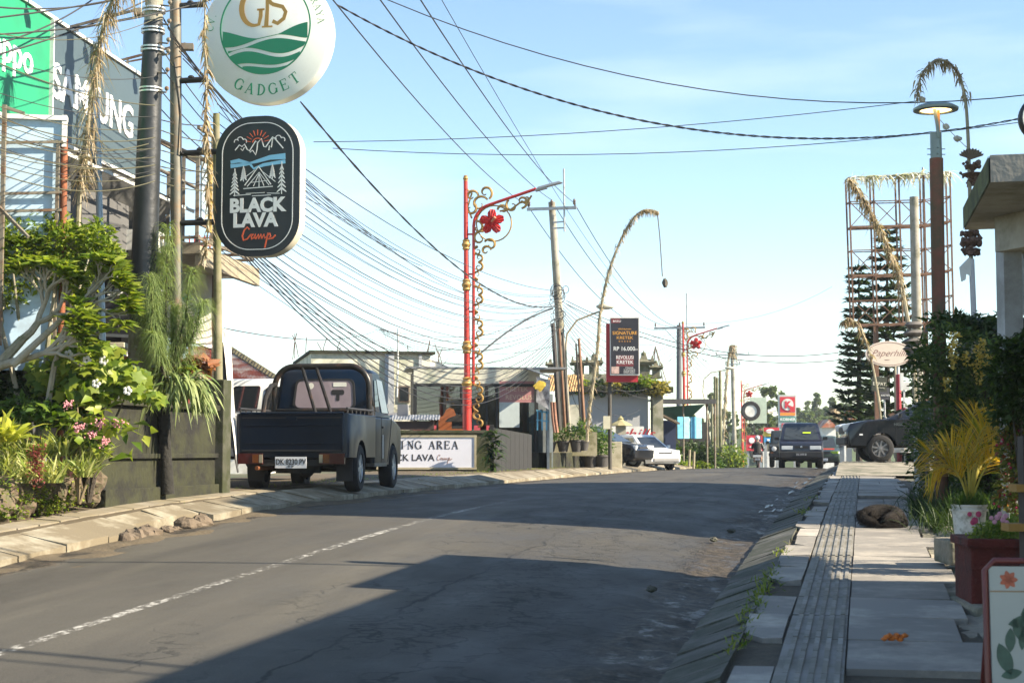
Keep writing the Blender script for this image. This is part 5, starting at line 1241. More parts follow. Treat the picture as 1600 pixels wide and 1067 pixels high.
# feather flag
fl_ = thing('feather_flag', 'white and black feather flag leaning in front of the white SUV', 'flag', at(371, 735, 26.8))
m = MB(); L1 = [at(346, 512, 26.8), at(352, 560, 26.8), at(357, 620, 26.8), at(366, 690, 26.8), at(371, 735, 26.8)]; L2 = [at(360, 516, 26.9), at(362, 560, 26.9), at(365, 620, 26.9), at(371, 690, 26.9), at(373, 720, 26.9)]
vs = L1+L2; m.add([v for v in vs]+[v+Vector((.0, .02, 0)) for v in vs], [(i, i+1, 6+i, 5+i) for i in range(4)]+[(10+i, 15+i, 16+i, 11+i) for i in range(4)]); m.build('white_cloth', white_wall, fl_)
m = MB(); L0 = [at(345, 540, 26.85), at(345, 580, 26.85), at(350, 640, 26.85), at(362, 700, 26.85)]; L1b = [at(349, 543, 26.83), at(353.5, 580, 26.83), at(359, 640, 26.83), at(366.5, 700, 26.83)]
m.add(L0+L1b+[v+Vector((0, .02, 0)) for v in L0+L1b], [(i, i+1, 5+i, 4+i) for i in range(3)]+[(8+i, 12+i, 13+i, 9+i) for i in range(3)]); m.build('black_cloth', tp_, fl_)
m = MB(); m.tube([at(344, 512, 26.85), at(350, 600, 26.85), at(361, 680, 26.85), at(372, 738, 26.8)], .018, 6); m.build('pole', mat('dark_pole', (.05, .05, .05), .5), fl_)
# small stone shrine and dried palm frond pole
q = at(128, 580, 23.0); sh = thing('garden_shrine', 'small carved stone shrine with white cloth among the leaves left of the pale pipe', 'shrine', (q.x, q.y, 1.0))
stone = mat('shrine_stone', (.17, .155, .11), .95, 0, .3, 8, bump=.8, bscale=25, stain=(.09, .10, .05), stain_scale=4, stain_amt=.6)
m = MB(); m.box((q.x, q.y, 1.5), (.3, .3, 1.1), taper=.8); m.build('plinth', stone, sh)
m = MB(); m.box((q.x, q.y, 2.30), (.34, .34, .42)); m.build('lattice_box', mat('bamboo_lattice', (.30, .19, .07), .8, 0, .4, 14), sh)
m = MB(); m.box((q.x, q.y, 2.60), (.44, .44, .13), taper=.8); m.box((q.x, q.y, 2.72), (.48, .48, .07)); m.build('cloth_skirt', white_wall, sh)
m = MB(); m.box((q.x, q.y, 2.85), (.34, .34, .14), taper=1.3); m.box((q.x, q.y, 2.98), (.52, .52, .08), taper=.7)
for i, j in ((-1, -1), (1, -1), (1, 1), (-1, 1)): m.box((q.x+.22*i, q.y+.22*j, 3.05), (.07, .07, .14), rz=.5, taper=.4)
m.box((q.x, q.y, 3.07), (.2, .2, .12), taper=.5); m.build('roof', stone, sh, bevel=.01)
# ================================================================ RED LAMP POSTS
gold_p = mat('post_gold', (.42, .25, .07), .5, .2, .25, 6); redp = mat('post_red', (.55, .035, .025), .45, 0, .12, 3, stain=(.35, .05, .03), stain_scale=2, stain_amt=.3)
def lamp_post(loc, rz, label):
    t = thing('red_lamp_post', label, 'lamp post', loc, rz, 'red lamp posts with a hibiscus emblem')
    K = 54.3; q = lambda px, py: ((px-728)/K, 0, .66+(705-py)/K)
    m = MB(); m.tube([(0, 0, 0), (0, 0, 2.6)], .13, 16); m.tube([(0, 0, 2.6), (-.06, 0, 8.5)], [.095, .06], 14); m.build('pole', redp, t, smooth=True, local=True)
    for z, r in ((8.55, .07), (6.62, .12), (5.45, .13), (3.65, .14), (2.6, .15)):
        m = MB(); m.lathe([(r*.7, -r*1.3), (r*.95, -r), (r*.8, -r*.7), (r*1.15, 0), (r*.8, r*.7), (r*.95, r), (r*.6, r*1.3)], (-.06*(z-2.6)/6 if z > 2.6 else 0, 0, z), 14); m.build('collar', gold_p, t, smooth=True, local=True)
    m = MB(); P = [q(738, 600), q(738, 352)]+[(q(738, 352)[0]+.62-.62*cos(R(a)), 0, q(0, 352)[2]+.62*sin(R(a))) for a in range(15, 76, 10)]+[q(838, 297)]
    m.tube(P, .045, 10); m.build('arm', redp, t, smooth=True, local=True)
    m = MB()
    for py in (365, 428, 487, 560): m.tube([(-.02, 0, q(0, py)[2]), (.2, 0, q(0, py)[2])], .028, 8)
    m.build('crossbar', redp, t, local=True, each=1)
    m = MB(); a = Vector(q(838, 297)); b = Vector(q(880, 287)); m.box(a.lerp(b, .5), ((b-a).length, .2, .07), ry=-.23, taper=.8); m.box(a.lerp(b, .2)+Vector((0, 0, -.05)), (.35, .14, .06), ry=-.23)
    m.build('lamp_head', mat('lamp_grey', (.35, .36, .36), .4, .3), t, local=True, bevel=.015)
    # hibiscus
    c = Vector(q(768, 347)); fl = MB()
    for k in range(5):
        a0 = R(90+72*k); ns = 12; vs = [tuple(c+Vector((0, -.05, 0)))]
        for rr_, ro in ((.25, .16), (.75, .30), (1, .37)):
            for j in range(ns+1):
                a = a0+R(-42+84*j/ns); w_ = ro*max(.25, cos(pi/2*abs(j/ns*2-1)*.93))**.55+(.02 if j % 3 == 1 else 0)*rr_
                vs.append(tuple(c+Vector((w_*cos(a), -.03-.03*(j % 2)-.02*k/5-.03*(1-rr_), w_*sin(a)))))
        fs = [(0, 1+j, 2+j) for j in range(ns)]
        for r_ in range(2):
            for j in range(ns): b0 = 1+r_*(ns+1)+j; fs.append((b0, b0+ns+1, b0+ns+2, b0+1))
        fl.add(vs, fs)
    f = fl.build('hibiscus', mat('hibiscus_red', (.58, .02, .02), .5, 0, .1), t, local=True, fixn=False)
    m = MB(); m.tube([c+Vector((0, -.1, 0)), c+Vector((.12, -.16, .12))], [.03, .045], 8); m.build('stamen', mat('stamen', (.5, .2, .12), .6), f, local=True)
    g = MB(); g.tube([(c.x+.05+.52*cos(R(a)), 0, c.z-.04+.52*sin(R(a))) for a in range(0, 360, 15)], .022, 6, closed=True)
    def curl(x, z, r, a0, a1, r2=.25, th=.026, n=14):
        P = []
        for i in range(n+1):
            k = i/n; a = R(a0+(a1-a0)*k); rr_ = r*(1-(1-r2)*k); P.append((x+rr_*cos(a), 0, z+rr_*sin(a)))
        g.tube(P, [th*(.6+.8*sin(pi*min(1, i/n+.2))) for i in range(n+1)], 6)
    # scroll column, S after S
    z = q(0, 385)[2]; zb = q(0, 655)[2]; k = 0
    while z > zb:
        sx = .32; hgt = .5*(.9+.1*(k % 2))
        g.tube([(sx+.13*sin(i/8*2*pi)*(1 if k % 2 else -1), 0, z-hgt*i/8) for i in range(9)], .026, 6)
        sg = 1 if k % 2 else -1
        curl(sx+sg*.02, z-hgt*.28, .15, 90 if sg > 0 else 90, 90-sg*420, .15, .022); curl(sx-sg*.03, z-hgt*.72, .13, -90, -90-sg*380, .2, .02)
        z -= hgt; k += 1
    for (px, py, r, a0, a1) in ((757, 300, .22, -60, 300), (748, 318, .26, 30, 380), (735, 305, .2, 0, 330), (733, 325, .2, 60, -260), (800, 322, .2, 120, 460), (785, 328, .16, 180, -150), (815, 316, .2, -90, 240), (822, 312, .14, 200, 500), (748, 372, .22, 60, 420), (744, 355, .2, 100, -200), (765, 383, .2, 150, -190), (758, 392, .16, 10, 350)):
        u, _, z = q(px, py); curl(u, z, r, a0, a1, .2, .03)
    g.tube([q(735, 340), q(728, 322), q(735, 300), q(725, 292)], .03, 6); g.tube([q(780, 330), q(798, 328), q(812, 318), q(826, 315), (q(831, 307))], .03, 6)
    g.build('scrollwork', gold_p, t, smooth=True, local=True, fixn=False)
    return t
DSA = math.atan2(-DX, DY)
def lp(px, Y, zadd=0): p = at(px, 700, Y); return Vector((p.x, Y, EYE+(-.66+zadd)))
l1 = lamp_post(Vector((at(730, 600, 46).x, 46, EYE-.66)), DSA, 'nearest red lamp post with gold scrollwork behind the low banner wall')
dup(l1, Vector((at(1070, 700, 97).x, 97, EYE-.75)), DSA, 'second red lamp post rising beside the tarpaulin stall and bushes')
dup(l1, Vector((at(1160, 700, 160).x, 160, EYE-1.55)), DSA, 'third red lamp post in front of the big tyre sign')
dup(l1, Vector((at(1187, 700, 222).x, 222, EYE-2.6)), DSA, 'farthest red lamp post between the tyre sign and the convenience store pylon')

# ================================================================ BANNER WALL AND CAFE
def place_(px, py, Y): return at(px, py, Y)
Yw = 45
bw = thing('banner_wall', 'low mossy concrete wall with a white parking banner facing the street', 'wall', (at(692, 742, Yw).x, Yw, gxy(at(692, 742, Yw).x, Yw)-.02))
a = at(560, 745, Yw); b = at(765, 742, Yw); zt_ = at(700, 676, Yw).z
m = MB(); m.box(((a.x+b.x)/2, Yw+.1, (zt_+.7)/2), (b.x-a.x, .2, zt_-.7)); m.box(((a.x+b.x)/2, Yw+.1, zt_+.03), (b.x-a.x+.06, .28, .08)); m.build('wall_panel', mat('moss_wall', (.08, .075, .05), .95, 0, .3, 2, bump=.5, stain=(.04, .05, .018), stain_scale=1.5, stain_amt=.8), bw, bevel=.01)
c0 = at(592, 730, Yw-.05); c1 = at(741, 683, Yw-.05)
m = MB(); m.box(((c0.x+c1.x)/2, Yw-.03, (c0.z+c1.z)/2), (c1.x-c0.x, .03, c1.z-c0.z)); ban = m.build('banner', mat('banner_lilac', (.66, .67, .74), .55, 0, .05, 2), bw)
m = MB(); cxm = (c0.x+c1.x)/2; czm = (c0.z+c1.z)/2; W_ = c1.x-c0.x; H_ = c1.z-c0.z
for dx, dz, w_, h_ in ((0, H_/2+.03, W_+.14, .06), (0, -H_/2-.03, W_+.14, .06), (W_/2+.03, 0, .06, H_), (-W_/2-.03, 0, .06, H_)): m.box((cxm+dx, Yw-.035, czm+dz), (w_, .06, h_))
m.build('frame', mat('dirty_cream_frame', (.36, .32, .22), .8, 0, .2), bw)
t = MB(); F_ = plane_mat((0, Yw-.048, 0), (1, 0, 0))
xr = at(718, 704, Yw).x; h = .215; adv = .215; txt = 'PARKING AREA'
x = xr-adv
for ch in reversed(txt):
    if ch != ' ': serif(t, ch, F_ @ Matrix.Translation((x, 0, at(0, 701, Yw).z)), h, .175 if ch not in 'I' else .14, .17)
    x -= adv if ch != 'I' else .15
    if ch == ' ': x += .05
xl = at(679, 719, Yw).x
text_mb(t, 'BLACK LAVA', F_ @ Matrix.Translation((xl, 0, at(0, 719.5, Yw).z)), .255, .004, sx=1.05, ext=.002, align='RIGHT')
t.build('lettering', mat('ink', (.03, .03, .035), .6), ban, fixn=False)
t = MB(); script(t, F_, at(685, 0, Yw).x, at(0, 719, Yw).z, .16, CAMP, .014); t.build('script', mat('ink_brown', (.35, .2, .15), .6), ban, fixn=False)
# dark board fence running on along the pavement
a = at(768, 745, 45.3); b = at(831, 739, 51); df = thing('dark_board_fence', 'dark grey board fence with a sloping top right of the banner wall', 'fence', (a.x, a.y, a.z))
m = MB(); n = 9; dv = (b-a)
for i in range(n):
    p0 = a+dv*(i/n); p1 = a+dv*((i+.97)/n); t0 = at(768+63*i/n, 668+11*i/n, 45.3+5.7*i/n).z; t1 = at(768+63*(i+1)/n, 668+11*(i+1)/n, 45.3+5.7*(i+1)/n).z
    o_ = Vector((-.99, .1, 0))*.08
    m.add([p0-Vector((0, 0, .4)), p1-Vector((0, 0, .4)), Vector((p1.x, p1.y, t1)), Vector((p0.x, p0.y, t0))]+[p0-Vector((0, 0, .4))+o_, p1-Vector((0, 0, .4))+o_, Vector((p1.x, p1.y, t1))+o_, Vector((p0.x, p0.y, t0))+o_], [(0, 1, 2, 3), (7, 6, 5, 4), (3, 2, 6, 7), (0, 3, 7, 4), (1, 5, 6, 2)])
m.build('board_panel', mat('dark_boards', (.018, .018, .018), .8, 0, .35, 6, bump=.4), df)
m = MB(); m.box((a.x, a.y-.05, (a.z+at(0, 666, 45.3).z)/2-.1), (.12, .12, at(0, 666, 45.3).z-a.z+.3)); m.build('post', mat('dark_boards', (0, 0, 0)), df)
# glass fronted cafe
Yc = 54
A0 = at(638, 690, Yc); A1 = at(836, 690, Yc); zr = at(0, 577, Yc).z; zg = at(0, 600, Yc).z; zf = .9
cf = thing('glass_cafe', 'single storey cafe with a cream fascia and black framed glass front', 'cafe', ((A0.x+A1.x)/2, Yc+2, zf))
m = MB(); m.box(((A0.x+A1.x)/2, Yc+.1, (zr+zg)/2), (A1.x-A0.x, .3, zr-zg)); m.build('fascia', cream, cf)
m = MB(); m.box(((A0.x+A1.x)/2+.35, Yc+2.4, zr+.10), (A1.x-A0.x+1.2, 4.9, .06), rx=.02); m.build('roof', mat('sheet_grey', (.25, .26, .27), .5, .4, .2), cf)
m = MB(); m.box((A0.x+.1, Yc+2.2, (zf+zr)/2), (.2, 4.2, zr-zf)); m.box(((A0.x+A1.x)/2, Yc+4.3, (zf+zr)/2), (A1.x-A0.x, .2, zr-zf)); m.box((A1.x-.1, Yc+2.6, (zf+zr)/2), (.15, 3.4, zr-zf)); m.build('wall', mat('cafe_brown', (.17, .12, .075), .8, 0, .2), cf)
m = MB(); m.box(((A0.x+A1.x)/2, Yc+2.2, zf+.05), (A1.x-A0.x, 4.2, .1)); m.build('cafe_floor', mat('tiles', (0, 0, 0)), cf)
xs = [640, 686, 713, 752, 768, 830]
blk = mat('black_frame', (.015, .015, .015), .5, 0, 0)
for px in xs:
    x = at(px, 640, Yc-.1).x; m = MB(); m.box((x, Yc-.08, (zf+zg)/2), (.12 if px in (640, 830) else .07, .1, zg-zf)); m.build('frame_post', blk, cf)
m = MB(); m.box(((A0.x+A1.x)/2, Yc-.08, zg-.04), (A1.x-A0.x-.1, .12, .1)); m.box((at(720, 0, Yc).x, Yc-.08, at(0, 628, Yc).z), (at(752, 0, Yc).x-at(690, 0, Yc).x, .1, .07)); m.build('frame_rail', blk, cf)
cg = bpy.data.materials.new('cafe_glass'); cg.use_nodes = True; nn = cg.node_tree; nn.nodes.clear()
o1 = nn.nodes.new('ShaderNodeOutputMaterial'); gl1 = nn.nodes.new('ShaderNodeBsdfGlossy'); gl1.inputs['Roughness'].default_value = .03; tr1 = nn.nodes.new('ShaderNodeBsdfTransparent'); tr1.inputs[0].default_value = (.8, .85, .85, 1)
mm1 = nn.nodes.new('ShaderNodeMixShader'); fr1 = nn.nodes.new('ShaderNodeFresnel'); fr1.inputs[0].default_value = 1.9; nn.links.new(fr1.outputs[0], mm1.inputs[0]); nn.links.new(tr1.outputs[0], mm1.inputs[1]); nn.links.new(gl1.outputs[0], mm1.inputs[2]); nn.links.new(mm1.outputs[0], o1.inputs[0])
for i in range(len(xs)-1):
    x0, x1 = at(xs[i], 640, Yc).x+.06, at(xs[i+1], 640, Yc).x-.06
    m = MB(); m.box(((x0+x1)/2, Yc-.07, (zf+zg)/2), (x1-x0, .012, zg-zf-.02)); m.build('glass_panel', cg, cf)
# inside: pale blue curtain screens, print on the right pane
m = MB()
for px, w_ in ((652, .5), (700, .4), (727, .7)): x = at(px, 640, Yc).x; m.box((x, Yc+.9, 2.0), (w_, .04, 1.9))
m.build('curtain', mat('curtain_blue', (.42, .55, .58), .8, 0, .15, 4), cf)
m = MB(); x0, x1 = at(770, 0, Yc-.1).x+.05, at(829, 0, Yc-.1).x-.06; m.box(((x0+x1)/2, Yc-.085, at(0, 612, Yc).z), (x1-x0, .008, .72)); ps = m.build('window_print', mat('print_dusty_red', (.36, .17, .17), .5, 0, .1), cf)
m = MB(); m.box(((x0+x1)/2-.25, Yc-.087, at(0, 648, Yc).z), (x1-x0-.5, .008, .85)); m.build('frosted_print', mat('frosted', (.42, .48, .48), .3, 0, .1), cf)
t = MB(); text_mb(t, 'KRETEK', plane_mat(((x0+x1)/2, Yc-.092, at(0, 611, Yc).z), (1, 0, 0)), .22, .0); text_mb(t, 'REVOLUSI', plane_mat(((x0+x1)/2+.1, Yc-.092, at(0, 624, Yc).z), (1, 0, 0)), .22, .0); t.build('lettering', mat('print_cream', (.55, .42, .3), .6), ps, fixn=False)
# cream two storey block behind
Yk = 60
K0 = at(450, 690, Yk); K1 = at(638, 690, Yk); zk = at(0, 552, Yk).z
cb = thing('cream_block', 'unfinished cream concrete block with rebar standing on its flat mossy roof', 'building', ((K0.x+K1.x)/2, Yk+4, .9))
m = MB(); m.box(((K0.x+K1.x)/2, Yk+4, (zk+.8)/2), (K1.x-K0.x, 8, zk-.8)); RY = R(14); wl_ = m.build('wall', cream, cb)
m = MB(); m.box(((K0.x+K1.x)/2+.05, Yk+4, zk+.04), (K1.x-K0.x+.25, 8.3, .1)); m.build('roof_slab', dark_conc, cb)
m = MB()
for px, w_ in ((577, .35), (625, .12)): x = at(px, 0, Yk).x; m.box((x, Yk-.04, (zk+.8)/2), (w_, .12, zk-.8))
m.build('pilaster', mat('grey_render', (.33, .35, .37), .85, 0, .1), cb)
x = at(600, 0, Yk).x; m = MB(); m.box((x, Yk-.03, at(0, 615, Yk).z), (.42, .08, .62)); wf = m.build('window', mat('brown_frame', (.12, .09, .07), .7), cb); m = MB(); m.box((x, Yk-.075, at(0, 615, Yk).z), (.32, .02, .52)); m.build('pane', gl, wf)
m = MB(); m.box((at(668, 0, 63).x, 66, at(0, 576, 63).z/2+.4), (2.2, 5, at(0, 576, 63).z-.8)); 
x0 = at(640, 0, Yk+.5).x; z0 = at(0, 556, Yk).z; z1 = at(0, 577, Yk).z; x1 = at(690, 0, Yk).x
m.add([(x0, Yk+.5, z1-.3), (x1, Yk+.5, z1-.3), (x1, Yk+.5, z1), (x0, Yk+.5, z0)]+[(x0, Yk+7, z1-.3), (x1, Yk+7, z1-.3), (x1, Yk+7, z1), (x0, Yk+7, z0)], [(0, 1, 2, 3), (7, 6, 5, 4), (3, 2, 6, 7), (0, 3, 7, 4), (1, 5, 6, 2)])
m.build('side_wing', white_wall, cb)
for k, px in enumerate([450, 453, 458, 461, 497, 503, 508, 515, 640, 652, 656, 668, 676, 681, 684]):
    a = at(px, 555, Yk+2+(k % 3)); a.z = zk-.05 if px < 640 else at(0, 568, Yk).z; m = MB(); hh = random.uniform(.35, 1.1); lx = random.uniform(-.25, .25)
    m.tube([a, a+Vector((lx*.4, 0, hh*.6)), a+Vector((lx, 0, hh))], .018, 5); m.build('rebar', mat('rebar', (.10, .06, .04), .8), cb)
m = MB(); m.tube([at(583, 620, Yk-.3), at(585, 512, Yk-.3)], .035, 8); m.tube([at(583, 524, Yk-.3), at(592, 518, Yk-.3)], .02, 5); m.tube([at(578, 520, Yk-.3), at(594, 517, Yk-.3)], .015, 5)
m.build('cable_mast', white_wall, cb)
cb.rotation_euler.z = R(12); cf.rotation_euler.z = R(5)
# tiled house roof behind the white suv
T0 = at(352, 596, 44); T1 = at(446, 596, 44); R0 = at(330, 532, 47); R1 = at(352, 545, 47)
th_ = thing('tiled_house', 'house with a weathered red tiled roof behind the white SUV', 'house', ((T0.x+T1.x)/2, 47, .9))
tile = mat('roof_tile', (.36, .12, .06), .9, 0, .3, 5, bump=.3, stain=(.55, .50, .42), stain_scale=1.6, stain_amt=.55)
P = [at(300, 600, 43), at(446, 604, 43), at(350, 542, 48), at(300, 542, 48)]
m = MB(); nr = 26
vs = []; fs = []
for i in range(nr*2+1):
    k = i/(nr*2); bpt = P[0].lerp(P[1], k)
    tp2 = P[3].lerp(P[2], min(1, k*1.0)); up_ = .05 if i % 2 else 0
    vs += [bpt+Vector((0, 0, up_)), tp2+Vector((0, 0, up_))]
for i in range(nr*2): fs.append((2*i, 2*i+2, 2*i+3, 2*i+1))
m.add(vs, fs); rf = m.build('roof', tile, th_)
m = MB(); 
for k in range(22): p = P[1].lerp(P[2], (k+.5)/22); m.box(p+Vector((0, 0, .06)), (.2, .2, .14), rz=.4, ry=.5)
m.build('ridge', mat('ridge_tile', (.12, .11, .07), .95, 0, .3), rf)
m = MB(); m.box(((P[0].x+P[1].x)/2-.2, 46, (P[0].z+.8)/2), (P[1].x-P[0].x-.8, 5, P[0].z-.8)); m.build('wall', white_wall, th_)
# terrace things above the banner wall
tz = at(0, 677, 47).z
m = MB(); p = at(703, 672, 47.5); zb0 = gxy(p.x, p.y)
ch = thing('carved_chair', 'carved orange wooden chair back behind the banner wall', 'chair', (p.x, p.y, zb0))
m = MB(); m.prism([(-.55, .0), (.55, .0), (.45, .38), (.38, .42), (.33, .72), (.18, .78), (.12, .95), (0, 1.02), (-.12, .95), (-.2, .78), (-.33, .72), (-.38, .42), (-.45, .38)], 0, .08, Matrix.Translation((p.x, p.y, tz-.25))); m.build('backrest', mat('orange_wood', (.32, .10, .03), .6, 0, .2), ch)
m = MB(); m.box((p.x, p.y-.2, tz-.3), (1.1, .5, .08)); m.build('seat', mat('orange_wood', (0, 0, 0)), ch)
for i in (-1, 1):
    for j in (-.4, 0): m = MB(); m.box((p.x+i*.48, p.y+j, (tz-.3+zb0)/2), (.07, .07, tz-.3-zb0)); m.build('leg', mat('orange_wood', (0, 0, 0)), ch)
p = at(642, 662, 47); st = thing('roofed_stall', 'small dark stall with a corrugated grey roof beside the pickup bonnet', 'stall', (p.x, p.y, gxy(p.x, p.y)))
m = MB(); vs = []
for i in range(41): x = p.x-.85+i*.0425; zz_ = at(0, 653, 47).z+(.025 if i % 2 else 0); vs += [(x, p.y-.25, zz_-.07), (x, p.y+.3, zz_+.09)]
m.add(vs, [(2*i, 2*i+2, 2*i+3, 2*i+1) for i in range(40)]); m.build('roof', mat('sheet_grey', (0, 0, 0)), st)
m = MB(); m.box((p.x-.05, p.y, at(0, 665, 47).z), (1.45, .3, .25)); m.build('sign_panel', mat('dark_brown', (.05, .03, .025), .7), st)
for i in (-.78, .78): m = MB(); m.box((p.x+i, p.y, (at(0, 655, 47).z+zb0)/2), (.06, .06, at(0, 655, 47).z-zb0)); m.build('post', blk, st)
p = at(722, 664, 47); sh2 = thing('spirit_house', 'tiny dark roofed spirit house beside the foot of the nearest red lamp post', 'spirit house', (p.x-.1, p.y, gxy(p.x, p.y)))
m = MB(); m.prism([(-.4, 0), (.4, 0), (.3, .1), (0, .22), (-.3, .1)], -.2, .2, Matrix.Translation((p.x-.1, p.y, at(0, 659, 47).z))); m.build('roof', mat('thatch_dark', (.03, .028, .025), .9, 0, .3), sh2)
m = MB(); m.box((p.x-.1, p.y, at(0, 664, 47).z), (.4, .3, .22)); m.build('cell', mat('thatch_dark', (0, 0, 0)), sh2); m = MB(); m.box((p.x-.1, p.y, 1.3), (.2, .2, 1.0)); m.build('pedestal', stone, sh2)
m = MB()
for px in (654, 668, 678, 748, 756): q_ = at(px, 674, 49); m.box((q_.x, q_.y, q_.z-.35), (.38, .35, .7), taper=.8); m.box((q_.x, q_.y+.2, q_.z+.05), (.38, .05, .35))
for k, px in enumerate((655, 668, 681, 750, 760)):
    q_ = at(px, 672, 49); m = MB(); m.box((q_.x, q_.y, q_.z-.35), (.38, .35, .06)); m.box((q_.x, q_.y+.18, q_.z-.05), (.38, .05, .4)); 
    for i in (-1, 1):
        for j in (-1, 1): m.bar((q_.x+i*.15, q_.y+j*.14, q_.z-.36), (q_.x+i*.2, q_.y+j*.2, gxy(q_.x, q_.y)), .04)
    tag(m.build('plastic_chair', mat('pink_plastic', (.5, .08, .1), .5)), 'pink plastic chair standing in front of the cafe glass', 'chair', 'pink chairs by the cafe')

# cluttered kiosk right of the cafe with hanging banners
Yq = 53
ks = thing('kiosk', 'cluttered kiosk with a hanging printed awning and blue window frames right of the cafe', 'kiosk', (at(850, 690, Yq).x, Yq, .9))
m = MB(); a = at(832, 579, Yq-.5); b = at(862, 592, Yq-.8)
x0 = at(822, 0, Yq).x; x1 = at(860, 0, Yq).x; zA = at(0, 578, Yq).z
m.add([(x0, Yq-.6, zA), (x1, Yq-.8, zA-.32), (x1, Yq+2.5, zA-.1), (x0, Yq+2.5, zA+.15), (x0, Yq-.6, zA+.04), (x1, Yq-.8, zA-.28), (x1, Yq+2.5, zA-.06), (x0, Yq+2.5, zA+.19)], [(0, 1, 2, 3), (4, 5, 6, 7), (0, 1, 5, 4), (1, 2, 6, 5)]); m.build('roof', mat('sheet_grey', (0, 0, 0)), ks)
m = MB(); m.box(((x0+x1)/2+.1, Yq+1.6, 2.2), (x1-x0, .1, 2.8)); m.box((x1-.1, Yq+.6, 2.0), (.08, 1.8, 2.4)); m.build('wall', mat('kiosk_wall', (.22, .25, .26), .85, 0, .25), ks)
m = MB(); P = [at(838, 588, Yq-.7), at(860, 594, Yq-.8), at(858, 640, Yq-.75), at(838, 628, Yq-.7)]; m.add(P+[p+Vector((0, .03, 0)) for p in P], [(0, 1, 2, 3), (7, 6, 5, 4), (0, 4, 5, 1), (1, 5, 6, 2), (2, 6, 7, 3), (3, 7, 4, 0)]); aw = m.build('awning_banner', mat('banner_white', (.62, .6, .58), .7, 0, .2, 3, stain=(.12, .1, .1), stain_scale=1.4, stain_amt=.6), ks)
m = MB(); m.ball(at(843, 603, Yq-.78), .2, 8, 6, (1, .06, .8), .5); m.build('yellow_print', mat('yellow_print', (.6, .42, .05), .6), aw)
m = MB()
for px in (840, 847, 854): m.bar(at(px, 642, Yq-.5), at(px, 672, Yq-.5), .05)
m.bar(at(838, 641, Yq-.5), at(857, 645, Yq-.5), .05); m.bar(at(838, 656, Yq-.5), at(857, 658, Yq-.5), .04)
m.build('window_frame', mat('frame_blue', (.10, .33, .48), .6), ks)
m = MB()
for px in (862, 866): m.tube([at(px, 628, Yq-.6), at(px+2, 655, Yq-.6), at(px+5, 676, Yq-.6)], .06, 6)
m.build('rolled_sheet', mat('brown_sheet', (.28, .14, .09), .8, 0, .3), ks)

# ================================================================ UTILITY POLES AND STREET LAMPS
def crossarm(t, c, ln, n=3, rz=DSA, m_=None):
    m = MB(); d = Vector((cos(rz), sin(rz), 0)); m.bar(c-d*ln/2, c+d*ln/2, .09, .11); m.build('crossarm', m_ or galv, t)
    for i in range(n):
        p = c-d*(ln/2-.08)+d*(ln-.16)*i/(n-1); m = MB(); m.lathe([(.02, 0), (.02, .12), (.05, .13), (.06, .18), (.035, .2), (.055, .24), (.05, .3), (.02, .34)], p, 10); m.build('insulator', mat('insulator', (.10, .07, .055), .3), t, smooth=True)
Yu = 60
u0 = at(889, 700, Yu); u0.z = gxy(u0.x, Yu); u1 = at(862, 316, Yu)
up1 = polething('utility_pole', 'leaning concrete utility pole with a crossarm and tangled cables beyond the kiosk', u0, u1, .19, .13, conc_p)
crossarm(up1, at(862, 326, Yu-.2), 1.9)
m = MB(); m.tube([at(882, 362, Yu-.3), at(881, 264, Yu-.3)], .035, 8); m.bar(at(864, 348, Yu-.2), at(884, 346, Yu-.3), .05); m.bar(at(864, 357, Yu-.2), at(884, 356, Yu-.3), .05); m.build('mast', galv, up1)
m = MB()
for k in range(14):
    c = at(872+random.uniform(-9, 13), 470+random.uniform(-25, 50), Yu-.3); r_ = random.uniform(.12, .3)
    m.tube([c+Vector((r_*cos(a)*.8, random.uniform(-.1, .1), r_*sin(a))) for a in np.linspace(0, 2*pi, 12)[:-1]], .012, 4, closed=True)
m.build('cable_coil', mat('wire_black', (.03, .03, .03)), up1)
for k, (px, w_) in enumerate(((866, .16), (875, .09), (880, .08), (905, .1), (900, .07))):
    a = at(px+12, 690, Yu-.6); a.z = gxy(a.x, a.y)-.05; b = at(px-2+k*.5, 505+k*8, Yu-.5)
    polething('utility_pole', ['dark steel post leaning beside the concrete utility pole', 'rusty steel post leaning beside the concrete utility pole'][k % 2], a, b, w_/2+.02, w_/2, [mat('post_dark', (.06, .055, .05), .8, 0, .3), mat('post_rust', (.22, .12, .07), .8, 0, .3)][k % 2], 8)['group'] = 'clustered posts by the utility pole'
def cobra(px0, py0, px1, py1, Y, label, base):
    a = at(px0, py0, Y); b = at(px1, py1, Y); t = thing('street_lamp', label, 'street lamp', base)
    m = MB(); m.tube([base, at(px0-2, py0+20, Y), a, a.lerp(b, .35)+Vector((-.05, 0, .22)), a.lerp(b, .8)+Vector((0, 0, .08)), b], .035, 8); m.build('arm', mat('lamp_arm', (.32, .26, .17), .6, .2), t, smooth=True)
    m = MB(); d = (b-a).normalized(); m.ball(b+d*.28+Vector((0, 0, .03)), .3, 12, 8, (1.15, .5, .38)); m.build('lamp_head', mat('lamp_cream', (.45, .44, .36), .5), t, smooth=True)
    m = MB(); m.ball(b+d*.32+Vector((0, 0, -.05)), .2, 10, 6, (1, .5, .3)); m.build('lens', mat('lamp_lens', (.5, .5, .48), .2), t, smooth=True)
b_ = at(887, 700, Yu-.4); b_.z = gxy(b_.x, b_.y); cobra(886, 522, 936, 487, Yu-.4, 'old cream street lamp on a curved arm by the leaning utility pole', b_)
b_ = at(1126, 700, 115); b_.z = 0; cobra(1100, 592, 1134, 578, 115, 'old street lamp on a thin arm above the bamboo poles', b_)
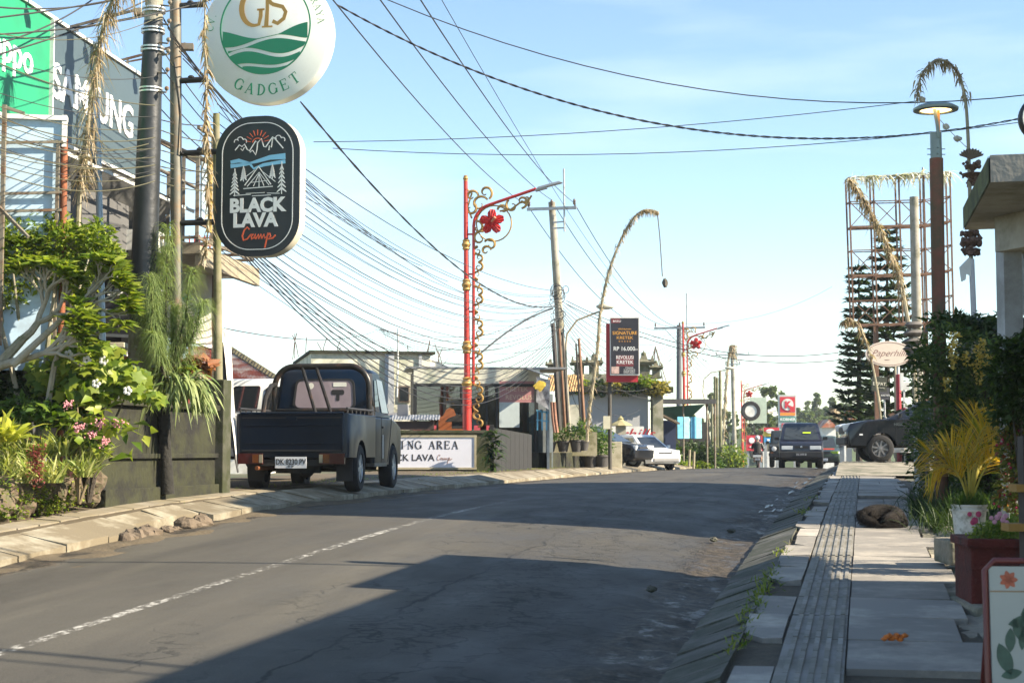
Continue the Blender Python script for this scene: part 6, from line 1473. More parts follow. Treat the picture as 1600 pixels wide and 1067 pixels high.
# pole behind the second red lamp post, with crossarm
for (px, top, Y, lab, wd) in ((1061, 508, 100, 'dark utility pole right behind the second red lamp post', .2), (1149, 552, 170, 'pale utility pole with two crossarms left of the tyre sign', .25)):
    a = at(px, 700, Y); a.z = gxy(a.x, Y)-.2; b = at(px-(0 if px < 1100 else 5), top, Y)
    u = polething('utility_pole', lab, a, b, wd, wd*.75, conc_p if px > 1100 else mat('pole_slate', (.10, .11, .12), .8, 0, .2)); crossarm(u, b+Vector((0, -.3, -.2)), 3.2 if px < 1100 else 3.6, 3)
    if px > 1100: crossarm(u, b+Vector((0, -.3, -1.2)), 1.6, 2)
    m = MB(); m.tube([b+Vector((.5, 0, -1.5)), b+Vector((.5, 0, 2.0 if px < 1100 else .8))], .05, 6); m.build('mast', galv, u)
for k, (px, top) in enumerate(((1117, 588), (1120, 590), (1125, 580), (1112, 618))):
    a = at(px+1, 700, 112); a.z = 0; polething('bamboo_pole', 'bare pole in the cluster left of the old street lamp arm', a, at(px, top, 112), .12, .1, mat('weathered_pole', (0, 0, 0)), 8, 'pole')['group'] = 'bare poles beyond the stall'

# ================================================================ KRETEK SIGN
Ys = 56
c = at(976, 541, Ys-.25); b = at(953, 690, Ys); ksn = thing('advert_sign', 'red backed advert sign for kretek cigarettes on a steel post', 'sign', (b.x, Ys, gxy(b.x, Ys)))
K = FPX/Ys
m = MB(); p0 = at(945, 0, Ys).x; p1 = at(993, 0, Ys).x; z0 = at(0, 597, Ys).z; z1 = at(0, 506, Ys).z
m.box(((p0+p1)/2, Ys+.02, (z0+z1)/2), (p1-p0, .4, z1-z0)); m.build('red_box', mat('sign_red', (.42, .02, .03), .5, 0, .05), ksn)
m = MB(); m.box((c.x, Ys-.26, c.z), (46/K, .12, 91/K)); m.build('frame', white_wall, ksn)
m = MB(); m.box((c.x, Ys-.325, c.z), (43/K, .02, 87/K)); fp = m.build('front_panel', mat('advert_black', (.02, .02, .028), .5), ksn)
m = MB(); m.tube([Vector((b.x, Ys, gxy(b.x, Ys)-.1)), Vector((b.x, Ys, z0))], .07, 10); m.build('post', mat('post_dark2', (.06, .055, .045), .7), ksn)
FP = plane_mat((c.x, Ys-.336, c.z), (1, 0, 0)); Tt = lambda x, z: FP @ Matrix.Translation((x/K, 0, z/K))
o_g = mat('advert_gold', (.72, .36, .06), .5, 0, 0); t = MB(); text_mb(t, 'SIGNATURE', Tt(0, 18), 7.4/K, .001, sx=.98); text_mb(t, 'KRETEK', Tt(0, 11), 6.4/K, 0, sx=1.15); text_mb(t, '* * * * *', Tt(0, 4.5), 6/K, .0); text_mb(t, 'PERSEMBAHAN', Tt(0, 25.5), 3/K, 0); t.build('gold_lettering', o_g, fp, fixn=False)
t = MB(); text_mb(t, 'RP 16.000', Tt(-1, -7), 9/K, .001, sx=.92); text_mb(t, '/BKS', Tt(17, -6.5), 3.4/K, 0); text_mb(t, 'REVOLUSI', Tt(0, -20), 7.6/K, .001, sx=.82); text_mb(t, 'KRETEK', Tt(0, -27.5), 7.6/K, .001, sx=.98); text_mb(t, 'BARU', Tt(-12, 37.5), 4.2/K, 0, sx=1.2)
text_mb(t, 'MEROKOK', Tt(7, -34.5), 2.6/K, 0)
for k in range(4): text_mb(t, 'DILARANG MENJUAL', Tt(7, -37-2*k), 1.9/K, 0)
t.build('white_lettering', wt, fp, fixn=False)
m = MB(); m.box((c.x-14/K, Ys-.336, c.z+39.5/K), (14/K, .006, 7/K)); m.box((c.x, Ys-.3355, c.z-23/K), (27/K, .004, 17/K)); m.build('red_print', mat('dull_red_print', (.16, .03, .035), .5), fp, each=1)
m = MB(); m.box((c.x-15/K, Ys-.336, c.z-37.5/K), (12/K, .006, 11/K)); m.build('photo_print', mat('photo_print', (.5, .35, .3), .6, 0, .6, 8), fp)
m = MB(); q_ = at(948, 660, Ys-.1); m.box(q_, (11/K, .12, 20/K)); m.build('meter_box', mat('cream_box', (.6, .57, .42), .6), ksn)

# ================================================================ TEMPLE GATEWAY HOUSE WITH SHRINES, FORECOURT
Yt = 76
G0 = at(893, 700, Yt); G1 = at(1000, 700, Yt); zp = at(0, 613, Yt).z; G2 = at(1042, 700, Yt)
tb = thing('temple_block', 'flat roofed concrete block with a grey lower wall and shrubs along the mossy parapet', 'building', ((G0.x+G2.x)/2, Yt+3, .8))
m = MB(); m.box(((G0.x+G1.x)/2, Yt+3, (zp+.6)/2), (G1.x-G0.x, 6, zp-.6)); m.build('wall', mat('grey_wall', (.30, .31, .32), .8, 0, .06, 1), tb)
m = MB(); m.box(((G0.x+G2.x)/2-.2, Yt+2.8, zp+.12), (G2.x-G0.x, 7, .28)); m.build('roof_slab', dark_conc, tb)
m = MB(); m.box(((G0.x+G2.x)/2-.3, Yt+1, (zp+at(0, 583, Yt).z)/2), (G2.x-G0.x-1.2, .3, at(0, 583, Yt).z-zp)); m.build('parapet', mat('parapet_conc', (.26, .25, .20), .9, 0, .3, 2, stain=(.12, .13, .08), stain_amt=.7), tb)
m = MB(); x = at(1010, 0, Yt).x; m.box((x, Yt, (zp+.6)/2), (.5, .5, zp-.6)); m.build('column', mat('parapet_conc', (0, 0, 0)), tb)
def temple_finial(px, py0, py1, Y, label, kind=0):
    p = at(px, py0, Y); h = at(px, py1, Y).z-p.z; t = thing('stone_shrine', label, 'shrine', p, 0, 'carved stone shrines on the parapet')
    m = MB(); m.box((p.x, Y, p.z+h*.25), (h*.38, h*.38, h*.5)); m.build('body', stone, t)
    m = MB(); m.box((p.x, Y, p.z+h*.08), (h*.55, h*.55, h*.12)); m.box((p.x, Y, p.z+h*.54), (h*.62, h*.62, h*.1), taper=1.2); m.box((p.x, Y, p.z+h*.64), (h*.72, h*.72, h*.1), taper=.7); m.build('cornice', stone, t)
    for i in (-1, 1): m = MB(); m.box((p.x+i*h*.28, Y-h*.28, p.z+h*.72), (h*.12, h*.12, h*.18), taper=.3); m.build('horn', stone, t)
    m = MB(); m.box((p.x, Y, p.z+h*.75), (h*.26, h*.26, h*.14), taper=.7); m.ball((p.x, Y, p.z+h*.86), h*.1, 8, 6); m.box((p.x, Y, p.z+h*.96), (h*.08, h*.08, h*.1), taper=.3); m.build('finial', stone, t)
temple_finial(905, 590, 551, Yt+1, 'carved stone shrine on the parapet left of the penjor', 0); temple_finial(928, 590, 551, Yt+1, 'carved stone shrine on the parapet between penjor and advert sign', 0)
temple_finial(1006, 592, 548, Yt+1, 'taller carved stone shrine right of the advert sign'); temple_finial(1025, 592, 562, Yt+1, 'small dark stone shrine at the right end of the parapet')
temple_finial(860, 583, 560, 62, 'small dark stone finial left of the leaning utility pole')
m = MB()
for k in range(12):
    x = at(826+k*7, 0, 66).x; 
rfz = at(0, 592, 66).z; m = MB(); vs = []
x0 = at(848, 0, 66).x; x1 = at(905, 0, 66).x
for i in range(31): x = x0+(x1-x0)*i/30; vs += [(x, 65.6, rfz-.55+(.05 if i % 2 else 0)), (x+.3, 69, rfz+.3+(.05 if i % 2 else 0))]
hs = thing('tiled_kiosk', 'small house with an ochre corrugated tile roof behind the clustered posts', 'house', ((x0+x1)/2, 67, .8))
m.add(vs, [(2*i, 2*i+2, 2*i+3, 2*i+1) for i in range(30)]); m.build('roof', mat('ochre_tile', (.36, .23, .10), .9, 0, .25), hs)
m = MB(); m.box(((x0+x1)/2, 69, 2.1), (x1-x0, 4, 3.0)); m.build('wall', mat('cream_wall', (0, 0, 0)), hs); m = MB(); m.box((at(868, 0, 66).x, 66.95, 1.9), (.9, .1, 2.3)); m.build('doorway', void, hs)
tb.rotation_euler.z = R(8)
# concrete gate wall, retaining wall, pots
a = at(835, 742, 53); b = at(916, 738, 60); rw = thing('retaining_wall', 'low black mossy retaining wall under the row of potted plants', 'wall', (a.x, a.y, a.z))
m = MB(); d = b-a; zz = at(870, 707, 56).z
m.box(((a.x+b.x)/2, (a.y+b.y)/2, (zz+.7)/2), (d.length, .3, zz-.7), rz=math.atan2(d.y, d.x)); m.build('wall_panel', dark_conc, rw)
m = MB(); m.box(at(885, 700, 57.2)-Vector((0, -.2, -.15)), (2.2, .12, .85)); m.build('cream_slab', mat('dirty_cream', (.42, .38, .27), .9, 0, .2, 3, stain=(.2, .19, .1), stain_amt=.7), rw)
p = at(951, 730, 59.5); 
m = MB(); m.box((p.x, 59.5, (at(0, 690, 59.5).z+.7)/2), (.98, .3, at(0, 690, 59.5).z-.7)); tag(m.build('gate_pier', mat('pier_cream', (.48, .44, .32), .85, 0, .15, 2, stain=(.3, .27, .17), stain_amt=.5), bevel=.02), 'short cream concrete wall end standing left of the black crossover', 'wall')
potm = mat('pot_dark', (.07, .065, .06), .8, 0, .2); leafm = leafmat('leaf_mid', [(.04, .09, .015), (.08, .15, .03), (.13, .2, .04)])
def potted(px, py, Y, r, label, n=260, hh=.55, group='potted plants on the retaining wall', lm=None, pm=None):
    p = at(px, py, Y); t = thing('potted_plant', label, 'potted plant', p, 0, group)
    m = MB(); m.lathe([(r*.65, 0), (r, r*1.5), (r*1.1, r*1.5), (r*1.1, r*1.75), (r*.95, r*1.75), (r*.9, r*1.5)], p, 14); m.build('pot', pm or potm, t, smooth=True)
    P_, D_ = crown_pts([(p.x, p.y, p.z+r*1.6+hh*.5, r*1.7, r*1.7, hh*.55)], n, rng, .2); V, F = leaf_mesh(P_, .14, .05, rng, dirs=D_); raw('foliage', V, F, lm or leafm, t)
for k, (px, py, r) in enumerate(((838, 707, .16), (848, 707, .2), (860, 706, .2), (880, 706, .22), (901, 706, .24), (912, 704, .2))): potted(px, py, 55.8, r, 'leafy plant in a dark pot on the black retaining wall', 200, .5+.15*(k % 3))
for k, (px, py, r) in enumerate(((922, 733, .3), (940, 733, .3))): potted(px, py, 58.6, r, 'bushy green plant in a dark pot at the foot of the penjor', 700, 1.05, 'big pots by the penjor')
# paperhills hoarding in the forecourt
c = at(968, 683, 70); K = FPX/70
m = MB(); hb = thing('forecourt_hoarding', 'white hoarding with red script lettering behind the parked cars', 'hoarding', (c.x, 70, .9))
m.box((c.x, 70, c.z), (76/K, .08, 34/K)); pn = m.build('panel', white_wall, hb)
t = MB(); text_mb(t, 'Paperhills', plane_mat((c.x, 69.95, c.z-.05), (1, 0, 0)), .62, 0, shear=.4, sx=1.25, ext=.002); t.build('lettering', mat('sign_red', (0, 0, 0)), pn, fixn=False)
for i in (-.9, .9): m = MB(); m.box((c.x+i, 70.1, 1.2), (.08, .08, 1.6)); m.build('post', galv, hb)
p = at(970, 690, 66); ln_ = thing('stone_lantern', 'stone lantern with a wide cap behind the black crossover', 'lantern', (p.x, p.y, .9))
m = MB(); m.box((p.x, p.y, 1.3), (.35, .35, 1.0)); m.box((p.x, p.y, at(0, 672, 66).z), (.4, .4, .35)); m.build('body', mat('lantern_stone', (.38, .36, .28), .9, 0, .2), ln_)
m = MB(); m.lathe([(.5, 0), (.42, .07), (.16, .2), (.1, .25), (.12, .3), (0, .42)], (p.x, p.y, at(0, 665, 66).z), 10); m.build('cap', mat('lantern_cap', (.30, .27, .14), .9, 0, .2), ln_)
# tarpaulin stall
Yl = 82
s0 = at(1018, 0, Yl).x; s1 = at(1111, 0, Yl).x; zs = at(0, 624, Yl).z
tsl = thing('tarpaulin_stall', 'open stall with a dark sheet roof, blue prints and a navy curtain', 'stall', ((s0+s1)/2, Yl+1.5, .7))
m = MB(); m.box(((s0+s1)/2, Yl+2, zs), (s1-s0, 5, .12), rx=.03); m.box(((s0+s1)/2, Yl-.5, zs-.12), (s1-s0, .08, .25)); m.build('roof', mat('roof_dark', (.07, .07, .07), .7, 0, .2), tsl)
for px in (1019, 1062, 1098, 1110): x = at(px, 0, Yl).x; m = MB(); m.tube([(x, Yl-.3, .3), (x, Yl-.3, zs)], .05, 8); m.build('post', dull_steel, tsl)
m = MB(); m.add([(s0+.4, Yl-.2, zs-.4), (s1-.5, Yl-.3, zs-.25), (s1-1.2, Yl+2.5, zs-1.1), (s0+.6, Yl+2.5, zs-.9)], [(0, 1, 2, 3)]); m.build('tarpaulin', mat('teal_tarp', (.04, .16, .14), .6, 0, .2), tsl)
for k, px in enumerate((1063, 1073, 1083, 1092)):
    P_ = at(px, 668, Yl-.6+.3*k); m = MB(); m.box(P_, (.31, .02, 1.1), rz=.3); m.build('hanging_print', [mat('print_blue2', (.12, .42, .62), .6, 0, .3, 5), mat('print_cyan', (.3, .6, .66), .6, 0, .3, 5)][k % 2], tsl)
m = MB(); x = at(1034, 0, Yl+.5).x; m.box((x, Yl+.5, at(0, 690, Yl).z), (1.15, .06, 2.2)); m.build('curtain', mat('navy_cloth', (.02, .035, .09), .8, 0, .2), tsl)
m = MB(); m.box(((s0+s1)/2+.3, Yl+3.5, 1.9), (s1-s0-.3, .1, 2.6)); m.build('back_wall', mat('dark_back', (.045, .045, .045), .9, 0, .3), tsl)
m = MB(); m.add([at(1018, 640, Yl-.9), at(1060, 660, Yl-.9), at(1060, 664, Yl+.2), at(1018, 645, Yl+.2)], [(0, 1, 2, 3)]); m.bar(at(1016, 638, Yl-.9), at(1062, 662, Yl-.9), .1); m.build('lean_to', mat('brown_board', (.16, .12, .08), .8, 0, .2), tsl)
# lattice cone of steel rods beyond the sign
m = MB(); ap = at(996, 542, 79)
ap = at(1000, 530, 79)
ap = at(1024, 541, 80); bs = [at(px, 612, 80+dy) for px, dy in ((1008, 0), (1018, 1), (1040, 1), (1046, 0))]
for q_ in bs: m.tube([ap, q_], .025, 5)
tag(m.build('guy_frame', dull_steel), 'thin steel guy frame standing on the parapet right of the advert sign', 'frame')
# ================================================================ RIGHT SIDE
# --- rust coloured lamp post with disc lamp
Yd = 23.0; b = at(1470, 700, Yd); b.z = gxy(b.x, Yd)-.1; top = at(1463, 248, Yd)
dl = thing('disc_lamp_post', 'rust red steel lamp post with a flat disc lamp glowing warm underneath', 'lamp post', b)
m = MB(); m.tube([b, top], .098, 16); m.build('pole', mat('lamp_rust', (.20, .075, .045), .75, .1, .25, 3, bump=.2, stain=(.10, .075, .04), stain_scale=2, stain_amt=.7), dl, smooth=True)
m = MB(); t2 = at(1462, 208, Yd); m.tube([top, t2], .082, 14)
for z in (.06, .14):
    for a in (0, pi/2): m.bar(top+Vector((-.13*cos(a), -.13*sin(a), z)), top+Vector((.13*cos(a), .13*sin(a), z)), .012)
m.build('collar', mat('lamp_teal_grey', (.20, .26, .25), .5, .3, .1), dl, smooth=True)
c = at(1462, 170, Yd)
m = MB(); m.tube([t2+Vector((.02, -.08, -.08)), t2+Vector((0, -.09, .1)), c+Vector((-.03, -.04, .0))], .026, 8); m.build('arm', mat('lamp_teal_grey', (0, 0, 0)), dl, smooth=True)
m = MB(); m.box(t2.lerp(c, .5)+Vector((.05, .03, 0)), (.035, .03, (c-t2).length+.05)); m.build('strut', mat('lamp_amber', (.5, .25, .08), .5), dl)
m = MB(); m.lathe([(.0, .075), (.12, .07), (.25, .045), (.325, .0), (.32, -.03), (.235, -.04), (.225, -.015)], c, 40, caps=False); m.build('shade', mat('lamp_teal_grey', (0, 0, 0)), dl, smooth=True)
m = MB(); m.lathe([(.0, -.018), (.225, -.02)], c, 32, caps=False); m.build('diffuser', mat('lamp_glow', (1, .62, .25), .5, var=0, emit=2.2), dl)
# --- penjor builder
straw = mat('dry_straw', (.40, .31, .18), .9, 0, .35, 12); bamboo = mat('bamboo', (.27, .24, .16), .7, 0, .3, 8)
strawleaf = leafmat('straw_leaf', [(.20, .14, .075), (.34, .26, .16), (.50, .44, .32)], .8, .25)
def penjor(label, P, r0, r1, dens, ln, wd, grp='bamboo penjor poles', tail=None, pale=False, start=.25):
    P = [Vector(p) for p in P]; t = thing('penjor_pole', label, 'penjor', P[0], 0, grp)
    # densify
    Q = []
    for i in range(len(P)-1):
        for k in range(6): 
            a = P[max(0, i-1)]; b_ = P[i]; c_ = P[i+1]; d = P[min(len(P)-1, i+2)]; u = k/6
            Q.append(.5*((2*b_)+(c_-a)*u+(2*a-5*b_+4*c_-d)*u*u+(-a+3*b_-3*c_+d)*u**3))
    Q.append(P[-1]); n = len(Q)
    m = MB(); m.tube(Q, [r0+(r1-r0)*i/(n-1) for i in range(n)], 7); m.build('pole', bamboo, t, smooth=True)
    B = []; D = []
    for i in range(dens):
        u = start+(1-start)*random.random(); k = u*(n-1); j = min(n-2, int(k)); p = Q[j].lerp(Q[j+1], k-j)
        B.append(p+Vector((random.gauss(0, r0*.6), random.gauss(0, r0*.6), random.gauss(0, .02)))); D.append((random.gauss(0, .7), random.gauss(0, .7), random.uniform(-1, .4)))
    V, F = blade_mesh([tuple(b_) for b_ in B], D, ln, wd, rng, .9, 3, .5); raw('straw_fringe', V, F, strawleaf, t)
    if tail:
        m = MB(); m.tube(tail[:-1], .018, 5); m.ball(tail[-1], .12, 8, 6, (.9, .9, 1.3), .3); m.build('tassel', mat('tassel', (.10, .09, .07), .9), t)
    return t, Q
Yp = 25.5
P = [(1523, 700), (1521, 500), (1517, 400), (1516, 330), (1514, 260), (1512, 205), (1508, 155), (1498, 118), (1481, 98), (1462, 95), (1446, 108), (1436, 128), (1433, 150)]
t, Q = penjor('penjor arching over the disc lamp with white ribbons and carved fans', [at(x, y, Yp) for x, y in P], .04, .012, 230, .11, .028, start=.5)
m = MB(); sh_ = [at(1433, 150, Yp), at(1441, 156, Yp), at(1478, 198, Yp), at(1496, 217, Yp), at(1512, 232, Yp)]; m.tube(sh_, .006, 4)
for q_ in sh_[1:4]: m.ball(q_, .055, 7, 5, (1.2, .8, .9), .5)
m.build('shell_ornament', mat('shell_white', (.45, .42, .34), .7, 0, .4, 20), t)
m = MB(); 
for (px, py, w_, h_) in ((1517, 241, .19, .05),):
    c = at(px, py+9, Yp-.05)
    vs = [c+Vector((0, -.02, 0))]
    for i in range(21): a = pi*(.12+.76*i/20); r_ = .19 if i % 2 else .165; vs.append(c+Vector((r_*cos(a)*1.2, -.03-.01*(i % 2), r_*sin(a))))
    m.add(vs, [(0, i, i+1) for i in range(1, 21)])
m.build('carved_fan', mat('fan_dark', (.12, .09, .06), .8, 0, .4, 20), t)
m = MB(); dk = random.Random(3)
for (px, py, n_, sp, sz) in ((1519, 262, 16, .14, .035), (1521, 285, 18, .11, .04), (1516, 366, 26, .13, .04), (1516, 381, 26, .17, .045), (1517, 394, 26, .17, .045), (1520, 275, 8, .2, .02)):
    c = at(px, py, Yp)
    for k in range(n_): a = dk.uniform(0, 2*pi); r_ = sp*dk.uniform(.3, 1); m.ball(c+Vector((r_*cos(a), r_*sin(a), dk.uniform(-.05, .05)+.25*r_)), sz*dk.uniform(.6, 1.3), 6, 4, (1, 1, 1), .6, dk)
    m.lathe([(sp*.2, -.06), (sp*.95, .03), (sp*.8, .04)], c, 12, caps=False)
    m.build('flower_tier', mat('offering_dark', (.13, .08, .06), .9, 0, .6, 25), t); m = MB()
m = MB(); a = [at(1516, 402, Yp-.03), at(1500, 418, Yp-.05), at(1503, 440, Yp-.06), at(1509, 437, Yp-.05), at(1510, 428, Yp-.04), at(1518, 432, Yp-.03), at(1521, 405, Yp-.03)]
m.add(a+[v+Vector((.0, .05, .01)) for v in a], [tuple(range(7)), tuple(range(13, 6, -1))]+[(i, (i+1) % 7, (i+1) % 7+7, i+7) for i in range(7)]); m.build('white_cloth', white_wall, t)
m = MB(); m.tube([at(1522, 500, Yp), at(1518, 405, Yp)], .045, 9); m.build('wrapping', mat('wrap_grey', (.50, .50, .52), .7), t)
# other penjors
penjor('dried penjor bending over the street with a black tassel on a cord', [at(x, y, 53) for x, y in ((917, 690), (921, 640), (932, 560), (938, 490), (950, 430), (967, 382), (985, 348), (1000, 332), (1014, 328), (1027, 331))], .058, .025, 1100, .11, .028, tail=[at(1027, 331, 53), at(1031, 370, 53), at(1035, 432, 53), at(1039, 442, 53)], start=.05)
t, Q = penjor('dried palm frond pole leaning in front of the grey sign board', [at(x, y, 21.2) for x, y in ((95, 640), (118, 420), (125, 300), (135, 220), (147, 120), (160, 50), (183, -10), (230, -40))], .04, .02, 620, .22, .016, start=.30)
penjor('dried straw garland hanging at the left edge of the round sign', [at(x, y, 23.5) for x, y in ((322, 400), (326, 330), (324, 250), (322, 180), (324, 120), (320, 60), (321, -20))], .012, .012, 330, .13, .03, start=.0)
penjor('straw penjor leaning across the empty billboard frame', [at(x, y, 50) for x, y in ((1430, 640), (1427, 560), (1418, 500), (1404, 430), (1386, 385), (1362, 335), (1345, 305), (1328, 280))], .09, .03, 800, .2, .04, start=.35)
m = MB()
for k, (py, r_) in enumerate(((508, .3), (521, .36), (534, .4), (545, .36))): c = at(1428, py, 49.8); m.lathe([(r_*.5, -.1), (r_, .0), (r_*.6, .1)], c, 14)
c = at(1428, 546, 49.8); m.ball(c, .28, 10, 7)
tag(m.build('woven_basket_tier', mat('basket_grey', (.12, .11, .10), .9, 0, .4, 14), smooth=True), 'stack of grey woven rings tied round the leaning penjor behind the hedge', 'ornament')
penjor('small penjor seen over the roof of the green car', [at(x, y, 130) for x, y in ((1322, 700), (1317, 670), (1310, 648), (1303, 638), (1298, 640))], .14, .06, 300, .4, .09, start=.1)
penjor('thin penjor beside the pale utility pole in the distance', [at(x, y, 150) for x, y in ((1128, 720), (1132, 640), (1137, 570), (1142, 543), (1146, 541), (1148, 555))], .12, .05, 300, .4, .09, start=.1)
penjor('penjor with hanging offerings in front of the araucaria', [at(x, y, 44) for x, y in ((1375, 640), (1367, 590), (1355, 540), (1341, 510), (1326, 498), (1316, 505))], .04, .02, 160, .15, .04, start=.3)
# --- empty billboard frame
Yb_ = 58; bf = thing('billboard_frame', 'empty rusty billboard frame of steel bars and crossed braces', 'billboard frame', at(1408, 690, Yb_))
rs_ = mat('frame_rust', (.17, .095, .06), .8, .1, .35, 5)
ys = [273.6, 311.5, 351, 387.5, 427, 466, 504]; xt = [1326, 1364, 1404, 1443, 1484]; xb = [1334, 1371, 1411, 1449, 1490]
fp_ = lambda i, py: at(xt[i]+(xb[i]-xt[i])*(py-273)/231, py+(-5 if i == 4 else 0)+2*(4-i)*.5, Yb_)
for dy, nm in ((0, 'front_frame'), (.55, 'rear_frame')):
    m = MB(); o_ = Vector((0, dy, 0))
    for i in range(5):
        a = fp_(i, 273.6)+o_; e = fp_(i, 504)+o_; m.bar(a, e, .055)
    for k, py in enumerate(ys): 
        for i in range(4): m.bar(fp_(i, py)+o_, fp_(i+1, py)+o_, .075 if k in (2, 4, 6) else .035)
    if dy == 0:
        for (k0, k1) in ((1, 2), (3, 4), (5, 6)):
            for i in range(4): m.bar(fp_(i, ys[k0]), fp_(i+1, ys[k1]), .03); m.bar(fp_(i+1, ys[k0]), fp_(i, ys[k1]), .03)
    else:
        for i in range(5):
            for py in ys: m.bar(fp_(i, py), fp_(i, py)+o_, .03)
    m.build(nm, rs_, bf)
for i in (1, 3): m = MB(); a = fp_(i, 504)+Vector((0, .3, 0)); m.bar(a, Vector((a.x, a.y, .5)), .16); m.build('leg', rs_, bf)
B = [tuple(fp_(0, 273.6).lerp(fp_(4, 273.6), random.random())+Vector((0, -.05, 0))) for _ in range(260)]; D = [(random.gauss(0, 1), random.gauss(0, .5), random.uniform(-.6, .3)) for _ in B]
V, F = blade_mesh(B, D, .45, .07, rng, .6, 3); raw('torn_sheeting', V, F, leafmat('torn_white', [(.5, .5, .46), (.66, .66, .62)], .7, .3), bf)
a = at(1437, 700, 57); a.z = .7; polething('utility_pole', 'weathered concrete pole standing inside the empty billboard frame', a, at(1428, 308, 57), .20, .155, conc_p)
a = at(1450, 700, 59.2); a.z = .7; polething('steel_mast', 'slim grey steel mast inside the empty billboard frame', a, at(1442, 262, 59.2), .05, .045, galv, 8, 'mast')
t, H = generic_car('white_minivan', 'white minivan mostly hidden behind the black double cab', 'minivan', (at(1385, 0, 50.5).x+2.1, 50.8, 1.25), R(180), white_paint, VAN)
# --- signs by the double cab
Yo = 51; c = at(1389, 553, Yo); K = FPX/Yo
os_ = thing('oval_sign', 'cream oval sign with slim script lettering on a red and white post', 'sign', Vector((at(1393, 0, Yo).x, Yo, 1.1)))
m = MB(); n = 40
for (kx, y0, y1) in ((1, -.06, .06),): slabshape(m, [(37/K*cos(2*pi*i/n), 20/K*sin(2*pi*i/n)) for i in range(n)], plane_mat(c, (1, 0, 0)), y0, y1)
so_ = m.build('sign_board', mat('sign_cream', (.72, .62, .52), .5, 0, .04), os_, smooth=True)
FO = plane_mat((c.x, Yo-.062, c.z), (1, 0, 0)); m = MB(); ribbon(m, [(34.5/K*cos(2*pi*i/n), 17.8/K*sin(2*pi*i/n)) for i in range(n)], .012, FO, .003, closed=True)
text_mb(m, 'Paperhills', FO @ Matrix.Translation((0, 0, -.07)), .29, -.002, shear=.5, sx=1.05, ext=.001); ribbon(m, [(-.15, -.19), (.0, -.19)], .012, FO); m.build('lettering', mat('script_brown', (.25, .12, .10), .6), so_, fixn=False)
x = at(1394, 0, Yo).x; zz = at(0, 585, Yo).z; m = MB(); m.tube([(x, Yo+.02, zz), (x, Yo+.02, at(0, 565, Yo).z)], .05, 10); m.build('post_top', white_wall, os_)
m = MB(); m.tube([(x, Yo+.02, 1.0), (x, Yo+.02, zz)], .085, 12); m.build('post', mat('post_crimson', (.36, .03, .04), .5, 0, .1), os_)
x = at(1389, 0, 52).x; m = MB(); m.tube([(x, 52, 1), (x, 52, at(0, 572, 52).z)], .045, 8); tag(m.build('steel_post', bamboo), 'slim ochre post just left of the red and white sign post', 'post')
c = at(1374, 600, 47); K = FPX/47; ex = thing('cafe_sign', 'small dark square sign with cream lettering left of the red post', 'sign', (c.x-.15, 47, 1.1))
m = MB(); m.box(c, (23/K, .08, 23/K), ry=.06); pn = m.build('sign_board', mat('sign_olive_black', (.045, .05, .035), .6), ex)
t = MB(); text_mb(t, 'EXPAT.', plane_mat((c.x, 46.95, c.z-.04), (1, 0, -.06)), .13, .001); text_mb(t, 'ROASTERS', plane_mat((c.x+.05, 46.95, c.z-.13), (1, 0, -.06)), .04, 0); t.build('lettering', mat('print_ivory', (.7, .68, .55), .6), pn, fixn=False)
m = MB(); m.tube([(c.x+.12, 47.06, 1.1), (c.x-.02, 47.06, c.z)], .03, 7); m.build('post', bamboo, ex)
c = at(1382, 615, 47.6); m = MB(); m.box(c, (15/K, .06, 19/K)); kk = thing('small_board', 'little charcoal board with white print half hidden below the dark square sign', 'sign', (c.x, 47.6, 1.1)); pn = m.build('sign_board', mat('charcoal', (.07, .07, .08), .6), kk)
t = MB(); text_mb(t, 'KRETEK', plane_mat((c.x+.02, 47.56, c.z-.08), (1, 0, 0)), .08, 0); t.build('lettering', wt, pn, fixn=False); m = MB(); m.tube([(c.x, 47.62, 1.1), (c.x, 47.62, c.z)], .03, 6); m.build('post', galv, kk)
m = MB(); c = at(1413, 598, 48.5); m.prism([(-.12, -.22), (.14, -.22), (.14, .02), (-.02, .02), (-.02, .3), (-.12, .3)], 0, .1, Matrix.Translation(c)); m.bar(c+Vector((0, .05, -.2)), Vector((c.x, c.y+.05, 1.2)), .05)
tag(m.build('letter_sign', white_wall), 'white block letter on a stake right of the red post', 'sign')
c = at(1331, 652, 92); K = FPX/92; pr = thing('price_board', 'dark board with orange lettering beyond the double cab bonnet', 'sign', (c.x, 92, .3))
m = MB(); m.box(c, (24/K, .2, 32/K)); pn = m.build('sign_board', mat('charcoal', (0, 0, 0)), pr); t = MB()
for k, (w_, tx) in enumerate(((.3, 'SALE'), (.26, 'PROMO'), (.22, '15.000'), (.2, '22.000'))): text_mb(t, tx, plane_mat((c.x, 91.88, c.z+.32-.26*k), (1, 0, 0)), w_, .0)
t.build('lettering', mat('print_orange2', (.65, .25, .1), .6), pn, fixn=False); m = MB(); m.box((c.x-.42, 92, (c.z+.3)/2), (.1, .1, c.z-.3)); m.box((c.x+.42, 92, (c.z+.3)/2), (.1, .1, c.z-.3)); m.build('post', white_wall, pr, each=1)
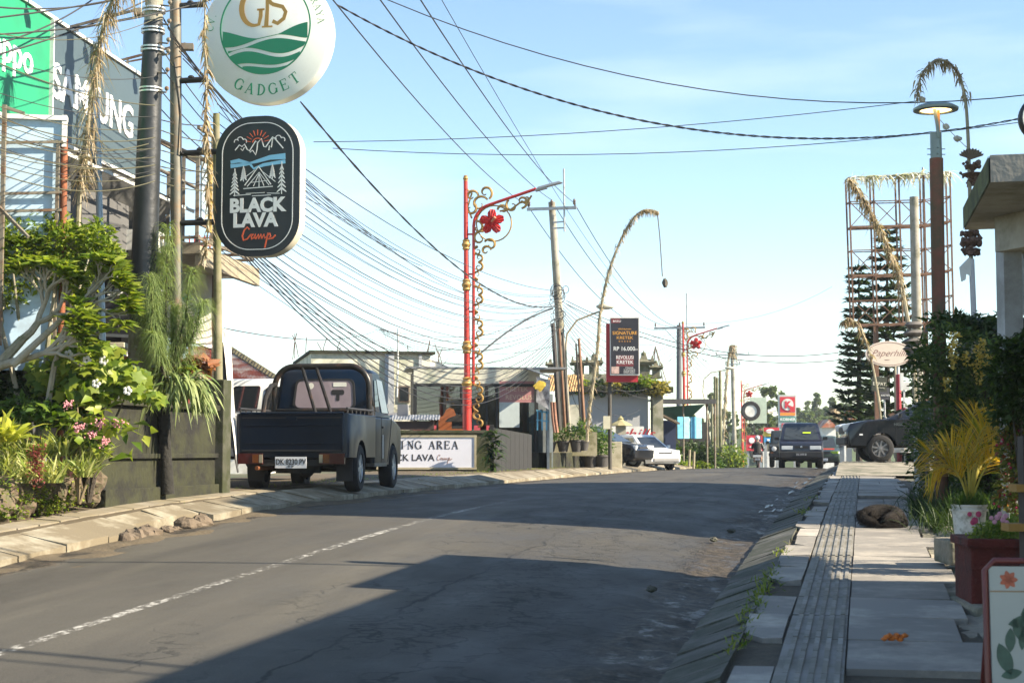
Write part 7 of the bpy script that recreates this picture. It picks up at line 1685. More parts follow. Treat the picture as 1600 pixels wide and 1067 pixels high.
# --- far signs: tyre, store pylon, red board
def simple_sign(name, label, px0, py0, px1, py1, Y, m_, base=None, d=.3, posts=True, cat='sign'):
    a = at(px0, py1, Y); b_ = at(px1, py0, Y); c = (a+b_)/2; zb_ = gxy(c.x, Y) if base is None else base
    t = thing(name, label, cat, (c.x, Y, zb_)); m = MB(); m.box(c, (b_.x-a.x, d, b_.z-a.z)); o = m.build('sign_board', m_, t)
    if posts:
        for x in (a.x+.15, b_.x-.15): m = MB(); m.box((x, Y+.05, (zb_+a.z)/2), (.18, .18, a.z-zb_)); m.build('post', galv, t)
    return t, o, c, FPX/Y
ck = mat('store_red', (.52, .02, .035), .5, 0, 0)
t, o, c, K = simple_sign('store_pylon', 'tall convenience store pylon sign with a white K in a circle on red', 1217, 617, 1243, 703, 150, mat('pylon_grey', (.45, .50, .48), .5), d=.5)
FP = lambda py, dx=0: plane_mat((c.x+dx, 149.7, at(0, py, 150).z), (1, 0, 0))
m = MB(); m.box((c.x, 149.72, at(0, 632, 150).z), (23.5/K, .04, 24/K)); m.build('red_panel', ck, t)
m = MB(); m.lathe([(0, -.01), (9.2/K, -.01), (9.2/K, .02), (0, .02)], (c.x, 149.67, at(0, 632, 150).z), 28, 'Y'); m.build('white_disc', white_wall, t)
m = MB(); text_mb(m, 'K', plane_mat((c.x, 149.63, at(0, 637, 150).z), (1, 0, 0)), 14/K, .05); m.prism([(0, 0), (.55, -.25), (.3, -.6)], 0, .02, Matrix.Translation((c.x, 149.62, at(0, 632, 150).z))); m.build('lettering', ck, t, fixn=False)
m = MB(); m.box((c.x, 149.72, at(0, 647, 150).z), (23.5/K, .04, 4.5/K)); m.build('orange_band', mat('store_orange', (.75, .25, .03), .5), t)
m = MB(); m.box((c.x, 149.72, at(0, 655, 150).z), (24.5/K, .06, 7.5/K)); gp = m.build('green_panel', mat('store_green', (.03, .20, .15), .5), t); m = MB(); text_mb(m, 'KORNER', FP(657.2), 6/K, .01, ext=.02); m.build('lettering', wt, gp, fixn=False)
m = MB()
for dx in (-6.5, .5, 7.5): m.box((c.x+dx/K, 149.72, at(0, 665, 150).z), (6/K, .05, 7/K))
m.build('promo_panel', ck, t); m = MB()
for dx in (-6.5, .5, 7.5): m.box((c.x+dx/K, 149.68, at(0, 665, 150).z), (1.5/K, .02, 5/K))
m.build('promo_print', wt, t)
t, o, c, K = simple_sign('red_shop_board', 'red shop board with white print under the big tyre sign', 1166, 680, 1191, 704, 140, ck)
m = MB(); m.ball((c.x-4.5/K, 139.8, c.z+4/K), 4.5/K, 10, 8, (1, .05, 1)); m.box((c.x-3/K, 139.82, c.z-6/K), (9/K, .02, 1.6/K)); m.build('white_print', wt, o)
m = MB(); 
for k in range(4): m.box((c.x+7/K, 139.8, c.z+9/K-5*k/K), (6.5/K, .03, 3/K))
m.build('dark_print', mat('print_navy', (.05, .06, .12), .5), o)
m = MB(); a = at(1173, 660, 139.5); m.box((at(1178, 0, 140).x, 140, at(0, 641, 140).z), (26/K, .15, 40/K))
tag(m.build('pale_board', mat('pale_green_board', (.42, .50, .40), .6, 0, .2)), 'pale green board right behind the giant tyre', 'sign board')
a = at(1173, 642, 139.4); m = MB(); m.lathe([(.52, -.16), (.78, -.18), (.85, -.08), (.85, .08), (.78, .18), (.52, .16)], a, 36, 'Y', caps=False); ty = thing('tyre_sign', 'giant tyre sign mounted above the red shop board', 'sign', a); m.build('tyre', mat('tyre', (0, 0, 0)), ty, smooth=True)
m = MB(); m.lathe([(0, -.1), (.52, -.12), (.52, .1), (0, .1)], a, 30, 'Y'); m.build('hub', white_wall, ty)
t, o, c, K = simple_sign('minimarket_board', 'minimarket board striped red white blue and yellow beyond the scooter', 1193, 668, 1217, 681, 145, mat('mini_yellow', (.70, .50, .05), .5))
m = MB(); m.box((c.x, 144.8, c.z+3.5/K), (24/K, .04, 6/K)); m.build('red_stripe', ck, o); m = MB(); m.ball((c.x-2/K, 144.76, c.z+1/K), 7/K, 14, 8, (1, .02, .5)); lz_ = m.build('white_lozenge', wt, o)
m = MB(); text_mb(m, 'Indomaret', plane_mat((c.x-2/K, 144.6, c.z), (1, 0, 0)), 3.2/K, .0, ext=.02); m.build('lettering', ck, lz_, fixn=False); m = MB(); m.box((c.x+8.5/K, 144.78, c.z), (7/K, .03, 3.2/K)); m.build('blue_stripe', mat('mini_blue', (.03, .20, .5), .5), o)
t, o, c, K = simple_sign('blue_shop_board', 'bright blue shop board just under the striped minimarket board', 1194, 683.5, 1216, 691, 144, mat('board_blue', (.03, .28, .60), .5)); m = MB(); m.box((c.x+3/K, 143.83, c.z), (8/K, .02, 3/K)); m.ball((c.x-5/K, 143.83, c.z), 2.5/K, 8, 6, (1, .05, .7)); m.build('white_print', wt, o)
simple_sign('white_store_wall', 'white store front wall behind the scooter riders', 1192, 705, 1214, 730, 155, white_wall, base=-1, posts=False, cat='wall')
# --- concrete canopy building at the right edge
zT, zB = 4.13, 3.90
A = Vector((755/2500*13.3, 13.3, 0)); B_ = Vector((712/2500*16.2, 16.2, 0))
cbld = thing('concrete_canopy_building', 'raw concrete canopy and column of a house at the right edge', 'building', (6.5, 12, .4))
rawc = mat('raw_concrete', (.34, .32, .27), .85, 0, .2, 2, bump=.4, bscale=20, stain=(.20, .19, .14), stain_scale=1.2, stain_amt=.6)
moss = mat('mossy_fascia', (.10, .11, .035), .95, 0, .4, 5, bump=.7, bscale=25, stain=(.05, .055, .02), stain_scale=3, stain_amt=.6)
m = MB(); e1 = Vector((7.9, 12.4, 0)); e2 = Vector((8.2, 15.4, 0))
P4 = [A, e1, e2, B_]; vs = [Vector((p.x, p.y, zB)) for p in P4]+[Vector((p.x, p.y, zT)) for p in P4]
m.add(vs, [(3, 2, 1, 0), (4, 5, 6, 7), (0, 1, 5, 4), (1, 2, 6, 5), (2, 3, 7, 6), (3, 0, 4, 7)]); m.build('canopy_slab', rawc, cbld)
m = MB(); o_ = Vector((-.012, 0, 0)); m.add([Vector((A.x, A.y+.01, zB+.005))+o_, Vector((B_.x, B_.y, zB+.005))+o_, Vector((B_.x, B_.y, zT-.005))+o_, Vector((A.x, A.y+.01, zT-.005))+o_], [(0, 1, 2, 3)]); m.build('moss_layer', moss, cbld)
q0 = at(1576, 400, 15.4); m = MB(); m.box((q0.x, 15.4, (zB-.3+.4)/2), (.175, .25, zB-.7)); m.build('column', mat('column_render', (.36, .38, .40), .8, 0, .12, 2, stain=(.25, .26, .26)), cbld)
m = MB(); m.bar((q0.x-.02, 15.35, zB-.17), (q0.x+1.0, 12.6, zB-.17), .3, .34); m.bar((q0.x, 15.4, zB-.15), (8.0, 14.6, zB-.15), .22, .3); m.build('beam', rawc, cbld)
m = MB(); m.box((8.6, 9.5, 2.6), (7.2, 7.0, 4.6), rz=-.216); m.build('wall', rawc, cbld)
m = MB(); a = at(1584, 372, 15.9); b_ = at(1640, 560, 15.2); m.bar(a, b_, .1, .3); m.build('stair_flight', mat('column_render', (0, 0, 0)), cbld)
m = MB()
for k in range(4): p = at(1590+8*k, 440+6*k, 16.4); m.tube([p, p+Vector((0, 0, .45))], .012, 6)
p = at(1586, 432, 16.4); m.tube([p, at(1640, 418, 16.4)], .015, 6); m.build('handrail', blk, cbld)
# roof line glimpsed behind the penjor
m = MB(); a = at(1505, 501, 30); b_ = at(1565, 499, 30); m.box(((a.x+b_.x)/2+.6, 31, a.z), (b_.x-a.x+1.6, 2, .12)); m.box(((a.x+b_.x)/2+.8, 31, a.z-1.2), (b_.x-a.x+.8, 1.6, 2.3)); tag(m.build('dark_shed', mat('shed_dark', (.05, .055, .06), .8)), 'dark flat roofed shed glimpsed over the hedge by the penjor foot', 'shed')
# unseen house added behind the hedge, sized to throw shade over road and truck
ho = thing('shade_house', 'unseen tall house added beyond the right edge to shade the road', 'house', (15, 28, 1.0))
m = MB(); m.box((16.2, 26.3, 5.6), (8, 15.45, 11.8)); m.build('wall', cream, ho); m = MB(); m.box((16.2, 26.3, 11.6), (8.4, 15.8, .3)); m.build('roof', rawc, ho)
# round mirror sign at the right edge
c = at(1628, 186, 15); m = MB(); m.lathe([(0, -.05), (.2, -.05), (.215, -.03), (.225, 0), (.215, .05), (0, .05)], c, 32, 'Y'); rm = thing('round_board', 'white round board with dark rim cut by the right edge above the canopy', 'sign', c); m.build('rim', blk, rm, smooth=True)
m = MB(); m.lathe([(0, -.01), (.20, -.01), (.2, .01), (0, .01)], c+Vector((0, -.055, 0)), 32, 'Y'); m.build('face', white_wall, rm); m = MB(); m.tube([c+Vector((.0, .05, -.2)), (c.x+.05, 15.0, zT)], .025, 8); m.build('post', blk, rm)
# --- retaining wall and hedge bed
m = MB()
for s0, s1 in ((19.5, 33),): wallseg(m, s0, s1, 2.9, .25, .4, EYE+.12)
tag(m.build('retaining_wall', mat('ochre_wall', (.17, .125, .08), .9, 0, .25, 2, bump=.4)), 'low brown retaining wall in the shade behind the golden palm', 'wall')
m = MB(); wallseg(m, 27.5, 30.5, .95, .15, .6, EYE+.36); tag(m.build('grey_hoarding', mat('pale_gate', (.30, .31, .30), .8, 0, .15)), 'pale grey panel between hedge and double cab', 'panel')
# --- red planter, bucket, board
brick = mat('red_planter', (.10, .016, .010), .9, 0, .3, 6, bump=.9, bscale=35, stain=(.05, .012, .008), stain_scale=5, stain_amt=.5)
a = at(1526, 845, 12.6); pl_ = thing('red_planter', 'rough red painted masonry planter box on the right verge', 'planter', (a.x+.6, 13.0, gxy(a.x, 13)))
zt_ = a.z
m = MB(); m.box((a.x+.65, 12.95, (zt_+.1)/2), (1.3, .75, zt_-.1), rz=-.1); m.build('box', brick, pl_, bevel=.02); m = MB(); m.box((a.x+.65, 12.95, zt_-.02), (1.36, .80, .07), rz=-.1); m.build('rim', brick, pl_, bevel=.012)
m = MB(); m.box((a.x+.75, 12.85, .32), (1.6, 1.0, .28), rz=-.05); m.build('footing', mat('verge_concrete', (0, 0, 0)), pl_, bevel=.04)
p = at(1515, 842, 15.6); r_ = .165
bk = thing('palm_bucket', 'dirty white plastic bucket holding the golden palm', 'bucket', p)
m = MB(); m.lathe([(r_*.82, 0), (r_*.98, .27), (r_*1.08, .272), (r_*1.08, .292), (r_, .294), (r_*1.01, .315), (r_*1.07, .318), (r_*1.07, .335), (r_*.97, .335), (r_*.9, .25)], p, 32); m.build('pail', mat('bucket_white', (.60, .60, .57), .6, 0, .12, 8, stain=(.28, .28, .24), stain_scale=9, stain_amt=.5), bk, smooth=True)
m = MB(); m.lathe([(0, .0), (r_*.93, 0)], p+Vector((0, 0, .29)), 20, caps=False); m.build('soil', under, bk)
m = MB(); m.box(p+Vector((.05, .1, -.12)), (.6, .6, .24)); tag(m.build('concrete_block', mat('verge_concrete', (0, 0, 0)), bevel=.03), 'rough concrete block under the white bucket', 'block')
# A-board with botanical tiles
Ya = 8.6; a = at(1541, 876, Ya); zb_ = gz(Ya, .9)
ab = thing('floral_board', 'red framed board of white tiles painted with leaves and an orange flower', 'board', (a.x+.35, Ya, zb_))
fw, fh = .66, a.z-zb_; M = plane_mat((a.x, Ya, zb_), (1, -.10, 0), (0, .06, 1))
frm = mat('frame_oxblood', (.11, .016, .012), .5, 0, .2, 5, coat=.2)
m = MB(); 
P = [(0, 0), (0, fh-.05), (.05, fh), (fw-.05, fh), (fw, fh-.05), (fw, 0)]
m.tube([M @ Vector((x, 0, z)) for x, z in P], .017, 10); m.tube([M @ Vector((x, 0, .1)) for x in (0, fw)], .014, 8); m.build('frame', frm, ab, smooth=True)
m = MB(); slabshape(m, [(.02, .1), (fw-.02, .1), (fw-.02, fh-.03), (.02, fh-.03)], M, -.008, .01); pn = m.build('panel', mat('tile_white', (.30, .33, .31), .3, 0, .06, 3), ab)
m = MB(); lv = random.Random(4)
def leafshape(mb, x, z, ln, wd, ang):
    F_ = M @ Matrix.Translation((x, -.0095, z)) @ Matrix.Rotation(-ang, 4, 'Y'); n = 10
    up = [(ln*i/n, wd*sin(pi*i/n)**.8) for i in range(n+1)]; 
    vs = [F_ @ Vector((p_[0], -.001, p_[1])) for p_ in up]+[F_ @ Vector((p_[0], -.001, -p_[1])) for p_ in up]; mb.add(vs, [(i, i+1, n+2+i, n+1+i) for i in range(n)])
for k in range(30): a_ = lv.uniform(0, 6.28); l_ = lv.uniform(.08, .2); x_ = lv.uniform(.1, fw-.12); z_ = lv.uniform(.2, fh-.3); leafshape(m, x_, z_, min(l_, (fw-.03-x_)/max(.15, cos(a_)) if cos(a_) > 0 else (x_-.03)/max(.15, -cos(a_))), lv.uniform(.02, .05), a_)
m.build('leaf_print', mat('print_leaf', (.04, .09, .06), .5, 0, .4, 12), pn, fixn=False)
m = MB(); 
for k in range(7): leafshape(m, .12, fh-.10, .05, .014, k*.9)
for k in range(5): leafshape(m, .30+.08*k, fh-.08, .06, .012, 1+k)
m.build('flower_print', mat('print_terracotta', (.38, .09, .04), .5, 0, .3, 10), pn, fixn=False)
m = MB(); slabshape(m, [(.02, fh-.165), (fw-.02, fh-.165), (fw-.02, fh-.158), (.02, fh-.158)], M, -.0105, -.008); m.build('border_print', mat('print_ochre', (.25, .16, .08), .5), pn)
m = MB(); m.tube([M @ Vector((.03, .02, fh-.1)), M @ Vector((.03, .4, .0))], .014, 8); m.build('prop_leg', frm, ab); m = MB(); m.tube([M @ Vector((fw-.03, .02, fh-.1)), M @ Vector((fw-.03, .4, .0))], .014, 8); m.build('prop_leg', frm, ab)
a = at(1600, 700, 10.5); m = MB(); m.box((a.x+.035, 10.5, 1.0), (.12, .12, 1.5)); tp3 = thing('timber_post', 'dark timber post with ochre bands at the right edge', 'post', (a.x, 10.5, .3)); m.build('post', mat('timber_dark', (.04, .03, .025), .7, 0, .4, 5), tp3)
m = MB()
for py, dx in ((762, 0), (823, -.05)): q_ = at(1600, py, 10.5); m.box((q_.x+.02+dx, 10.5, q_.z), (.19, .17, .05)); 
m.build('band', mat('ochre_band', (.30, .16, .03), .6), tp3, each=1)
m = MB(); 
for k in range(9): m.ball(ground(1398, 1005)+Vector((0, 0, .03))+Vector((-.07+.017*k, .02*sin(k*3), .012*(k % 3))), .02, 6, 4, (1.2, 1.3, .8), .5)
lf = m.build('fallen_leaf', mat('orange_leaf', (.55, .15, .02), .7, 0, .3, 30)); tag(lf, 'curled orange leaf lying on the near paving slabs', 'leaf')
# ---------------------------------------------------------------- sleeping dog
dc = at(1376, 812, 20.4); dc.z = gxy(dc.x, dc.y)
dg_ = thing('dog', 'dark brown brindle dog curled up asleep on the footpath', 'dog', dc, R(0))
dg_.scale = (1.12, 1.0, 1.15)
fur = mat('dog_fur', (.008, .006, .005), .95, 0, .4, 10, bump=.8, bscale=120, stain=(.014, .010, .007), stain_scale=3.2, stain_amt=.55)
# spine curls round from rump (right front) over the back to the shoulders (left) and the head tucked to the front
J = []; E = []
def chain(pts, link=None):
    b = len(J); J.extend(pts); 
    if link is not None: E.append((link, b))
    for i in range(len(pts)-1): E.append((b+i, b+i+1))
    return b
sp_ = chain([(.17, -.05, .105, .095, .10), (.22, .06, .12, .10, .105), (.12, .13, .135, .10, .115), (-.02, .15, .145, .105, .12), (-.14, .11, .135, .095, .11), (-.21, .02, .12, .07, .08), (-.215, -.07, .095, .055, .06), (-.17, -.13, .075, .058, .058), (-.10, -.155, .05, .036, .036), (-.045, -.16, .04, .024, .026)])
chain([(.10, -.12, .085, .075, .09), (-.0, -.16, .07, .05, .06), (.04, -.19, .035, .03, .03), (.12, -.21, .025, .024, .024), (.17, -.215, .02, .02, .02)], sp_)      # thigh, knee forward, hock, paw
chain([(-.12, .0, .08, .055, .06), (-.06, -.08, .05, .035, .035), (.0, -.12, .03, .026, .026), (-.05, -.17, .02, .022, .022)], sp_+4)    # foreleg
chain([(.27, -.07, .05, .03, .03), (.22, -.16, .03, .024, .024), (.12, -.235, .025, .022, .022), (0, -.25, .025, .02, .02), (-.09, -.235, .022, .012, .012)], sp_)   # tail along the front
bo_ = skinned('body', J, E, fur, dg_, sub=2)
me_ = bo_.data; B = []; D = []
for _ in range(9000):
    p_ = me_.polygons[random.randrange(len(me_.polygons))]; vs_ = [me_.vertices[i].co for i in p_.vertices]; u = [random.random() for _ in vs_]; s_ = sum(u); q_ = sum((v*k for v, k in zip(vs_, u)), Vector())/s_
    B.append(tuple(q_+Vector(dg_.location))); D.append(tuple(p_.normal*.55+Vector((-.5, -.2, -.25))))
V, F = blade_mesh(B, D, .026, .0035, rng, .3, 2, .4); fu = raw('fur', V, F, leafmat('fur_tips', [(.005, .004, .003), (.010, .007, .005), (.022, .015, .010), (.005, .004, .003)], .7, .1), dg_)
for sg, (x, y) in ((1, (-.225, -.11)), (-1, (-.15, -.10))):
    m = MB(); c = Vector((x, y, .13)); m.add([c+Vector((-.03, 0, -.01)), c+Vector((.03, .01, -.01)), c+Vector((sg*-.012, -.035, .045)), c+Vector((0, .025, 0))], [(0, 1, 2), (0, 2, 3), (1, 3, 2), (0, 3, 1)]); m.build('ear', fur, dg_, local=True, smooth=True)
m = MB(); m.ball((-.035, -.163, .042), .013, 8, 6); m.build('nose', mat('dog_nose', (.01, .01, .01), .4), dg_, local=True, smooth=True)
# ================================================================ PLANTS
G1 = leafmat('leaf_bright', [(.05, .10, .010), (.12, .19, .018), (.20, .27, .03), (.30, .34, .05), (.09, .15, .02)])
G2 = leafmat('leaf_dark', [(.015, .035, .010), (.03, .06, .015), (.05, .085, .02)], .5, .3)
G3 = leafmat('leaf_stripe', [(.16, .24, .04), (.34, .38, .10), (.50, .50, .24), (.12, .20, .03)], .4, .35)
G4 = leafmat('leaf_far', [(.06, .10, .03), (.10, .15, .045), (.15, .19, .06)], .7, .3)
G5 = leafmat('needle_green', [(.13, .20, .07), (.22, .30, .11), (.30, .36, .14)], .6, .4)
G6 = leafmat('palm_gold', [(.34, .24, .02), (.46, .30, .025), (.50, .36, .06), (.20, .22, .02)], .4, .5)
BR = leafmat('leaf_rust', [(.20, .07, .03), (.32, .13, .05), (.14, .06, .03)], .7, .2)
bark = mat('pale_bark', (.34, .31, .24), .85, 0, .25, 6, bump=.4, bscale=25, stain=(.18, .17, .10), stain_scale=3, stain_amt=.5)
dbark = mat('dark_bark', (.05, .04, .03), .9, 0, .4, 6, bump=.8, bscale=25)
PX = lambda px, py, Y: tuple(at(px, py, Y))
def foliage(t, blobs, n, ln, wd, m, name='foliage', shell=.4, up=.3, r=None):
    P_, D_ = crown_pts(blobs, n, rng, shell); V, F = leaf_mesh(P_, ln, wd, rng, up=up, dirs=D_); return raw(name, V, F, m, t)
def blob(px, py, Y, rx, ry=None, rz=None): p = at(px, py, Y); return (p.x, p.y, p.z, rx, ry or rx, rz or rx)
# --- plumeria
Ypl = 20.2; base = at(-70, 700, Ypl); base.z = gxy(base.x, base.y)
pt = thing('plumeria_tree', 'plumeria tree with thick pale forking branches and leaf tufts at the left edge', 'tree', base)
tr = MB(); tips = []
def fork(p, d, ln, r, lv):
    q_ = p+d*ln; mid = p.lerp(q_, .5)+Vector((random.gauss(0, .03), random.gauss(0, .03), -.02))*ln*2
    tr.tube([p, mid, q_], [r, r*.9, r*.8], 7)
    if lv == 0: tips.append((q_, d)); return
    for sg in (-1, 1, 0)[:3 if random.random() < .35 else 2]:
        a = random.uniform(.35, .65)*sg; ax = Vector((random.uniform(-.3, .3), 1, random.uniform(-.3, .3))) if random.random() < .7 else Vector((1, 0, 0))
        nd = (Matrix.Rotation(a, 3, ax.normalized()) @ d); nd = (nd+Vector((.06, 0, .10))).normalized(); fork(q_, nd, ln*random.uniform(.7, .88), r*.74, lv-1)
for (px0, py0, px1, py1, dy, r, lv) in ((-70, 700, -20, 590, 0, .10, 0), (-20, 590, 35, 530, 0, .075, 5), (-20, 590, 0, 500, .4, .07, 5), (20, 570, 85, 510, -.3, .05, 5), (-20, 590, -40, 480, .8, .06, 5), (-10, 575, 40, 560, -.2, .06, 4)):
    a = at(px0, py0, Ypl+(dy if px0 > 0 else 0)); b_ = at(px1, py1, Ypl+dy); 
    if lv == 0: tr.tube([a, b_], [r, r*.8], 8)
    else: tr.tube([a, b_], [r, r*.8], 8); d = (b_-a).normalized(); fork(b_, d, .29, r*.72, lv)
tr.build('trunk', bark, pt, smooth=True)
C_, D_ = [], []
for q_, d in tips:
    for k in range(7): a = random.uniform(0, 2*pi); dd = (d*.6+Vector((cos(a), sin(a), .35))).normalized(); C_.append(tuple(q_+dd*.11)); D_.append(tuple(dd))
V, F = leaf_mesh(C_, .23, .075, rng, up=.5, dirs=D_, spread=.4); raw('leaves', V, F, G1, pt)
# bright shrub mass behind the plumeria
p = at(50, 420, 22.0); t = thing('hedge_shrub', 'dense bright green shrub crown behind the plumeria branches', 'shrub', (p.x, 22, 1.1))
foliage(t, [blob(20, 395, 20.8, .4, .3, .45), blob(65, 372, 20.9, .3, .3, .3), blob(105, 385, 20.8, .33, .3, .38), blob(150, 372, 20.8, .25, .3, .26), blob(-30, 385, 20.7, .5, .3, .5), blob(170, 395, 20.7, .2, .2, .2), blob(40, 430, 20.9, .5, .3, .3), blob(110, 430, 20.9, .4, .3, .25), blob(0, 460, 20.8, .4, .3, .25), blob(85, 352, 20.9, .15, .2, .12), blob(30, 345, 20.9, .2, .2, .12)], 7000, .10, .042, G1, shell=.3)
m = MB(); limbs(m, (p.x*.93, 20.7, 1.0), [PX(20, 420, 20.5), PX(90, 410, 20.5), PX(140, 400, 20.5), PX(-20, 420, 20.5)], .06, rng); m.build('trunk', bark, t, smooth=True)
# lobed leaf shrub with white flowers
def lobed(C, size):
    """five lobed leaves as fans"""
    V = []; F = []; 
    for c in C:
        n = Vector((random.gauss(.15, .5), random.gauss(-.7, .4), random.gauss(.55, .35))).normalized(); x = n.orthogonal().normalized(); y = n.cross(x); a0 = random.uniform(0, 6.28); s_ = size*random.uniform(.6, 1.25); b0 = len(V); V.append(tuple(c+n*.01*0))
        for k in range(10):
            r_ = s_*(1 if k % 2 == 0 else .62)*(1.15 if k == 0 else 1); a = a0+2*pi*k/10; V.append(tuple(Vector(c)+(x*cos(a)+y*sin(a))*r_-n*(.18*s_ if k % 2 == 0 else 0)))
        for k in range(10): F.append((b0, b0+1+k, b0+1+(k+1) % 10))
    return V, F
def lobed_shrub(label, blobs, n, size, m_, base, white=0, stems=5):
    t = thing('lobed_leaf_shrub', label, 'shrub', base); P_, D_ = crown_pts(blobs, n, rng, .5); V, F = lobed([Vector(p_) for p_ in P_], size); raw('leaves', V, F, m_, t)
    m = MB(); limbs(m, base, [b_[:3] for b_ in blobs][:stems], .035, rng); m.build('stem', dbark, t, smooth=True)
    if white:
        m = MB(); 
        for k in range(white):
            b_ = random.choice(blobs); c = Vector(b_[:3])+Vector((random.gauss(0, .1), -b_[4]*.9, random.gauss(0, .12)))
            for j in range(5): a = 2*pi*j/5; m.ball(c+Vector((.035*cos(a), -.01, .035*sin(a))), .026, 5, 4, (1, .5, 1))
        m.build('flower', white_wall, t, each=5)
    return t
lobed_shrub('shrub with large lobed yellow green leaves and white flowers above the flower bed', [blob(120, 560, 20.4, .28, .3, .25), blob(165, 575, 20.3, .3, .3, .3), blob(205, 600, 20.4, .25, .3, .22), blob(85, 590, 20.6, .35, .3, .28), blob(140, 610, 20.3, .35, .3, .22), blob(100, 545, 20.8, .2, .2, .2), blob(240, 622, 20.5, .14, .2, .1)], 760, .088, G1, (*at(140, 700, 20.6)[:2], 1.0), 6)
p = at(40, 600, 21.2); t = thing('dark_shrub', 'dark green small leaved shrub between plumeria trunk and lobed leaf shrub', 'shrub', (p.x, p.y, 1.0))
foliage(t, [blob(20, 580, 21.2, .5, .4, .4), blob(70, 570, 21.4, .4, .4, .35), blob(-20, 600, 21, .5, .4, .4), blob(50, 630, 20.8, .5, .3, .3), blob(95, 640, 20.6, .4, .3, .22), blob(10, 540, 21.4, .35, .3, .3)], 4200, .12, .05, G2, shell=.3)
foliage(t, [blob(30, 640, 20.2, .3, .2, .18), blob(75, 645, 20.2, .3, .2, .16), blob(110, 655, 20.3, .25, .2, .14)], 500, .14, .06, leafm, 'young_foliage', .3)
# pink medinilla like plant
t = thing('pink_flower_shrub', 'shrub with drooping yellow green leaves and pink flower clusters above the striped border plants', 'shrub', (*at(130, 740, 20.0)[:2], 1.0))
C_ = []; D_ = []
for k in range(130): b_ = at(random.gauss(140, 38), random.gauss(672, 20), 20.0+random.gauss(0, .15)); C_.append(tuple(b_)); D_.append((random.gauss(0, .7), random.gauss(-.3, .5), random.gauss(-.3, .4)))
V, F = leaf_mesh(C_, .24, .10, rng, up=.4, dirs=D_, spread=.3); raw('leaves', V, F, G1, t)
m = MB()
for (px, py) in ((107, 632), (185, 660), (122, 668), (145, 680), (155, 662), (165, 690), (112, 738)):
    c = at(px, py, 19.75)
    for k in range(34): m.ball(c+Vector((random.gauss(0, .035), random.gauss(0, .03), random.gauss(0, .028))), .011, 5, 4)
m.build('flower_cluster', mat('pink_petal', (.62, .25, .28), .6, 0, .3, 30), t, each=34)
m = MB(); limbs(m, (*at(125, 740, 20.1)[:2], 1.0), [PX(100, 640, 20), PX(150, 640, 20), PX(185, 650, 20), PX(120, 620, 20.1)], .022, rng); m.build('stem', mat('stem_brown', (.22, .17, .10), .8), t)
# striped border plants: individual clumps
ps = 0
for k, (px, py, n, ln) in enumerate([(6, 735, 90, .42), (30, 745, 90, .40), (55, 738, 90, .42), (82, 744, 80, .38), (108, 735, 90, .42), (132, 735, 80, .40), (20, 712, 80, .42), (46, 708, 80, .42), (72, 705, 80, .42), (98, 702, 80, .44), (124, 705, 80, .44), (146, 715, 70, .42), (-12, 725, 90, .45), (-16, 690, 80, .45), (10, 685, 80, .45)]):
    Y = 19.6+(0 if py > 725 else .35)+(.2 if px > 100 else 0); p = at(px, py+10, Y)
    B = [(p.x+random.gauss(0, .06), p.y+random.gauss(0, .06), p.z) for _ in range(n)]; D = [(random.gauss(0, .62), random.gauss(0, .5), 1) for _ in range(n)]
    V, F = blade_mesh(B, D, ln, .028, rng, .32, 4, .25); tag(raw('striped_plant', V, F, G3), 'clump of narrow cream striped leaves in the left flower bed', 'plant', 'striped clumps in the flower bed')
p = at(5, 690, 19.4); B = [(p.x+random.gauss(0, .08), p.y+random.gauss(0, .06), p.z) for _ in range(70)]; D = [(random.gauss(.2, .6), random.gauss(-.1, .4), 1) for _ in B]
V, F = blade_mesh(B, D, .55, .07, rng, .5, 4, .25); tag(raw('broad_strap_plant', V, F, leafmat('strap_yellow', [(.30, .36, .04), (.46, .46, .07), (.22, .30, .03)])), 'plant with broad glossy yellow green strap leaves at the left edge of the bed', 'plant')
V, F = leaf_mesh([PX(random.gauss(57, 7), random.gauss(722, 16), 19.3) for _ in range(260)], .05, .02, rng); tag(raw('red_coleus', V, F, leafmat('wine_leaf', [(.25, .05, .06), (.35, .12, .10), (.2, .03, .05)])), 'small wine red leaved plant among the striped clumps', 'plant')
# bed rocks and low weeds
rock = mat('bed_rock', (.13, .095, .065), .95, 0, .4, 5, bump=1., bscale=14, stain=(.07, .08, .035), stain_scale=3, stain_amt=.5)
for k, (px, py, r_) in enumerate([(-10, 790, .24), (22, 785, .26), (50, 780, .22), (74, 774, .24), (98, 768, .2), (120, 764, .2), (140, 750, .2), (8, 765, .22), (40, 762, .2), (64, 755, .18), (90, 750, .2), (118, 745, .18), (131, 770, .13), (143, 777, .12)]):
    p = at(px, py, 19.5+px*.012); m = MB(); m.ball(p, r_, 11, 9, (1.1, .9, 1.0), .28)
    tag(m.build('bed_rock', rock, smooth=False), 'rough brown lava rock in the edging of the left flower bed', 'rock', 'rocks edging the flower bed')
m = MB(); s_a, o_a = 14, -10.95
vs = []
m.box((*RO(17.2, -11.6), 1.0), (1.6, 9, 1.0), rz=-math.atan2(DX, DY)); ob = m.build('flower_bed_soil', under); ob['kind'] = 'structure'
C_ = [PX(random.uniform(0, 140), 0, 1) for _ in range(0)]
B = []
for (px, py, n) in ((5, 800, 90), (40, 775, 60), (75, 790, 160), (95, 785, 120), (62, 770, 80), (120, 770, 80), (35, 800, 40), (10, 760, 50)):
    for _ in range(n): B.append(PX(px+random.gauss(0, 9), py+random.gauss(0, 8), 19.05+px*.012))
V, F = leaf_mesh(B, .055, .035, rng, up=.8); tag(raw('bed_weeds', V, F, G1), kind='stuff')
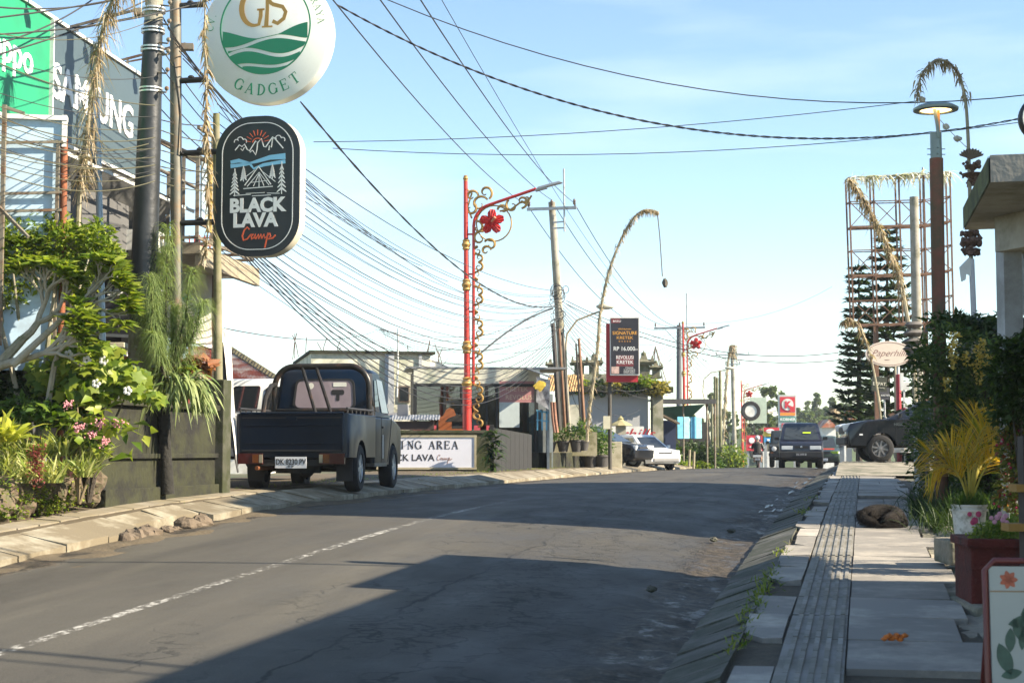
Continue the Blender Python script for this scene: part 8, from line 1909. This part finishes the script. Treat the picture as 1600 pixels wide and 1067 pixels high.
# --- casuarina seedlings and staghorn on the dark trunk
Yc_ = 23.2; b_ = at(262, 768, Yc_); t = thing('fern_trunk', 'black mossy trunk hung with pale staghorn fern fronds in front of the dark wall', 'tree', b_)
m = MB(); m.tube([at(262, 772, Yc_), at(258, 700, Yc_), at(255, 640, Yc_), at(258, 590, Yc_)], [.10, .085, .09, .07], 10); m.build('trunk', mat('black_bark', (.018, .017, .014), .95, 0, .5, 12, bump=1, bscale=30), t, smooth=True)
B = []; D = []
for k in range(230):
    px = random.uniform(212, 335); a = (px-268)/60; B.append(PX(268+(px-268)*.55, 592+random.gauss(0, 8)+abs(a)*6, Yc_-.1+random.gauss(0, .12))); D.append((a*.9+random.gauss(0, .3), -.5+random.gauss(0, .4), random.uniform(-.1, .8)))
V, F = blade_mesh(B, D, .40, .055, rng, 1.1, 6, .4); raw('staghorn_fronds', V, F, leafmat('frond_grey_green', [(.12, .19, .06), (.22, .28, .10), (.34, .38, .17), (.16, .22, .08)], .5, .3), t)
# forked tips
B2 = [tuple(Vector(b)+Vector((d[0]*.2, d[1]*.16, -.14))) for b, d in zip(B, D)]; D2 = [(random.gauss(0, .5), random.gauss(-.2, .3), -1) for _ in B2]
V, F = blade_mesh(B2, D2, .26, .035, rng, .1, 3, .5); raw('frond_forks', V, F, MATS['frond_grey_green'], t)
B = [PX(random.gauss(300, 22), random.gauss(572, 7), Yc_-.05) for _ in range(70)]+[PX(random.gauss(215, 9), random.gauss(565, 6), Yc_) for _ in range(20)]; V, F = leaf_mesh(B, .26, .11, rng, up=.1); raw('dead_fronds', V, F, BR, t)
foliage(t, [blob(290, 575, Yc_-.2, .2, .15, .1), blob(250, 580, Yc_-.1, .25, .2, .1)], 260, .07, .04, G1, 'epiphyte_leaves', .2)
t = thing('casuarina_sapling', 'feathery casuarina sapling with fine drooping needles around the two posts', 'tree', at(262, 590, 23.0))
m = MB(); st_ = []
for (px1, py1) in ((245, 385), (262, 352), (300, 420), (222, 470), (318, 470), (275, 480), (232, 430), (300, 500), (238, 520)):
    a = at(258, 590, 23.0+random.gauss(0, .1)); e = at(px1, py1, 22.9+random.gauss(0, .25)); mid = a.lerp(e, .5)+Vector(((e.x-a.x)*.22, 0, .05)); m.tube([a, mid, e], [.022, .014, .004], 5); st_.append((a, mid, e))
m.build('stem', dbark, t, smooth=True)
B = []; D = []
for (a, mid, e) in st_:
    n = 900
    for k in range(n):
        u = random.random()**.8; u = .18+.82*u; p = a.lerp(mid, u*2) if u < .5 else mid.lerp(e, u*2-1); ax = (e-a).normalized(); ang = random.uniform(0, 6.28)
        B.append(tuple(p)); D.append((cos(ang)*.9+ax.x*.6, sin(ang)*.7+ax.y*.5, .55+ax.z*.3))
V, F = blade_mesh(B, D, .27, .0055, rng, 1.05, 4, .5); raw('needles', V, F, G5, t)
# --- big leaves at the truck side fence, plants by the boards
t = thing('strap_leaf_shrub', 'dark strap leaved shrub between the banner wall and the dark board fence', 'shrub', at(770, 738, 44.6))
B = [PX(random.gauss(770, 4), random.uniform(672, 735), 44.6) for _ in range(110)]; D = [(random.gauss(0, .8), -.4, random.uniform(-.1, 1)) for _ in B]; V, F = blade_mesh(B, D, .42, .1, rng, .6, 4); raw('leaves', V, F, G2, t)
# shrubs on the mossy roof, bush by the stall
for (px, py, rx, mm_) in ((909, 603, .55, G1), (962, 603, .6, leafmat('leaf_yellowing', [(.24, .22, .05), (.34, .28, .08), (.16, .18, .04)])), (1003, 600, .8, G1), (1025, 606, .7, leafmat('leaf_yellowing', [(0, 0, 0)])), (984, 606, .6, G2), (935, 606, .5, G2)):
    t = thing('roof_shrub', 'small shrub growing on the mossy roof edge of the temple block', 'shrub', at(px, py+8, 75.6), 0, 'shrubs on the mossy roof'); foliage(t, [blob(px, py, 75.6, rx, .5, .38)], 420, .22, .12, mm_, shell=.2)
for (px, py, Y, rx, rz, mm_, lab) in ((1060, 715, 84, 1.0, .8, leafm, 'tall weedy bush left of the second red lamp post'), (1088, 712, 84, 1.1, .9, G2, 'dark leafy bush right of the second red lamp post'), (1104, 722, 86, .9, .5, leafm, 'low bush in front of the maroon minibus'), (1052, 728, 80, .7, .3, G1, 'low bright bush beside the white car'), (1140, 715, 112, 1.3, 1.0, G1, 'bright grassy bush at the foot of the bare poles'), (1075, 728, 82, 1.2, .3, G1, 'bright low growth under the second red lamp post')):
    t = thing('roadside_bush', lab, 'bush', (at(px, py, Y).x, Y, .7)); foliage(t, [blob(px, py, Y, rx, .8, rz), blob(px-6, py+8, Y, rx*.8, .6, rz*.7), blob(px+5, py+6, Y, rx*.8, .6, rz*.7)], 1500, .24, .12, mm_, shell=.2); m = MB(); limbs(m, (at(px, py, Y).x, Y, .7), [blob(px, py, Y, 1)[:3], blob(px+4, py-6, Y, 1)[:3]], .06, rng); m.build('stem', dbark, t)
for k, px in enumerate((1049, 1056, 1076, 1083)):
    a = at(px, 700, 79); m = MB(); m.tube([(a.x, 79, .4), (a.x+.05, 79, at(0, 702+3*(k % 2), 79).z)], .07, 6); tag(m.build('fence_stake', bamboo), 'short bamboo stake standing in front of the roadside bushes', 'stake', 'bamboo stakes by the bushes')
# --- araucaria pair on the right
def araucaria(px, top, Y, wtop, label, lean=0):
    b0 = at(px, 700, Y); b0.z = gxy(b0.x, Y)-.3; tp = at(px+lean, top, Y); t = thing('norfolk_pine', label, 'tree', b0); H_ = tp.z-b0.z
    m = MB(); m.tube([b0, b0.lerp(tp, .5), tp], [.16, .1, .015], 8); B = []; D = []; z = .2; lv_ = 0
    while z < .985:
        L_ = wtop*(1-z)**.75*random.uniform(.88, 1.08)+.12; n = 6; a0 = random.uniform(0, 6.28)
        for k in range(n):
            a = a0+2*pi*k/n+random.gauss(0, .12); Lk = L_*random.uniform(.8, 1.1); p0 = b0.lerp(tp, z); d = Vector((cos(a), sin(a), 0))
            P_ = [p0, p0+d*Lk*.5+Vector((0, 0, -.10*Lk)), p0+d*Lk+Vector((0, 0, .06*Lk))]; m.tube(P_, [.03, .02, .01], 4)
            ns = int(70*Lk/1.5)+14
            for j in range(ns):
                u = .12+.88*j/ns; q_ = P_[0].lerp(P_[1], u*2) if u < .5 else P_[1].lerp(P_[2], u*2-1); sd = Vector((-d.y, d.x, 0))*random.choice((-1, 1))
                B.append(tuple(q_)); D.append(tuple(sd*.8+d*.8+Vector((0, 0, random.uniform(-.15, .75)))))
        z += random.uniform(.024, .042)*1.1
    m.build('trunk', dbark, t, smooth=True); V, F = blade_mesh(B, D, .36, .13, rng, .15, 2, .45); raw('foliage', V, F, leafmat('pine_dark', [(.018, .04, .012), (.035, .065, .018), (.06, .095, .025)], .6, .25), t)
araucaria(1386, 352, 66, 2.1, 'tall dark norfolk pine behind the empty billboard frame')
araucaria(1342, 402, 72, 1.35, 'slimmer norfolk pine at the left edge of the billboard frame')
# --- hedge on the right
hd_ = [(6.45, 22.0, 1.5, .42, .4, 1.1), (6.95, 21.8, 2.1, .5, .4, .8), (6.95, 23.6, 1.9, .75, 1.3, 1.1), (7.3, 23.0, 2.3, .9, 1.2, .9), (8.2, 24.0, 2.2, .9, 1.2, 1.1), (6.95, 25.6, 1.8, .6, 1.2, 1.2), (7.8, 25.5, 2.0, .9, 1.2, 1.3), (6.75, 22.6, 1.3, .5, 1.0, .5), (8.9, 22.6, 2.3, .7, 1.2, 1.0), (6.85, 24.5, 2.6, .45, .9, .55), (7.6, 23.2, 2.9, .5, .7, .45)]
hd_ += [blob(px, py, 21.5, .36, .3, .36) for px, py in ((1475, 545), (1495, 545), (1466, 590), (1495, 595), (1464, 640), (1500, 645), (1462, 690), (1505, 690), (1530, 560), (1540, 610))]
t = thing('flowering_hedge', 'tall dark hedge with upright yellow flower spikes along the footpath', 'hedge', (7.4, 23.6, .9))
foliage(t, hd_, 30000, .09, .04, leafmat('leaf_hedge', [(.02, .045, .012), (.04, .075, .018), (.075, .12, .03), (.11, .15, .04)], .5, .35), shell=.6); foliage(t, [(8.7, 21.6, 2.1, .5, .5, .7), (8.3, 21.9, 1.75, .4, .4, .5), (9.2, 22.5, 2.5, .5, .5, .5)], 1500, .16, .04, leafm, 'young_foliage', .4)
foliage(t, [blob(1480, 500, 22.5, .35, .4, .15), blob(1530, 510, 22.6, .5, .4, .22), blob(1445, 560, 22.8, .25, .4, .3), blob(1560, 540, 22.5, .4, .3, .2)], 900, .17, .05, G2, 'top_foliage', .1)
m = MB(); limbs(m, (7.2, 23.6, .9), [h_[:3] for h_ in hd_], .05, rng); m.build('stem', dbark, t, smooth=True)
B = []; yl = leafmat('flower_yellow', [(.42, .28, .04), (.52, .40, .08), (.38, .30, .12)], .6, .3)
for (px, py, h_) in ((1489, 555, 42), (1494, 530, 25), (1530, 560, 48), (1536, 545, 30), (1480, 600, 22), (1549, 568, 30), (1562, 560, 26), (1584, 545, 36), (1592, 540, 30), (1510, 560, 22), (1576, 550, 18), (1532, 590, 20), (1597, 575, 20)):
    B = []
    for _ in range(int(h_*1.8)): B.append(PX(px+random.gauss(0, 4), py-h_/2+random.random()*h_, 21.1+random.gauss(0, .08)))
    V, F = leaf_mesh(B, .05, .04, rng); raw('flower_spike', V, F, yl, t)
t = thing('column_creeper', 'dark leafy creeper round the foot of the concrete column', 'shrub', (4.8, 14.9, .5)); cb_ = [blob(1572, 545, 14.9, .14, .2, .12), blob(1600, 560, 14.8, .2, .2, .2), blob(1570, 590, 14.9, .2, .2, .22), blob(1598, 620, 14.8, .22, .2, .25), blob(1572, 640, 15, .18, .2, .2), blob(1605, 530, 14.9, .12, .2, .1)]
foliage(t, cb_, 2600, .085, .03, G2, shell=.3); foliage(t, cb_[:3], 300, .09, .03, leafm, 'young_foliage', .5); m = MB(); limbs(m, (4.8, 14.9, .5), [b_[:3] for b_ in cb_], .02, rng); m.build('stem', dbark, t)
# creeping bush low behind the palm
t = thing('berry_bush', 'small leaved bush with red berries behind the golden palm', 'bush', (4.75, 15.2, .5)); bb_ = [blob(1580, 700, 15.0, .15, .15, .3), blob(1602, 740, 14.9, .16, .15, .28), blob(1572, 765, 15.1, .12, .12, .2), blob(1598, 785, 14.8, .15, .15, .18), blob(1596, 680, 15.0, .14, .14, .25)]
foliage(t, bb_, 1900, .06, .035, leafmat('leaf_reddish', [(.05, .08, .02), (.12, .16, .04), (.20, .22, .06), (.20, .05, .04)]), shell=.3); m = MB(); limbs(m, (4.75, 15.2, .5), [b_[:3] for b_ in bb_], .02, rng); m.build('stem', dbark, t)
P_, _ = crown_pts(bb_, 90, rng, .8); m = MB(); 
for p_ in P_: m.ball(p_, .014, 5, 4)
m.build('berries', mat('berry_red', (.35, .02, .05), .4), t)
# dark grass clumps by the dog
def grass_clump(label, s0, o0, n, ln, wd, mm_, sp=.12, droop=.5):
    B = []; D = []
    for _ in range(n): x, y = RO(s0+random.gauss(0, sp*2.2), o0+random.gauss(0, sp)); B.append((x, y, gxy(x, y)-.02)); D.append((random.gauss(-.05, .5), random.gauss(0, .5), 1))
    V, F = blade_mesh(B, D, ln, wd, rng, droop, 5, .4); return tag(raw('grass_clump', V, F, mm_), label, 'grass clump')
DG = leafmat('grass_shade', [(.014, .034, .008), (.028, .055, .014), (.05, .08, .02)], .5, .35)
for k, (s0, o0, n, ln, lab) in enumerate(((20.8, 1.0, 420, .55, 'dark grass clump right beside the sleeping dog'), (22.6, .95, 420, .62, 'tall dark grass clump behind the sleeping dog'), (19.4, 1.25, 400, .45, 'dark grass clump in front of the hedge, nearest the bucket'), (25.0, .95, 350, .6, 'dark grass clump at the far end of the hedge'), (21.5, 1.5, 500, .6, 'dense dark grass at the foot of the hedge'), (18.6, 1.6, 300, .4, 'low dark grass left of the white bucket'))): grass_clump(lab, s0, o0, n, ln, .014, DG, .16)
# golden palm
pb0 = at(1516, 800, 15.6)+Vector((0, 0, .05)); t = thing('golden_palm', 'golden cane palm with arching yellow fronds growing in the white bucket', 'palm', pb0)
m = MB(); B = []; D = []; Lg = []
for (px, py, dy, n) in ((1436, 706, -.2, 34), (1452, 738, .1, 26), (1470, 690, .2, 30), (1525, 640, .1, 38), (1578, 640, -.1, 44), (1500, 690, -.4, 30), (1545, 665, -.3, 34), (1606, 700, -.2, 40), (1566, 715, .2, 26), (1442, 748, -.3, 26), (1588, 668, .3, 26)):
    e = at(px, py, 15.6+dy); top_ = Vector(((pb0.x*.6+e.x*.4), (pb0.y+e.y)/2, max(e.z, pb0.z+.5)+.02)); P_ = [pb0, pb0.lerp(top_, .55)+Vector((0, 0, .08)), top_, e]
    Q_ = []
    for i in range(13):
        u = i/12; v = 1-u; Q_.append(P_[0]*v**3+P_[1]*3*v*v*u+P_[2]*3*v*u*u+P_[3]*u**3)
    m.tube(Q_, [.012-.0007*i for i in range(13)], 5)
    n = int(n*.8)
    for k in range(n*2):
        u = .30+.70*(k//2)/n; j = min(11, int(u*12)); q_ = Q_[j].lerp(Q_[j+1], u*12-j); d = (Q_[j+1]-Q_[j]).normalized(); sd = d.cross(Vector((0, -1, .3))).normalized()*(1 if k % 2 else -1)
        B.append(tuple(q_)); D.append(tuple(sd*.8+d*.9+Vector((0, random.uniform(-.25, .25), .15)))); Lg.append(.34*sin(pi*(.18+.72*u))+.03)
m.build('stem', mat('palm_stem', (.42, .36, .06), .5), t, smooth=True)
V, F = blade_mesh(B, D, np.array(Lg), .0135, rng, .3, 4, .12); raw('fronds', V, F, G6, t)
V, F = blade_mesh([tuple(pb0+Vector((random.gauss(0, .09), random.gauss(0, .06), -.02))) for _ in range(420)], [(random.gauss(0, .5), random.gauss(0, .4), 1) for _ in range(420)], .24, .007, rng, .35, 4); raw('undergrowth', V, F, leafm, t)
# chrysanthemums in the planter
def mum(c, r_, m): 
    for ring, (nn_, rr_, dz) in enumerate(((12, 1, 0), (9, .65, .3), (6, .3, .5))):
        for k in range(nn_): a = 2*pi*k/nn_+ring*.3; m.ball(c+Vector((r_*rr_*cos(a), -r_*dz*.6, r_*rr_*sin(a))), r_*.32, 5, 4, (1, .5, 1))
t = thing('chrysanthemum_plant', 'pink and magenta chrysanthemums over small green leaves in the red planter', 'flowering plant', at(1555, 845, 12.8))
foliage(t, [blob(1550, 826, 12.8, .14, .12, .07), blob(1580, 822, 12.8, .12, .12, .08), blob(1530, 836, 12.75, .10, .1, .05), blob(1572, 838, 12.7, .16, .1, .05), blob(1595, 815, 12.9, .1, .1, .1)], 1500, .035, .02, leafmat('leaf_fresh', [(.10, .17, .03), (.20, .28, .05), (.30, .34, .07)]), shell=.2)
m = MB(); 
for px, py, r_ in ((1529, 803, .019), (1523, 813, .022), (1515, 803, .015), (1520, 816, .017)): mum(at(px, py, 12.6), r_, m)
m.build('magenta_flower', mat('magenta_petal', (.48, .05, .13), .6, 0, .3, 60), t, each=27)
m = MB(); 
for px, py, r_ in ((1558, 808, .018), (1567, 812, .018), (1562, 803, .017), (1571, 806, .016), (1554, 815, .015), (1549, 809, .014), (1573, 816, .015)): mum(at(px, py, 12.6), r_, m)
m.build('pink_flower', mat('pink_petal2', (.62, .30, .38), .6, 0, .3, 60), t, each=27)
m = MB(); 
for px, py in ((1523, 813), (1529, 803), (1558, 808), (1567, 812)): m.tube([at(px, py, 12.65), at(px+8, 842, 12.8)], .003, 4)
m.build('stem', leafm, t)
# --- far trees, each a tree of its own
def far_tree(px, py0, py1, Y, w_, label, m_=None, n=1500, kind='round', ls=.5):
    b0 = at(px, py1, Y); tp = at(px, py0, Y); H_ = tp.z-b0.z; t = thing('broadleaf_tree' if kind == 'round' else 'conifer_tree', label, 'tree', b0); rr_ = random.Random(px*7+py0); K_ = FPX/Y; wr = w_/K_/2; bl = []
    m = MB(); tipz = []
    for k in range(26):
        u = rr_.uniform(.35, .95); a = rr_.uniform(0, 6.28); k_ = wr*(sin(pi*min(.97, (u-.15)))**.6 if kind == 'round' else (1.05-u)); c = b0+Vector((cos(a)*k_*.7, sin(a)*k_*.7, H_*u*.93)); s_ = wr*rr_.uniform(.14, .34)*(1 if kind == 'round' else .7); bl.append((c.x, c.y, c.z, s_, s_, s_*.75)); tipz.append(c)
    limbs(m, b0, tipz[:8], wr*.09+.05, rng, wob=.2, n=5); m.build('trunk', dbark, t)
    foliage(t, bl, n, ls, ls*.55, m_ or G4, 'crown', .25)
ft = [(1208, 594, 700, 190, 46, 'big round tree right of the third red lamp post'), (1196, 640, 715, 180, 34, 'lower tree behind the striped minimarket board'), (1228, 626, 715, 200, 34, 'tree behind the store pylon'), (1175, 618, 715, 215, 30, 'pale tree behind the tyre sign'), (1112, 600, 715, 190, 30, 'tree behind the bare poles'), (1140, 632, 715, 200, 32, 'low tree left of the third red lamp post'), (1258, 622, 690, 250, 36, 'tree on the hill above the minivan'), (1277, 604, 690, 260, 38, 'tallest tree on the hill, above the minivan roof'), (1300, 612, 690, 262, 38, 'tree on the hill left of the first norfolk pine'), (1318, 622, 700, 255, 34, 'tree on the right slope of the hill'), (1336, 642, 705, 245, 32, 'lower tree at the right foot of the hill'), (1268, 640, 705, 235, 36, 'round tree in front of the hill, above the minivan'), (1296, 645, 705, 235, 38, 'round tree in front of the hill, above the green car'), (1245, 650, 710, 225, 34, 'low tree just right of the store pylon'), (1322, 660, 712, 225, 34, 'low tree behind the small distant penjor'), (1350, 655, 712, 230, 30, 'low tree left of the double cab bonnet'), (1366, 640, 712, 240, 34, 'tree behind the dark square cafe sign'), (1282, 672, 722, 200, 34, 'low tree between minivan and green car'), (1090, 640, 720, 170, 26, 'tree behind the tarpaulin stall'), (1310, 685, 725, 190, 26, 'bush like tree right of the green car'), (1400, 650, 715, 200, 40, 'tree behind the red and white sign post'), (1425, 640, 715, 190, 40, 'tree hidden between sign post and hedge')]
for k, (px, y0, y1, Y, w_, lab) in enumerate(ft): far_tree(px, y0, y1, Y, w_, lab, n=2600 if Y < 230 else 2000, kind='cone' if px in (1112, 1277, 1300) else 'round', ls=.42 if Y < 215 else .5)
for k in range(26):
    px = 1205+random.random()*170; Y = 250+random.random()*60; u = 1-((px-1290)/110)**2; py = 690-50*max(.1, u)*random.uniform(.5, 1); p = at(px, py, Y)
    far_tree(int(px), int(py)-14, int(py)+22, Y, 30, 'one of the trees covering the wooded hill', n=900, ls=.6)
for o in list(COL.objects):
    if o.get('label') == 'one of the trees covering the wooded hill': o['group'] = 'trees covering the wooded hill'
# houses glimpsed below the hill
for k, (px, py, w_, lab) in enumerate(((1295, 668, 22, 'small pale house with orange roof at the foot of the wooded hill'), (1318, 690, 26, 'dark shop front far down the road beyond the green car'))):
    c = at(px, py, 175); K_ = FPX/175; t = thing('far_house', lab, 'house', (c.x, 175, -2)); m = MB(); m.box((c.x, 177, (c.z-2)/2), (w_/K_, 4, c.z+2)); m.build('wall', white_wall if k == 0 else mat('slate_wall', (.10, .12, .14), .8), t)
    m = MB(); m.prism([(-w_/K_*.6, 0), (w_/K_*.6, 0), (0, .9 if k == 0 else .3)], -2.4, 2.4, Matrix.Translation((c.x, 177, c.z))); m.build('roof', mat('roof_tile', (0, 0, 0)), t)
# ================================================================ OVERHEAD WIRES
def W(x0, y0, Y0, x1, y1, Y1, sag=.0, r=.012, label='thin black overhead cable of the bundle slung from pole to pole along the left side', group='cable bundle along the left side', m=None, twist=0, n=16):
    return wire(at(x0, y0, Y0), at(x1, y1, Y1), sag, r, 'overhead_wire', label, m, group, n, twist)
wy = mat('wire_weathered', (.085, .08, .045), .6, 0, .2, 5)
# twisted service cable
o = W(470, 160, 24, 868, 478, 59.5, 1.0, .017, 'thick twisted black cable sagging from the round sign post to the leaning utility pole', None, twist=60)
# three high lines to the crossarms
for (x0, y0, x1, y1) in ((520, 0, 825, 322), (594, 0, 861, 312), (657, 0, 897, 317)):
    W(x0, y0, 24, x1, y1, 60, .35, .012, 'high wire running to a crossarm of the leaning utility pole', 'high wires on the crossarms')
for (a, b) in (((825, 322), (1040, 515)), ((861, 312), (1062, 510)), ((897, 317), (1081, 512))): W(*a, 60, *b, 100, 1.4, .016, 'high wire between the leaning pole and the slate pole crossarms', 'high wires on the crossarms')
for (a, b) in (((1040, 515), (1135, 556)), ((1062, 510), (1150, 552)), ((1081, 512), (1166, 556))): W(*a, 100, *b, 170, 1.2, .02, 'high wire between the two distant crossarms', 'high wires on the crossarms')
W(690, 0, 30, 1000, 478, 90, .6, .008, 'very thin wire crossing high behind the nearest red lamp post', None)
# cross street lines top right
W(527, 8, 26, 1620, 180, 24, 1.1, .012, 'thick twisted cable crossing the street high up to the right edge', None, twist=140)
W(605, 0, 27, 1620, 147, 26, .75, .010, 'upper black cable crossing the sky to the right edge', None)
W(490, 222, 32, 1435, 158, 30, .18, .008, 'very thin line crossing the sky below the thick cables', 'thin lines crossing the sky'); W(520, 232, 32, 1620, 188, 30, .35, .008, 'very thin line crossing the sky below the thick cables', 'thin lines crossing the sky')
# bundle from the left poles to the leaning pole
rw_ = random.Random(21)
for k in range(19):
    y0 = 175+k*14; y1 = 455+k*3.4; sg_ = 1.0+.07*k+rw_.uniform(-.2, .3)
    W(338+rw_.uniform(-4, 4), y0*.93, 26.3, 870+rw_.uniform(-2, 8), y1, 59.6, sg_*.8, rw_.choice((.006, .007, .008, .010)))
for k in range(6): W(338, 330+k*4, 26.3, 868, 520+k*4, 59.6, 2.1+.1*k, .012, m=dark_plastic)
# left poles to beyond the left edge
for k in range(17):
    y0 = (150, 170, 186, 205, 222, 238, 252, 60, 100, 95, 262, 275, 180, 196, 215, 232, 248, 130, 158, 268)[k]; y1 = (182, 200, 215, 231, 246, 258, 266, 30, 165, 120, 272, 283, 255, 232, 225, 244, 260, 150, 120, 276)[k]
    W(-30, y0-14, 18.0, 242 if k < 14 else 232, y1, 23.1, .12+.03*(k % 4), (.005, .006, .008)[k % 3], 'weathered cable running left from the black wrapped pole', 'cables in front of the grey sign board', m=wy if k % 3 else None)
for k in range(12):
    y0 = (185, 200, 215, 232, 246, 258, 270, 60, 90, 130, 160, 282)[k]; W(242, y0, 23.3, 337, y0+(10, 22, 30, 14, 26, 8, 20, 130, 120, 100, 90, 16)[k], 26.2, .05, .009, 'short cable between the black wrapped pole and the pillar pole', 'cables between the left posts', m=wy if k % 2 else None)
for k in range(5): W(-20, (72, 90, 30, 10, 55)[k], 20, (150, 290, 420, 200, 330)[k], (-4, -30, -60, -5, 0)[k], 24, .1, .012, 'black cable rising out of the top of the picture at the left', 'cables rising at the top left')
for k in range(7): W(250+6*k, 20+12*k, 23.4, 500+40*k, 320+24*k, 40+2*k, .5, .009, 'thin line passing behind the hanging signs', 'lines behind the hanging signs')
# leaning pole onwards
for k in range(7): W(872+k, 466+k*5, 59.8, 1063, 516+k*5, 99.5, .9+.25*k, .012, 'cable between the leaning pole and the slate pole', 'cables over the temple block')
for k in range(6): W(1062, 516+k*6, 99.5, 1150, 575+k*4, 170, 1.2+.2*k, .016, 'cable between the slate pole and the pale far pole', 'cables over the temple block')
for (a, b) in (((885, 475), (1330, 560)), ((885, 470), (1330, 548))): W(*a, 59.8, *b, 60, .9, .014, 'long cable from the leaning pole crossing to the right', 'long cables crossing to the right')
W(1060, 505, 99, 1300, 448, 110, .8, .012, 'thin line rising from the slate pole to the right', None); W(1150, 565, 168, 1330, 610, 190, .5, .02, 'thin distant line above the wooded hill', None)
W(742, 560, 46, 864, 482, 59.5, -.2, .03, 'thick black stay rising from behind the nearest red lamp post', None)
for k in range(8): W(585+2*k, 514, 59.7, (720, 868, 868, 760, 868, 868, 700, 868)[k], (545, 500, 540, 520, 470, 560, 560, 512)[k], 59.5, .3+.15*k, .008, 'thin service line from the cream block mast', 'service lines from the cream block mast')
for k in range(9): W(876, 500+9*k, 59.7, (980, 1015, 1040, 905, 935, 1050, 960, 1030, 1000)[k], (600, 590, 620, 640, 590, 560, 610, 600, 640)[k], (72, 76, 78, 62, 66, 84, 70, 78, 72)[k], .5+.2*(k % 3), .010, 'slack cable draped from the leaning pole over the temple block', 'slack cables over the temple block')
W(350, 513, 27, 585, 518, 59.7, .25, .01, 'thin wire from the feather flag side to the cream block mast', None)
for (a, b, r_) in (((3.0, 10.1, 7.0), (13, 5.9, 7.6), .035), ((2.2, 10.0, 6.6), (13, 5.5, 7.2), .02), ((2.6, 14.3, 6.7), (15, 13.6, 7.1), .03), ((-9, 12.6, 6.9), (3.0, 10.1, 7.0), .02)):
    wire(a, b, .15, r_, label='unseen cable added above the picture to cast shadow lines on the road', group='added shadow cables above the picture')  # unseen cables, added so their shadows draw lines on the near road
hz = MB(); hz.box((30, 310, 2.5), (1100, 960, 33)); hz = hz.build('haze', mat('haze_shell', (1, 1, 1))); hz['kind'] = 'stuff'
hm = bpy.data.materials.new('haze'); hm.use_nodes = True; hn = hm.node_tree; hn.nodes.clear(); ho_ = hn.nodes.new('ShaderNodeOutputMaterial'); hv = hn.nodes.new('ShaderNodeVolumePrincipled')
hv.inputs['Color'].default_value = (.86, .93, 1, 1); hv.inputs['Density'].default_value = .00035; hv.inputs['Anisotropy'].default_value = .2; hn.links.new(hv.outputs[0], ho_.inputs['Volume']); hz.data.materials.clear(); hz.data.materials.append(hm)
